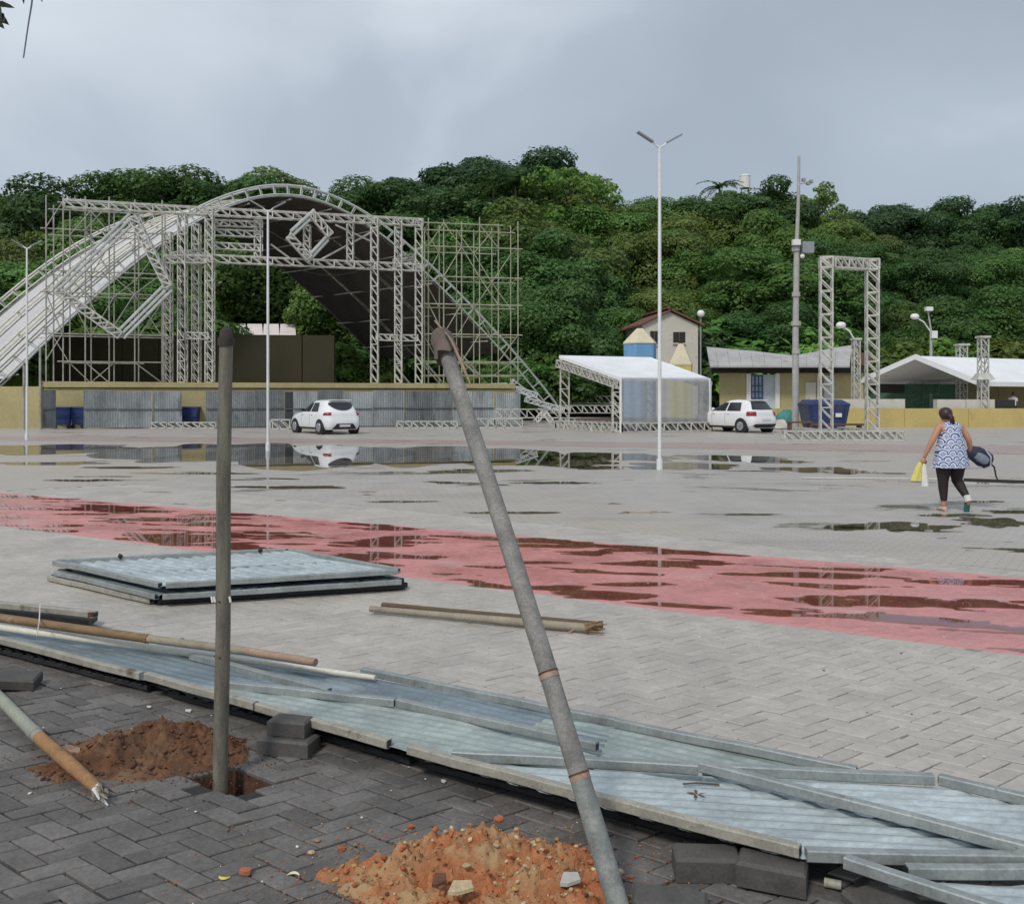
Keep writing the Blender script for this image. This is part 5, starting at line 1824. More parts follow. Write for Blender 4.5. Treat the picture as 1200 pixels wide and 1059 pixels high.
# back pair, lying lowest
panel('bluish zinc panel behind the upright post, ending where the white pole ends', [P(120, 752, Z0), P(250, 760, Z0), P(430, 791, Z0), P(655, 838, Z0), P(720, 851, Z0), P(700, 890, Z0), P(465, 850, Z0), P(225, 800, Z0)], dU, M_zincd,
      [(P(425, 790, Z0), P(722, 851, Z0))], amp=.006)
panel('greenish zinc panel right of the leaning post, along the pale paving', [P(640, 842, Z0 + .008), P(722, 851, Z0 + .008), P(1012, 911, Z0 + .008), P(1040, 925, Z0 + .008), P(820, 915, Z0 + .008), P(540, 900, Z0 + .008), P(600, 860, Z0 + .008)], dU, M_zincg,
      [(P(722, 852, Z0 + .008), P(1004, 909, Z0 + .008))], amp=.005)
# left end
panel('slate blue zinc panel at the left under the wooden pole', [P(-90, 730, Z1), P(168, 797, Z1), P(300, 812, Z1), P(392, 817, Z1), P(235, 772, Z1), P(120, 744, Z1), P(-40, 722, Z1)], dU, M_zincd,
      [(P(-90, 730, Z1), P(166, 796, Z1), M_railc), (P(225, 772, Z1), P(386, 815, Z1))], amp=.006)
panel('pale green zinc panel in the middle, between upright post and leaning post', [P(172, 797, Z2), P(480, 883, Z2), P(560, 893, Z2), P(700, 884, Z2), P(465, 829, Z2), P(272, 807, Z2)], (math.cos(R(-26)), math.sin(R(-26)), 0), M_zincg,
      [(P(172, 796, Z2), P(300, 832, Z2), M_railc), (P(302, 832.5, Z2), P(456, 876, Z2), M_railc), (P(270, 807, Z2), P(463, 828, Z2), M_rail), (P(466, 827, Z2), P(700, 880, Z2), M_rail)], amp=.005)
# right end
panel('large light blue corrugated panel in front at the right, crossed by two rails', [P(478, 884, Z2 + .01), P(700, 944, Z2 + .01), P(940, 1005, Z2 + .01), P(1260, 1016, Z2 + .01), P(1260, 1000, Z2 + .01), P(820, 906, Z2 + .01), P(535, 889, Z2 + .01)], d6, M_zinc,
      [(P(480, 883, Z2 + .01), P(938, 1004, Z2 + .01), M_railc), (P(530, 889, Z2 + .01), P(818, 906, Z2 + .01)), (P(945, 1007, Z2 + .004), P(1260, 1016, Z2 + .004))], amp=.008)
panel('light blue corrugated panel at the right edge under the long slanting rail', [P(818, 907, Z2 + .016), P(1098, 919, Z2 + .016), P(1290, 962, Z2 + .016), P(1330, 1030, Z2 + .016), P(1200, 1001, Z2 + .016)], d6, M_zinc,
      [(P(822, 906, Z2 + .016), P(1094, 919, Z2 + .016)), (P(820, 903, Z3 + .012), P(1300, 1026, Z3 + .012)), (P(1100, 918, Z2 + .016), P(1300, 965, Z2 + .016))], amp=.008)
panel('grey zinc panel with two rails in the lower right corner', [P(1040, 1036, .09), P(1300, 1034, .09), P(1300, 1085, .09), P(1180, 1080, .09)], d6, M_zinc,
      [(P(1062, 1027, .095), P(1300, 1030, .095)), (P(990, 1015, .10), P(1190, 1082, .10))], amp=.007)
# black sheets below the near rails: right one edge-on, others stand in for shadow
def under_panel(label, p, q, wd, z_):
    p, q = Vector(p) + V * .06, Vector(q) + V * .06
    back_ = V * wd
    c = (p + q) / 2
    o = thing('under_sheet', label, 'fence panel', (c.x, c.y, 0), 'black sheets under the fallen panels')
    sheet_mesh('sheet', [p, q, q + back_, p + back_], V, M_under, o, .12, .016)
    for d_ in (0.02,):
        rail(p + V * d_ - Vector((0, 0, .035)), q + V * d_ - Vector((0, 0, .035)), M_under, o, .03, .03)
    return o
under_panel('black sheet standing in for shadow under the slate blue panel at the left', P(-90, 742, .05), P(160, 806, .05), .5, .05)
under_panel('black sheet standing in for shadow under the pale green middle panel', P(185, 812, .045), P(470, 893, .045), .4, .045)
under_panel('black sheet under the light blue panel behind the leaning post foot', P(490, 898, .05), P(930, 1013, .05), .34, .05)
# torn paper and plaster scraps caught under the near rails and lying about
sr = random.Random(17)
def scrap(px, py, s, label, m=M_scrap, z_=0.004, flat=.35):
    c = gp(px, py, z_)
    mb = MB()
    k = sr.randint(5, 7)
    pts = [c + Vector((math.cos(6.283 * i / k) * s * sr.uniform(.5, 1.1), math.sin(6.283 * i / k) * s * sr.uniform(.4, .9), sr.uniform(0, s * .5))) for i in range(k)]
    mb.slab(pts, (0, 0, s * flat))
    o = mb.build('scrap', m, None, loc=tuple(c))
    return tag(o, label, 'scrap', 'white scraps by the fallen panels')
for px, py, s, lab in ((175, 829, .014, 'small white scrap on the far side of the dark earth heap'), (221, 834, .02, 'white scrap between the earth heap and the upright post'), (405, 873, .022, 'white scrap hanging under the middle near rail'),
                       (424, 878, .016, 'white scrap right of the stacked dark blocks'), (467, 887, .02, 'white scrap under the joint of two near rails'), (479, 899, .008, 'tiny white crumb on the dark paving below the rail joint'),
                       (520, 917, .018, 'flat white scrap alone on the dark paving left of the leaning post'), (424, 958, .008, 'thin white crumb above the front earth heap'), (307, 1033, .007, 'tiny white crumb left of the curled white peel'),
                       (64, 873, .01, 'pale chip beside the fallen post'), (600, 1056, .02, 'white chip at the front of the orange heap')):
    scrap(px, py, s, lab)
# leaf litter on the sheet
M_twig = mat('dry_twig', (0.12, 0.085, 0.05), 0.9, 0, 0.2, 20)
q = gp(800, 918, .125)
o = MB().tube([q, q + Vector((.06, .0, .004)), q + Vector((.15, -.005, 0))], .004, 5).build('twig', M_twig, None, loc=tuple(q))
tag(o, 'dry pale twig on the light blue panel right of the leaning post', 'twig')
q = gp(817, 931, .12)
mb = MB()
for k in range(5):
    a = k * 1.3
    mb.poly([q, q + Vector((.02 * math.cos(a), .02 * math.sin(a), .008)), q + Vector((.045 * math.cos(a + .3), .045 * math.sin(a + .3), .004)), q + Vector((.02 * math.cos(a + .7), .02 * math.sin(a + .7), .002))])
tag(mb.build('dry_leaf', M_twig, None, loc=tuple(q)), 'dark curled dry leaf on the light blue panel', 'leaf')

# ------------------------------------------------------------------ pile of panels on the plaza
pz = 0.17
stack = [('top light blue panel of the pile on the plaza', [P(190, 688, .165), P(470, 671, .165), P(338, 646, .165), P(62, 660, .165)], .165, M_zinc),
         ('second panel of the pile on the plaza, shifted to the right', [P(186, 697, .105), P(474, 679, .105), P(345, 653, .105), P(64, 668, .105)], .105, M_zincd),
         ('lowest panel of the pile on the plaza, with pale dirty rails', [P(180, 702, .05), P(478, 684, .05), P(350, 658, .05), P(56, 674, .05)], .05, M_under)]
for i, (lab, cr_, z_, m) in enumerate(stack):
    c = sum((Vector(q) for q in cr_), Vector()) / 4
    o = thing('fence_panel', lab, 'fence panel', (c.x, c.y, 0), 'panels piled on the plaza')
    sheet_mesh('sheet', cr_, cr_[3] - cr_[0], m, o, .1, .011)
    for a, b in ((0, 1), (1, 2), (2, 3), (3, 0)):
        p, q = cr_[a], cr_[b]
        k = (q - p).normalized() * .03
        rail(p + k, q - k, (M_railc if i == 2 and a == 3 else M_rail if i == 0 or a == 3 or (i == 1 and a == 0) else M_under), o, .045, .045, -.03 if i else .0)
    if i == 0:
        rail(cr_[0].lerp(cr_[3], .5), cr_[1].lerp(cr_[2], .5), M_rail, o, .035, .02, -.004)
for px, py, lab in ((141, 652, 'small dark tuft on the back rail of the panel pile, left'), (305, 645, 'small dark lump on the back corner of the panel pile')):
    q = gp(px, py, .2)
    o = MB().ball(q, .022, 7, 5, (1, 1, 1.2), .35).build('rag', M_black, None, loc=tuple(q))
    tag(o, lab, 'rag')

# ------------------------------------------------------------------ poles lying about
M_wood = mat('brown_wooden_pole', (0.22, 0.135, 0.065), 0.65, 0, 0.25, 6, stain=(0.30, 0.24, 0.16), sscale=3, sth=0.6, bump=0.4, bscale=30, stretch=(1, 3, 3), bdist=0.003)
M_woodg = mat('greyed_wooden_pole', (0.29, 0.255, 0.19), 0.7, 0, 0.22, 8, stain=(0.2, 0.14, 0.09), sscale=5, sth=0.58, bump=0.4, bscale=30, bdist=0.003)
M_woodp = mat('pinkish_bare_wood', (0.34, 0.23, 0.17), 0.7, 0, 0.2, 8, bump=0.3, bscale=30, bdist=0.003)
M_whitepipe = mat('white_painted_pole', (0.66, 0.63, 0.54), 0.55, 0, 0.12, 5, stain=(0.36, 0.22, 0.18), sscale=3.0, sth=0.68)
p0, p1, p2, p3 = P(-120, 707, .20), P(172, 748, .20), P(290, 763, .19), P(370, 776, .185)
o = thing('wooden_pole', 'long brown wooden pole lying over the white pole at the left', 'pole', tuple(p1))
MB().tube([p0, p0.lerp(p1, .5), p1], [.030, .029, .028], 12, jit=.03).build('brown_part', M_wood, o, smooth=60)
MB().tube([p1 + (p2 - p1) * .002, p2], [.026, .0245], 12, jit=.02).build('grey_part', M_woodg, o, smooth=60)
MB().tube([p2, p3], [.0247, .023], 12, jit=.02).build('bare_end', M_woodp, o, smooth=60)
MB().tube([P(211, 752, .195), P(213, 752.3, .195)], .0275, 10).build('node_ring', M_woodg, o)
MB().tube([P(171, 748, .2), P(174, 748.3, .2)], .0305, 10).build('cut_rim', M_wood, o)
p0, p1 = P(-120, 719, .155), P(440, 794, .09)
o = MB().tube([p0, p0.lerp(p1, .4), p0.lerp(p1, .7), p1], [.026, .025, .023, .016], 10).build('white_pole', M_whitepipe, None, 60, loc=tuple(p0.lerp(p1, .5)))
tag(o, 'long thin white painted pole under the brown wooden pole', 'pole')
# short rail bundle at the left edge
o = thing('edge_rail', 'cream topped rail with black underside lying at the left edge of the plaza', 'rail', tuple(P(40, 715, 0)))
p, q = P(-120, 697, .13), P(112, 722, .12)
rail(p, q, M_railc, o, .06, .045, 0, 'rail')
MB().slab([p + Vector((0, 0, -.03)), q + Vector((-.05, 0, -.03)), q + Vector((-.1, .25, -.04)), p + Vector((0, .3, -.04))], (0, 0, -.05)).build('black_board', M_under, o)
q_ = P(106, 720, .16)
MB().box(q_, (.03, .02, .035)).build('bolt', M_rust, o)
# tie string round the poles
p = P(48, 716, .2)
o = MB().tube([P(47, 708, .19), P(46, 728, .25), P(43, 745, .16)], .004, 5).build('tie_string', M_scrap, None, loc=tuple(p))
tag(o, 'thin pale string tied round the poles at the left', 'string')
# pair of wooden poles on the plaza in the middle
def pole2(name, label, a, b, r0, r1, m):
    mid = a.lerp(b, .5)
    o = thing(name, label, 'pole', (mid.x, mid.y, 0), 'two wooden poles on the plaza')
    MB().tube([a, a.lerp(b, .33), a.lerp(b, .66), b], [r0, r0 * 1.03, r1 * .98, r1], 10, jit=.05).build('shaft', m, o, smooth=60)
    return o
o = pole2('wooden_pole', 'front pale wooden pole on the plaza with splintered right end', P(434, 713, .04), P(690, 736, .04), .025, .033, M_woodg)
for k in range(11):
    a = P(686, 735, .05)
    rd = Vector((sr.uniform(.02, .16), sr.uniform(-.04, .03), sr.uniform(-.03, .05)))
    s_ = a + Vector((0, sr.uniform(-.03, .03), sr.uniform(-.03, .03)))
    MB().tube([s_, s_ + rd], [.012, .004], 5).build('splinter', M_wood, o)
MB().tube([P(666, 741, .01), P(684, 731, .06)], [.006, .008], 5).build('splinter', M_woodp, o)
pole2('wooden_pole', 'back dark wooden pole on the plaza, half hidden by the front one', P(448, 708.5, .03), P(706, 733, .03), .022, .028, M_twig)

# fallen post at the lower left
o = thing('fallen_post', 'fallen round post at the left, grey upper half and orange bare end', 'post', tuple(P(60, 870, 0)))
a, b, c = P(-70, 748, .065), P(46, 864, .055), P(117, 926, .045)
M_postg = mat('pale_weathered_post', (0.29, 0.30, 0.25), 0.7, 0, 0.15, 8, stain=(0.2, 0.2, 0.17), sscale=6, sth=0.6, bump=0.4, bscale=40, bdist=0.003)
M_posto = mat('orange_stained_wood', (0.31, 0.165, 0.07), 0.8, 0, 0.25, 9, stain=(0.24, 0.18, 0.12), sscale=6, sth=0.57, bump=0.5, bscale=40, bdist=0.004)
MB().tube([a, a.lerp(b, .5), b], [.031, .030, .031], 14, jit=.02).build('grey_shaft', M_postg, o, smooth=60)
MB().tube([b.lerp(a, .05), b.lerp(a, .02)], [.0335, .0335], 14).build('collar', M_postg, o, smooth=60)
MB().tube([b, b.lerp(c, .5), c.lerp(b, .06), c], [.031, .031, .025, .015], 14, jit=.05).build('bare_shaft', M_posto, o, smooth=60)
for k in range(9):
    s_ = c + Vector((sr.uniform(-.03, .02), sr.uniform(-.02, .02), sr.uniform(-.03, .02)))
    e_ = s_ + (c - b).normalized() * sr.uniform(.03, .09) + Vector((sr.uniform(-.03, .02), 0, sr.uniform(-.03, .01)))
    e_.z = max(.006, e_.z)
    MB().tube([s_, e_], [.011, .003], 5).build('splinter', M_woodg if k % 3 else M_scrap, o)
MB().slab([P(76, 876, .04), P(94, 880, .03), P(93, 887, .01), P(80, 884, .01)], (0, 0, .02)).build('flake', M_woodp, o)

# ------------------------------------------------------------------ upright post in its pit
M_topc = mat('rotten_post_top', (0.055, 0.042, 0.036), 0.9, 0, 0.4, 16, bump=.6, bscale=40)
M_post = mat('weathered_grey_post', (0.165, 0.15, 0.12), 0.8, 0, 0.34, 13, grain=.34, stain=(0.20, 0.20, 0.14), sscale=3.5, sth=0.52, bump=0.6, bscale=35, stretch=(2, 2, .35), bdist=0.004)
base = gp(258, 912)
topp = at(265, 404, base.y)
o = thing('upright_post', 'round grey weathered wooden post standing upright in a square pit', 'post', (base.x, base.y, 0))
pts = [base + Vector((0, 0, -.3)), base.lerp(topp, 0.05), base.lerp(topp, .35) + Vector((.004, 0, 0)), base.lerp(topp, .7) + Vector((-.004, 0, 0)), topp]
MB().tube(pts, [.034, .0335, .033, .032, .030], 18, jit=.012).build('shaft', M_post, o, smooth=60)
mb = MB()
mb.tube([topp + Vector((0, 0, -.004)), topp + Vector((0, 0, .03))], [.038, .037], 14, jit=.06)
MB().tube([topp + Vector((0, 0, .028)), topp + Vector((0, 0, .062)), topp + Vector((.002, 0, .08))], [.03, .026, .012], 12, jit=.08).build('rotten_top', M_topc, o, smooth=50)
mb.build('rusty_collar', M_topc, o, smooth=50)
for py, sc_ in ((703, 1.0), (768, 1.0)):
    q = at(260, py, base.y)
    MB().tube([q + Vector((-.035, 0, -.002)), q + Vector((0, -.0355, 0)), q + Vector((.035, 0, .003)), q + Vector((0, .0355, .002)), q + Vector((-.035, .001, -.002))], .004, 6).build('wire_ring', M_rust, o)
for px in (249, 252, 270):
    q = at(px, 702 + (px % 3), base.y - .02)
    MB().tube([q + Vector((-.004, 0, .012)), q + Vector((.004, -.01, -.012))], .005, 5).build('wire_end', M_scrap, o)

# leaning post
M_lean = mat('grey_post_with_paint_flecks', (0.235, 0.225, 0.21), 0.8, 0, 0.34, 12, grain=.34, stain=(0.42, 0.36, 0.31), sscale=4.2, sth=0.60, bump=0.6, bscale=30, bdist=0.004)
M_leanb = mat('bluish_grey_wet_post', (0.22, 0.235, 0.22), 0.6, 0, 0.3, 12, grain=.3, stain=(0.30, 0.31, 0.29), sscale=5, sth=0.6, bump=0.5, bscale=30, bdist=0.004)
b0 = Vector((.385, 2.82, -.05))
t0 = at(520, 404, 3.86)
o = thing('leaning_post', 'thick grey post leaning to the left with broken rusty capped top', 'post', (b0.x, b0.y, 0))
def lp(f): return b0.lerp(t0, f) + Vector((.012 * math.sin(f * 3.1), 0, 0))
MB().tube([lp(f) for f in (0, .08, .16, .235)], [.0365, .036, .036, .0355], 18, jit=.015).build('wet_foot', M_leanb, o, smooth=60)
MB().tube([lp(f) for f in (.235, .3, .4, .5, .6, .7, .8, .9, 1)], [.0354, .0354, .035, .035, .0347, .0343, .034, .0335, .033], 18, jit=.02).build('shaft', M_lean, o, smooth=60)
for f in (.235, .385):
    tdir = (t0 - b0).normalized()
    mb = MB()
    mb.tube([lp(f) - tdir * .007, lp(f) + tdir * .011], [.0366, .0365], 18)
    mb.build('bare_band', M_woodp, o, smooth=50)
    MB().tube([lp(f) + tdir * .012, lp(f) + tdir * .018], [.0373, .0373], 18).build('wire_ring', M_rust, o)
tdir = (t0 - b0).normalized()
M_cap = mat('rusty_brown_cap', (0.145, 0.11, 0.09), 0.85, 0, 0.3, 14, stain=(0.07, 0.045, 0.035), sscale=10, sth=0.55, bump=.6, bscale=40, bdist=.004)
rings = []
for k, (f, r_) in enumerate(((-.045, .056), (-.03, .052), (.0, .046), (.05, .048), (.065, .04), (.07, .018))):
    c = t0 + tdir * f
    x = Vector((1, 0, 0)); x = (x - tdir * x.dot(tdir)).normalized(); y = tdir.cross(x)
    ring = []
    for i in range(14):
        th = 6.283 * i / 14
        rr = r_ * (1 + .10 * math.sin(i * 1.35 + .3) + .04 * math.sin(i * 2.9 + k)) 
        cc = c + (tdir * (-.014 * ((i * 7) % 3)) if k == 0 else Vector())
        ring.append(cc + x * math.cos(th) * rr + y * math.sin(th) * rr)
    rings.append(ring)
MB().loft(rings).build('cap', M_cap, o, smooth=35)
s0 = t0 + tdir * .10 + Vector((.0, -.04, 0))
MB().tube([s0 + Vector((-.01, 0, .02)), t0 + tdir * 0.02 + Vector((.04, -.04, 0)), t0 - tdir * .12 + Vector((.055, -.035, 0)), t0 - tdir * .2 + Vector((.062, -.03, 0))], [.004, .006, .007, .003], 6).build('splinter', M_woodp, o)
MB().slab([t0 + tdir * .06 + Vector((.016, -.05, 0)), t0 + tdir * .05 + Vector((.03, -.05, 0)), t0 - tdir * .02 + Vector((.04, -.055, 0)), t0 - tdir * .02 + Vector((.028, -.055, 0))], (0, .012, 0)).build('crack', M_dark, o)

# ------------------------------------------------------------------ heaps of dug earth
def earth_mat(name, c1, c2, c3):
    m = mat(name, c1, 0.95, 0, 0.3, 14, stain=c2, sscale=6, sth=0.5, bump=1.0, bscale=70, spec=.2, bdist=.008)
    t = m.node_tree
    n, l = t.nodes, t.links.new
    p = n['Principled BSDF']
    src = p.inputs['Base Color'].links[0].from_socket
    geo = n.new('ShaderNodeNewGeometry')
    nz = n.new('ShaderNodeTexNoise')
    nz.inputs['Scale'].default_value = 3.2
    nz.inputs['Detail'].default_value = 9
    nz.inputs['Roughness'].default_value = .7
    rp = n.new('ShaderNodeValToRGB')
    rp.color_ramp.elements[0].position, rp.color_ramp.elements[1].position = .50, .60
    mm = n.new('ShaderNodeMixRGB')
    mm.inputs['Color2'].default_value = (*c3, 1)
    l(geo.outputs['Position'], nz.inputs['Vector'])
    l(nz.outputs['Fac'], rp.inputs['Fac'])
    l(rp.outputs['Color'], mm.inputs['Fac'])
    l(src, mm.inputs['Color1'])
    l(mm.outputs['Color'], p.inputs['Base Color'])
    return m
M_e1 = earth_mat('dark_red_earth', (0.14, 0.068, 0.038), (0.095, 0.058, 0.037), (0.19, 0.118, 0.07))
M_e2 = earth_mat('orange_earth', (0.40, 0.15, 0.066), (0.34, 0.175, 0.085), (0.40, 0.26, 0.14))
M_st5 = mat('red_clod', (0.17, 0.07, 0.035), 0.95, 0, 0.3, 20, bump=.6, bscale=60, island=.3)
M_st1 = mat('pale_stone', (0.46, 0.36, 0.22), 0.9, 0, 0.25, 20, bump=.5, bscale=60, island=.3)
M_st2 = mat('tan_clod', (0.36, 0.20, 0.085), 0.95, 0, 0.3, 20, bump=.6, bscale=60, island=.3)
M_st3 = mat('orange_clod', (0.40, 0.13, 0.052), 0.95, 0, 0.25, 20, bump=.6, bscale=60, island=.25)
M_st4 = mat('dark_clod', (0.11, 0.052, 0.03), 0.95, 0, 0.3, 20, bump=.6, bscale=60, island=.3)
M_brick = mat('broken_brick', (0.36, 0.12, 0.06), 0.9, 0, 0.2, 12, bump=.5, bscale=50)

def heap(name, label, blobs, m, seed, res=0.009, rough=.045):
    """blobs: (x, y, rx, ry, height)"""
    x0 = min(b[0] - b[2] * 1.25 for b in blobs); x1 = max(b[0] + b[2] * 1.25 for b in blobs)
    y0 = min(b[1] - b[3] * 1.25 for b in blobs); y1 = max(b[1] + b[3] * 1.25 for b in blobs)
    nx_, ny_ = int((x1 - x0) / res), int((y1 - y0) / res)
    def hgt(x, y):
        h = 0
        for (bx, by, rx, ry, hh) in blobs:
            w1 = mnoise.noise(Vector((x * 6, y * 6, seed)))
            r2 = math.hypot((x - bx) / rx, (y - by) / ry) * (1 + .25 * w1)
            if r2 < 1:
                h = max(h, hh * (1 - r2 ** 1.5))
        if h <= 0: return -0.01
        nn = mnoise.fractal(Vector((x * 14, y * 14, seed)), .7, 2.2, 5) * rough + .5 * rough * mnoise.noise(Vector((x * 60, y * 60, seed)))
        return h + nn * min(1, h / .05 + .2) - .004
    vv, idx = [], {}
    H_ = [[hgt(x0 + i * res, y0 + j * res) for i in range(nx_ + 1)] for j in range(ny_ + 1)]
    mb = MB()
    def vid(i, j):
        if (i, j) not in idx:
            idx[(i, j)] = len(mb.v)
            mb.v.append((x0 + i * res, y0 + j * res, H_[j][i]))
        return idx[(i, j)]
    for j in range(ny_):
        for i in range(nx_):
            if max(H_[j][i], H_[j][i + 1], H_[j + 1][i], H_[j + 1][i + 1]) > 0.0:
                mb.f.append((vid(i, j), vid(i + 1, j), vid(i + 1, j + 1), vid(i, j + 1)))
    bx = sum(b[0] for b in blobs) / len(blobs); by = sum(b[1] for b in blobs) / len(blobs)
    o = thing(name, label, 'earth heap', (bx, by, 0))
    mb.build('earth', m, o, smooth=70)
    return o, hgt

def pebble(mb, c, r, rg, flat=.7):
    b0_ = len(mb.v)
    rings = []
    n_ = 6
    rot = Matrix.Rotation(rg.uniform(0, 6.28), 3, 'Z') @ Matrix.Rotation(rg.uniform(-.5, .5), 3, 'X')
    for ph, f in ((.35, .62), (1.1, 1.0), (2.0, .95), (2.75, .5)):
        rings.append([Vector(c) + rot @ Vector((math.cos(k * 6.283 / n_) * math.sin(ph) * r * rg.uniform(.75, 1.25) * 1.25, math.sin(k * 6.283 / n_) * math.sin(ph) * r * rg.uniform(.75, 1.2), -math.cos(ph) * r * flat)) for k in range(n_)])
    mb.loft(rings)

hc2 = gp(560, 1040)
orange, hg2 = heap('earth_heap', 'large orange earth heap with pale stones at the front beside the leaning post', [(-.12, 3.26, .34, .27, .135), (.10, 3.2, .26, .24, .12), (-.36, 3.2, .26, .16, .065), (-.58, 3.24, .15, .07, .028), (.0, 3.02, .35, .16, .055), (.20, 3.06, .22, .2, .07), (-.3, 3.06, .22, .12, .03)], M_e2, 3.3)
dark, hg1 = heap('earth_heap', 'dark red brown earth heap left of the upright post', [(-1.74, 4.40, .32, .26, .11), (-1.92, 4.32, .26, .2, .085), (-1.50, 4.34, .24, .24, .075), (-2.05, 4.14, .18, .13, .022), (-1.72, 4.12, .2, .12, .028), (-1.62, 4.42, .22, .2, .10)], M_e1, 8.1, rough=.036)
rg = random.Random(31)
for o, hg, xr, yr, sets in ((orange, hg2, (-.78, .42), (2.85, 3.6), (('pale_rubble', M_st1, 460, .002, .010, .0), ('tan_rubble', M_st2, 520, .002, .011, -9), ('orange_rubble', M_st3, 420, .002, .015, -9), ('dark_rubble', M_st4, 60, .002, .008, -9))),
                            (dark, hg1, (-2.2, -1.25), (4.0, 4.7), (('dark_rubble', M_st4, 420, .003, .016, -9), ('orange_rubble', M_st5, 160, .002, .012, -9), ('pale_rubble', M_st1, 16, .002, .006, -9)))):
    for nm, m, cnt, r0, r1, xb in sets:
        mb = MB()
        k = 0
        while k < cnt:
            x = rg.uniform(*xr); y = rg.uniform(*yr)
            h = hg(x, y)
            if h < 0.002 and rg.random() > (.16 if abs(x - (xr[0] + xr[1]) / 2) < .38 * (xr[1] - xr[0]) else .03): continue
            if nm == 'pale_rubble' and o is orange and x < xb and rg.random() > .3: continue
            r_ = r0 + (r1 - r0) * rg.random() ** 3.2
            pebble(mb, (x, y, max(0, h) + r_ * .35), r_, rg)
            k += 1
        tag(mb.build(nm, m, o), kind='stuff')
# fines smeared over the blocks round both heaps, and small litter on the ground
for o, hg, cx_, cy_, sx_, sy_, m in ((orange, hg2, -.15, 3.2, .42, .22, M_st3), (orange, hg2, -.1, 3.2, .4, .2, M_st2), (dark, hg1, -1.75, 4.25, .34, .18, M_st5), (dark, hg1, -1.75, 4.25, .34, .2, M_st4)):
    mb = MB()
    k = 0
    while k < 520:
        x, y = rg.gauss(cx_, sx_), rg.gauss(cy_, sy_)
        if hg(x, y) > 0: continue
        r_ = .0015 + .0035 * rg.random() ** 3
        pebble(mb, (x, y, r_ * .4), r_, rg)
        k += 1
    tag(mb.build('soil_crumbs', m, o), kind='stuff')
mb, mb2 = MB(), MB()
for k in range(420):
    x, y = rg.uniform(-4.5, 4), rg.uniform(2.9, 9) if k % 3 else rg.uniform(2.9, 5)
    if .0 < side(Vector((x, y, 0)), (gp(-60, 740), gp(940, 1010))) < .95 or not in_view(Vector((x, y, 0)), 30): continue
    pebble(mb if k % 2 else mb2, (x, y, .004), .002 + .006 * rg.random() ** 4, rg, .5)
tag(mb.build('ground_litter', M_scrap), kind='stuff')
tag(mb2.build('ground_litter', M_twig), kind='stuff')
def stone(px, py, r, m, label, z_=None, o_=None, sc=(1.2, .9, .7)):
    hh = 0
    c = gp(px, py, 0)
    if z_ is not None: c = gp(px, py, z_)
    mb = MB().ball(c + Vector((0, 0, r * .5)), r, 9, 6, sc, .14)
    o = mb.build('stone', m, None, 35, loc=tuple(c))
    tag(o, label, 'stone', 'loose stones on and beside the orange heap')
stone(288, 1024, .021, M_brick, 'small broken red brick lump beside the yellow peel')
stone(547, 1016, .013, M_st1, 'round pale stone in the middle of the orange heap', .09)
stone(725, 1024, .016, M_st1, 'pale stone just right of the leaning post foot')
stone(739, 1029, .011, M_brick, 'small dark red stone right of the pale stone by the leaning post foot')
stone(585, 962, .018, M_brick, 'red lump on the top of the orange heap', .14)
stone(365, 1000, .012, M_st1, 'pale stone at the left tip of the orange heap')
stone(372, 986, .011, M_posto, 'flat orange chip above the left tip of the orange heap')
stone(670, 1050, .018, M_st1, 'pale stone at the lower right of the orange heap', .03)
for x0, y0, z_, w_, lab, m in ((540, 1046, .07, .085, 'flat white plaster shard on the front of the orange heap', M_st1), (668, 1036, .07, .07, 'grey mortar shard at the right of the orange heap', M_conc), (515, 1037, .08, .05, 'dark brick shard left of the white plaster shard', M_rust)):
    c = gp(x0, y0, z_)
    pts = [c + Vector((-w_ * .5, -.012, 0)), c + Vector((-.01, -.022, .004)), c + Vector((w_ * .5, -.01, .012)), c + Vector((w_ * .4, .022, .02)), c + Vector((-w_ * .3, .025, .018))]
    o = MB().slab(pts, (0, 0, .012)).build('shard', m, None, loc=tuple(c))
    tag(o, lab, 'shard')
# peels
def peel(px, py, m, label, r=.026, a0=.2, a1=2.6):
    c = gp(px, py)
    rings = []
    for i in range(9):
        a = a0 + (a1 - a0) * i / 8
        w_ = .007 * math.sin(math.pi * (i + .6) / 9.2)
        cc = c + Vector((math.cos(a) * r, math.sin(a) * r * 1.3, .006))
        rd = Vector((math.cos(a), math.sin(a), 0))
        rings.append([cc - rd * w_, cc + Vector((0, 0, w_ * .9)), cc + rd * w_, cc - Vector((0, 0, w_ * .4))])
    o = MB().loft(rings).build('fruit_peel', m, None, 60, loc=tuple(c))
    tag(o, label, 'fruit peel')
peel(265, 1026, mat('yellow_peel', (0.62, 0.56, 0.06), .6), 'yellow green fruit peel left of the broken brick lump', .022, 3.4, 5.8)
peel(342, 1030, mat('white_peel', (0.62, 0.60, 0.40), .6), 'curled white peel left of the orange heap', .026, .5, 2.6)

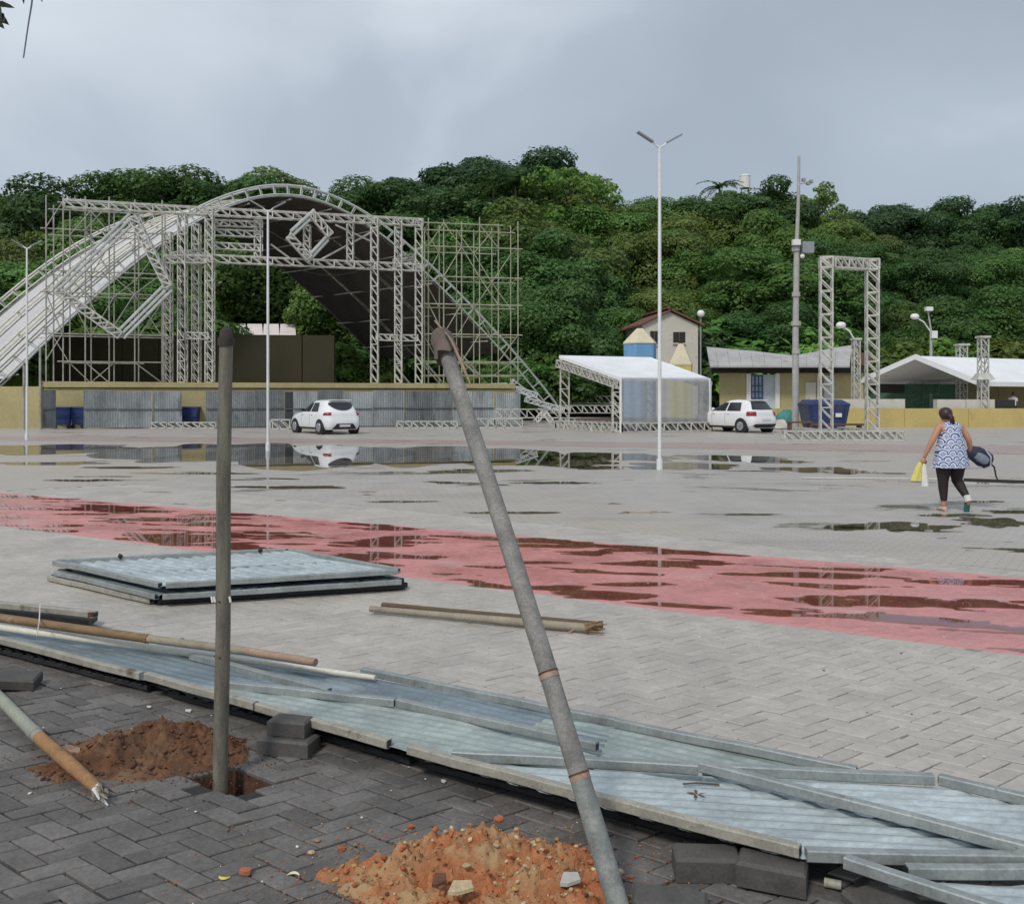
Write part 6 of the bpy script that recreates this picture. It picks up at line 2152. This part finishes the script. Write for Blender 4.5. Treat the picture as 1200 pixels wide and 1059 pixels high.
# ------------------------------------------------------------------ loose paving blocks
def loose(px, py, rz, label, z_=0.0, size=(.235, .125, .085), tilt=(0, 0), m=None):
    c = gp(px, py, 0)
    o = MB().block((0, 0, 0), size, 0, .011).build('paving_block', m or M_block, None)
    o.location = (c.x, c.y, z_ + size[2])
    o.rotation_euler = (tilt[0], tilt[1], rz)
    tag(o, label, 'paving block', 'loose charcoal paving blocks')
M_block = mat('loose_charcoal_block', (0.092, 0.086, 0.08), 0.75, 0, 0.2, 9, bump=.6, bscale=80, stain=(.06, .057, .055), sscale=6, sth=.55, rnd=.12, bdist=.003)
loose(828, 1024, R(-3), 'loose charcoal block at the front under the light blue panel, left of two')
loose(905, 1039, R(-22), 'loose charcoal block at the front, right of two, nearer to the camera', .012)
loose(338, 880, R(-14), 'wide charcoal block at the bottom of the small stack by the middle panel', 0, (.27, .13, .075))
loose(341, 877, R(-14), 'charcoal block on top of the small stack by the middle panel', .078, (.2, .11, .075))
loose(20, 806, R(10), 'dark tilted block at the left edge below the slate blue panel', .02, (.24, .16, .06), (.08, .1))
loose(1034, 1062, R(20), 'flat charcoal block at the bottom edge right of the two loose blocks', -.03, (.22, .15, .07), (.06, -.05))
loose(785, 1066, R(-12), 'raised charcoal block at the bottom edge right of the leaning post', -.02, (.25, .12, .07), (.06, .04))
o = MB().tube([gp(966, 1033, .02), gp(986, 1037, .02)], .016, 10).build('plastic_cap', M_railc, None, 40, loc=tuple(gp(974, 1035)))
tag(o, 'short cream plastic tube end lying behind the right loose block', 'tube end')

# ------------------------------------------------------------------ overhanging branch, top left
M_bl = mat('dark_near_leaf', (0.02, 0.03, 0.012), .5, 0, .3, 20)
o = thing('overhanging_branch', 'dark leafy branch tip with a hanging bare stem in the top left corner', 'branch', tuple(at(-40, -40, 3.2)))
def lf(p, d, L_, w_):
    d = Vector(d).normalized()
    s = d.cross(Vector((.2, 1, .1))).normalized()
    n_ = s.cross(d)
    return MB().slab([p, p + d * L_ * .35 + s * w_, p + d * L_ * .75 + s * w_ * .6, p + d * L_ + n_ * .004, p + d * L_ * .7 - s * w_ * .7, p + d * L_ * .35 - s * w_], n_ * .001)
tw = at(-60, -60, 3.2)
MB().tube([tw, at(-20, -30, 3.2), at(20, -20, 3.2), at(60, -30, 3.2)], [.012, .01, .007, .005], 6).build('twig', M_bark, o)
MB().tube([at(40, -24, 3.2), at(37, 6, 3.2), at(33, 30, 3.2), at(27.5, 68, 3.2)], [.003, .003, .0026, .0024], 6).build('hanging_stem', mat('grey_stem', (.16, .17, .2), .8), o)
rl_ = random.Random(2)
for px, py, dx, dz, L_, w_ in ((-6, 2, 1, -.25, .065, .010), (2, -4, .8, .05, .05, .008), (-4, 6, .45, -1, .06, .014), (0, 14, .5, -1, .05, .012), (-8, 12, .9, -.9, .07, .016), (-6, 20, .7, -1, .05, .012), (-10, 18, .2, -1, .05, .013), (24, -14, .25, -1, .055, .009),
                               (28, -12, -.1, -1, .05, .008), (45, -14, .2, -1, .05, .008), (-14, 60, .9, -.6, .045, .010), (-16, 68, 1, -.5, .05, .012), (-12, -2, .9, -.6, .06, .013)):
    lf(at(px, py, 3.2), (dx, rl_.uniform(-.3, .3), dz), L_, w_).build('leaf', M_bl, o)

# ------------------------------------------------------------------ people
def skin_mesh(name, nodes, edges, m, root=0, levels=1):
    me = bpy.data.meshes.new(name)
    me.from_pydata([n_[0] for n_ in nodes], edges, [])
    ob = bpy.data.objects.new(name, me)
    COL.objects.link(ob)
    sm = ob.modifiers.new('skin', 'SKIN')
    sm.use_smooth_shade = True
    lay_ = me.skin_vertices[0].data
    for i, n_ in enumerate(nodes):
        r_ = n_[1]
        lay_[i].radius = r_ if isinstance(r_, tuple) else (r_, r_)
        lay_[i].use_root = (i == root)
    ss = ob.modifiers.new('sub', 'SUBSURF')
    ss.levels = ss.render_levels = levels
    bpy.context.view_layer.update()
    dg = bpy.context.evaluated_depsgraph_get()
    nm = bpy.data.meshes.new_from_object(ob.evaluated_get(dg))
    nm.name = name
    bpy.data.objects.remove(ob)
    nm.materials.clear()
    nm.materials.append(m)
    nm.polygons.foreach_set('use_smooth', [True] * len(nm.polygons))
    return nm

M_skin = mat('tan_skin', (0.50, 0.25, 0.16), .5, 0, .06, 8, spec=.35)
M_skin2 = mat('brown_skin', (0.16, 0.085, 0.055), .5, 0, .06, 8, spec=.35)
M_hair = mat('dark_brown_hair', (0.04, 0.02, 0.014), .5, 0, .3, 60, stretch=(1, 1, .3))
M_legg = mat('dark_brown_leggings', (0.022, 0.012, 0.012), .7, 0, .2, 20)
M_shoe = mat('teal_shoe', (0.035, 0.13, 0.13), .6, 0, .1, 20)
M_sole = mat('pale_sock', (0.66, 0.62, 0.58), .8, 0, .1, 20)
M_pinkshoe = mat('pinkish_shoe', (0.55, 0.36, 0.30), .6, 0, .1, 20)
M_pack = mat('navy_backpack_cloth', (0.025, 0.03, 0.06), .75, 0, .3, 12, stain=(.15, .17, .24), sscale=9, sth=.6)
M_ycloth = mat('yellow_cloth', (0.66, 0.60, 0.16), .8, 0, .12, 14)
M_wcloth = mat('white_cloth', (0.74, 0.74, 0.68), .8, 0, .08, 14)

def print_mat():
    """white cotton with rows of blue scale-like prints"""
    m = bpy.data.materials.new('blue_scale_print')
    m.use_nodes = True
    t = m.node_tree
    n, l = t.nodes, t.links.new
    p = n['Principled BSDF']
    p.inputs['Roughness'].default_value = .8
    tc_ = n.new('ShaderNodeTexCoord')
    nzv = n.new('ShaderNodeTexNoise')
    nzv.inputs['Scale'].default_value = 9
    l(tc_.outputs['Object'], nzv.inputs['Vector'])
    sx = n.new('ShaderNodeSeparateXYZ')
    l(tc_.outputs['Object'], sx.inputs[0])
    def mth(op, a_, b_=None):
        k = n.new('ShaderNodeMath')
        k.operation = op
        for i_, q in enumerate((a_, b_)):
            if q is None: continue
            if isinstance(q, (int, float)): k.inputs[i_].default_value = q
            else: l(q, k.inputs[i_])
        return k.outputs[0]
    wob = mth('MULTIPLY', mth('SUBTRACT', nzv.outputs['Fac'], .5), .5)
    vv = mth('ADD', mth('MULTIPLY', sx.outputs['Z'], 11.5), wob)
    row = mth('FLOOR', vv)
    uu = mth('ADD', mth('ADD', mth('MULTIPLY', sx.outputs['X'], 8.6), mth('MULTIPLY', row, .5)), wob)
    fu = mth('SUBTRACT', mth('FRACT', uu), .5)
    fv = mth('FRACT', vv)
    d_ = mth('SQRT', mth('ADD', mth('MULTIPLY', fu, fu), mth('MULTIPLY', mth('MULTIPLY', fv, fv), .42)))
    r1 = n.new('ShaderNodeValToRGB')
    el = r1.color_ramp.elements
    el[0].position, el[0].color = .05, (.62, .66, .76, 1)
    el[1].position, el[1].color = .75, (.20, .26, .44, 1)
    for pos, c in ((.16, (.10, .14, .34, 1)), (.24, (.62, .66, .76, 1)), (.33, (.68, .72, .80, 1)), (.38, (.04, .055, .18, 1)), (.47, (.06, .09, .27, 1)), (.52, (.68, .72, .80, 1)), (.60, (.45, .52, .66, 1))):
        k = el.new(pos); k.color = c
    l(d_, r1.inputs['Fac'])
    l(r1.outputs['Color'], p.inputs['Base Color'])
    return m
M_print = print_mat()

def make_hand(mb, wrist, dirv, side_, curl=.5, s=1.0):
    """palm, four curled fingers, thumb"""
    d = Vector(dirv).normalized()
    x = d.cross(Vector((0, 1, 0))).normalized()          # across the palm
    if x.length < .5: x = Vector((1, 0, 0))
    y = x.cross(d)
    w_ = Vector(wrist)
    mb.loft([[w_ + x * a * .026 * s + y * b * .014 * s for a, b in ((-1, -1), (1, -1), (1, 1), (-1, 1))],
             [w_ + d * .045 * s + x * a * .038 * s + y * b * .014 * s for a, b in ((-1, -1), (1, -1), (1, 1), (-1, 1))],
             [w_ + d * .085 * s + x * a * .036 * s + y * b * .011 * s for a, b in ((-1, -1), (1, -1), (1, 1), (-1, 1))]])
    for k, L_ in enumerate((.062, .075, .07, .054)):
        b0_ = w_ + d * .082 * s + x * (-.028 + .0187 * k) * s
        k1 = b0_ + (d * (1 - curl * .3) + y * curl * .7) * L_ * .45 * s
        k2 = k1 + (d * (1 - curl) + y * curl * 1.3) * L_ * .32 * s
        k3 = k2 + (d * (.6 - curl * 1.1) + y * .9) * L_ * .26 * s
        mb.tube([b0_, k1, k2, k3], [.0092 * s, .0088 * s, .008 * s, .006 * s], 6)
    t0_ = w_ + d * .02 * s - x * .03 * s * side_
    mb.tube([t0_, t0_ + (d * .6 - x * side_ * .7 + y * .2) * .035 * s, t0_ + (d * 1.1 - x * side_ * .5 + y * .6) * .058 * s], [.012 * s, .0105 * s, .007 * s], 6)

def ell(c, rx, ry, n_=24, tilt=0.0, wav=0.0, ph=0):
    return [Vector(c) + Vector((math.cos(6.283 * k / n_) * rx * (1 + wav * math.sin(k * 1.9 + ph)), math.sin(6.283 * k / n_) * ry * (1 + wav * math.cos(k * 2.3 + ph)), tilt * math.sin(6.283 * k / n_))) for k in range(n_)]

WP = gp(1114, 599)
woman = thing('person', 'woman walking away in blue and white sleeveless top and dark leggings', 'person', (WP.x, WP.y, 0))
LB = Vector((-.385, .05, .80)); RB = Vector((.335, .08, .885))
nodes = [((0, 0, .86), (.17, .14)), ((0, .0, 1.0), (.165, .13)), ((0, .01, 1.15), (.155, .115)), ((-.005, .015, 1.27), (.13, .085)), ((-.02, .03, 1.345), (.05, .05)), ((-.045, .045, 1.40), (.062, .066)), ((-.055, .05, 1.47), (.078, .092)), ((-.058, .045, 1.53), (.062, .07)),
         ((-.165, .01, 1.285), (.062, .058)), ((-.285, -.015, 1.07), (.05, .048)), ((-.345, .02, .92), (.038, .038)), (tuple(LB), (.024, .028)),
         ((.155, .01, 1.285), (.062, .058)), ((.265, -.02, 1.09), (.05, .048)), ((.31, .03, .97), (.038, .038)), (tuple(RB), (.024, .028)),
         ((-.1, 0, .80), (.105, .105)), ((-.10, .03, .46), (.062, .062)), ((-.095, .04, .27), (.054, .054)), ((-.09, .02, .085), (.034, .036)), ((-.085, .09, .04), (.03, .022)),
         ((.1, 0, .80), (.105, .105)), ((.125, .06, .47), (.062, .062)), ((.165, -.05, .31), (.052, .052)), ((.195, -.15, .19), (.034, .036)), ((.2, -.12, .11), (.028, .022))]
edges = [(0, 1), (1, 2), (2, 3), (3, 4), (4, 5), (5, 6), (6, 7), (3, 8), (8, 9), (9, 10), (10, 11), (3, 12), (12, 13), (13, 14), (14, 15), (0, 16), (16, 17), (17, 18), (18, 19), (19, 20), (0, 21), (21, 22), (22, 23), (23, 24), (24, 25)]
bme = skin_mesh('body', nodes, edges, M_skin, 0, 2)
hb = MB()
make_hand(hb, LB, (-.12, .05, -1), -1, .7)
make_hand(hb, RB, (.3, .1, -1), 1, .85)
hb.ball((-.058, .135, 1.465), .016, 6, 5, (.8, 1, 1.1))            # nose
for s in (-1, 1):
    hb.ball((-.056 + s * .074, .04, 1.465), .024, 7, 5, (.4, .8, 1.2))   # ears
bm = bmesh.new(); bm.from_mesh(bme)
tmp = hb.mesh('tmp', M_skin)
bm.from_mesh(tmp); bm.to_mesh(bme); bm.free()
bpy.data.meshes.remove(tmp)
bme.polygons.foreach_set('use_smooth', [True] * len(bme.polygons))
link('body', bme, woman)
def wpart(mb, name, m, parent=woman, smooth=70):
    mb.v = [(a + WP.x, b + WP.y, c) for a, b, c in mb.v]
    return mb.build(name, m, parent, smooth)
eb = MB()
for s in (-1, 1):
    eb.ball((-.056 + s * .028, .125, 1.48), .009, 6, 5)
wpart(eb, 'eyes', M_hair)
wpart(MB().tube([(-.075, .128, 1.43), (-.056, .134, 1.428), (-.037, .128, 1.43)], .005, 5), 'mouth', M_red_l)
# hair: cap and low ponytail
hairc = MB().loft([ell((-.056, .035, 1.395), .062, .05), ell((-.058, .02, 1.43), .086, .088), ell((-.06, .03, 1.48), .096, .104), ell((-.06, .035, 1.53), .088, .094), ell((-.06, .035, 1.563), .055, .06), ell((-.06, .035, 1.575), .02, .02)])
wpart(hairc, 'hair', M_hair)
wpart(MB().tube([(-.05, -.06, 1.46), (-.03, -.10, 1.42), (-.015, -.10, 1.36), (0, -.085, 1.31)], [.03, .036, .03, .012], 10), 'ponytail', M_hair)
# sleeveless top, flared to the hem
topm = MB()
rr_ = []
for zz, rx, ry, wv in ((1.365, .075, .06, 0), (1.335, .125, .085, 0), (1.30, .155, .105, .01), (1.26, .155, .115, .01), (1.20, .155, .128, .012), (1.12, .175, .145, .014), (1.02, .195, .165, .018), (.92, .215, .182, .022), (.82, .235, .195, .03), (.73, .25, .205, .04), (.655, .262, .21, .05)):
    rr_.append(ell((0.0, .0, zz), rx, ry, 36, 0.012 if zz > 1.3 else -.012, wv * 1.7, zz * 1.6))
topm.loft(rr_, cap=False)
wpart(topm, 'sleeveless_top', M_print)
# leggings
lg = MB()
for side_pts in ([((-.095, .0, .84), .135), ((-.105, .005, .70), .122), ((-.10, .02, .56), .098), ((-.10, .03, .46), .078), ((-.097, .03, .33), .068), ((-.092, .02, .16), .047)], [((.095, 0, .84), .135), ((.108, .02, .70), .122), ((.12, .05, .56), .098), ((.128, .06, .46), .08), ((.15, 0, .38), .072), ((.185, -.11, .235), .05)]):
    lg.tube([q[0] for q in side_pts], [q[1] for q in side_pts], 14)
wpart(lg, 'leggings', M_legg)
def shoe(c, d, up, m, nm):
    c, d, up = Vector(c), Vector(d).normalized(), Vector(up).normalized()
    s = d.cross(up).normalized()
    rings = []
    for f, w_, h_ in ((-.085, .022, .05), (-.07, .036, .075), (-.02, .04, .08), (.05, .045, .06), (.11, .045, .042), (.15, .028, .03)):
        cc = c + d * f
        rings.append([cc + s * w_ * math.cos(a) + up * (h_ * (.5 + .5 * math.sin(a))) for a in [6.283 * k / 12 for k in range(12)]])
    return wpart(MB().loft(rings), nm, m)
shoe((-.088, .06, .0), (-.05, 1, 0), (0, 0, 1), M_pinkshoe, 'shoe')
shoe((.205, -.125, .105), (.05, .42, -.9), (.0, .9, .42), M_shoe, 'shoe')
wpart(MB().tube([(.186, -.112, .25), (.197, -.148, .165)], [.052, .05], 12), 'sock', M_sole)
# what she carries
q = WP + LB + Vector((-.03, .0, -.09))
yc = thing('carried_cloth', 'yellow and white cloth hanging from the left hand of the walking woman', 'cloth', tuple(q))
def hang(c, wd, L_, m, nm, ph, sl):
    rings = []
    for i in range(10):
        f = i / 9
        w_ = wd * (.25 + .75 * f ** .7)
        rings.append([Vector(c) + Vector((math.cos(a) * w_ * (1 + .2 * math.sin(3 * a + ph)) + sl * f, math.sin(a) * w_ * .55 * (1 + .25 * math.cos(4 * a + ph + f * 2)), .03 - L_ * f)) for a in [6.283 * k / 18 for k in range(18)]])
    MB().loft(rings).build(nm, m, yc, smooth=70)
hang(q + Vector((-.02, 0, 0)), .085, .28, M_ycloth, 'yellow_cloth', .4, -.06)
hang(q + Vector((.025, -.02, -.02)), .06, .34, M_wcloth, 'white_cloth', 1.9, .01)
q = WP + RB + Vector((.16, .02, -.06))
bp2 = thing('carried_backpack', 'dark navy backpack in the right hand of the walking woman, strap dangling', 'backpack', tuple(q))
rt = Matrix.Rotation(R(28), 3, 'Y')
rings = []
for f, w_, h_ in ((-.21, .03, .05), (-.18, .075, .09), (-.08, .10, .12), (.05, .11, .135), (.14, .10, .12), (.19, .06, .07), (.205, .02, .03)):
    rings.append([q + rt @ Vector((f, math.cos(a) * w_ * .9, math.sin(a) * h_ * (1 + .1 * math.sin(5 * a + f * 20)))) for a in [6.283 * k / 20 for k in range(20)]])
MB().loft(rings).build('bag', M_pack, bp2, smooth=60)
rings = []
for f, w_ in ((-.10, .05), (-.05, .07), (.05, .075), (.10, .05)):
    rings.append([q + rt @ Vector((f, -.085 - .03 * math.cos(a), -.03 + math.sin(a) * w_)) for a in [6.283 * k / 12 for k in range(12)]])
MB().loft(rings).build('pocket', mat('grey_pocket_cloth', (.20, .22, .28), .8, 0, .2, 14), bp2, smooth=60)
e_ = WP + RB + Vector((.02, .03, -.085))
MB().tube([q + rt @ Vector((-.17, 0, .02)), e_, q + rt @ Vector((-.1, 0, .1))], .012, 6).build('handle', M_blackp, bp2)
MB().tube([q + rt @ Vector((.17, -.02, -.02)), q + Vector((.20, -.04, -.16)), q + Vector((.23, -.03, -.30)), q + Vector((.26, -.03, -.36))], [.016, .014, .013, .012], 6).build('strap', M_blackp, bp2)
MB().tube([q + rt @ Vector((-.02, -.08, .12)), q + rt @ Vector((.1, -.11, .05)), q + rt @ Vector((.17, -.08, -.06))], [.014, .014, .012], 6).build('strap', mat('pale_strap', (.45, .47, .52), .8), bp2)

# man in white behind the wall, seen from the waist up
mp_ = at(1187, HZ, 55)
man = thing('person', 'distant man in white shirt standing behind the black box under the marquee', 'person', (mp_.x, 55, .35))
hN = [((0, 0, .92), (.14, .11)), ((0, 0, 1.1), (.14, .1)), ((0, 0, 1.28), (.15, .1)), ((0, 0, 1.4), (.11, .08)), ((0, -.01, 1.48), (.05, .05)), ((0, -.02, 1.56), (.06, .07)), ((0, -.02, 1.63), (.075, .09)), ((0, -.01, 1.70), (.055, .065)),
      ((-.18, 0, 1.38), (.055, .05)), ((-.24, -.02, 1.12), (.042, .042)), ((-.22, -.12, .95), (.03, .03)), ((.18, 0, 1.38), (.055, .05)), ((.24, -.02, 1.12), (.042, .042)), ((.2, -.14, .98), (.03, .03)),
      ((-.09, 0, .84), (.09, .09)), ((-.1, 0, .45), (.06, .06)), ((-.1, .03, .08), (.04, .04)), ((-.1, -.1, .03), (.035, .025)), ((.09, 0, .84), (.09, .09)), ((.1, 0, .45), (.06, .06)), ((.1, .03, .08), (.04, .04)), ((.1, -.1, .03), (.035, .025))]
hE = [(0, 1), (1, 2), (2, 3), (3, 4), (4, 5), (5, 6), (6, 7), (3, 8), (8, 9), (9, 10), (3, 11), (11, 12), (12, 13), (0, 14), (14, 15), (15, 16), (16, 17), (0, 18), (18, 19), (19, 20), (20, 21)]
link('body', skin_mesh('body', hN, hE, M_skin2, 0, 1), man)
def mpart(mb, nm, m):
    mb.v = [(a + mp_.x, b + 55, c + .35) for a, b, c in mb.v]
    mb.build(nm, m, man, 70)
sh = MB().loft([ell((0, 0, .88), .2, .15), ell((0, 0, 1.1), .19, .14), ell((0, 0, 1.3), .2, .14), ell((0, 0, 1.41), .16, .11), ell((0, 0, 1.46), .07, .07)])
for s in (-1, 1):
    sh.tube([(s * .17, 0, 1.38), (s * .23, -.01, 1.17)], [.085, .075], 10)
mpart(sh, 'white_shirt', M_wcloth)
tz = MB()
for s in (-1, 1):
    tz.tube([(s * .09, 0, .92), (s * .1, 0, .45), (s * .1, .02, .1)], [.13, .1, .08], 10)
mpart(tz, 'trousers', M_legg)
mpart(MB().loft([ell((0, 0, 1.6), .08, .095), ell((0, 0, 1.67), .085, .1), ell((0, 0, 1.73), .05, .06)]), 'hair', M_hair)
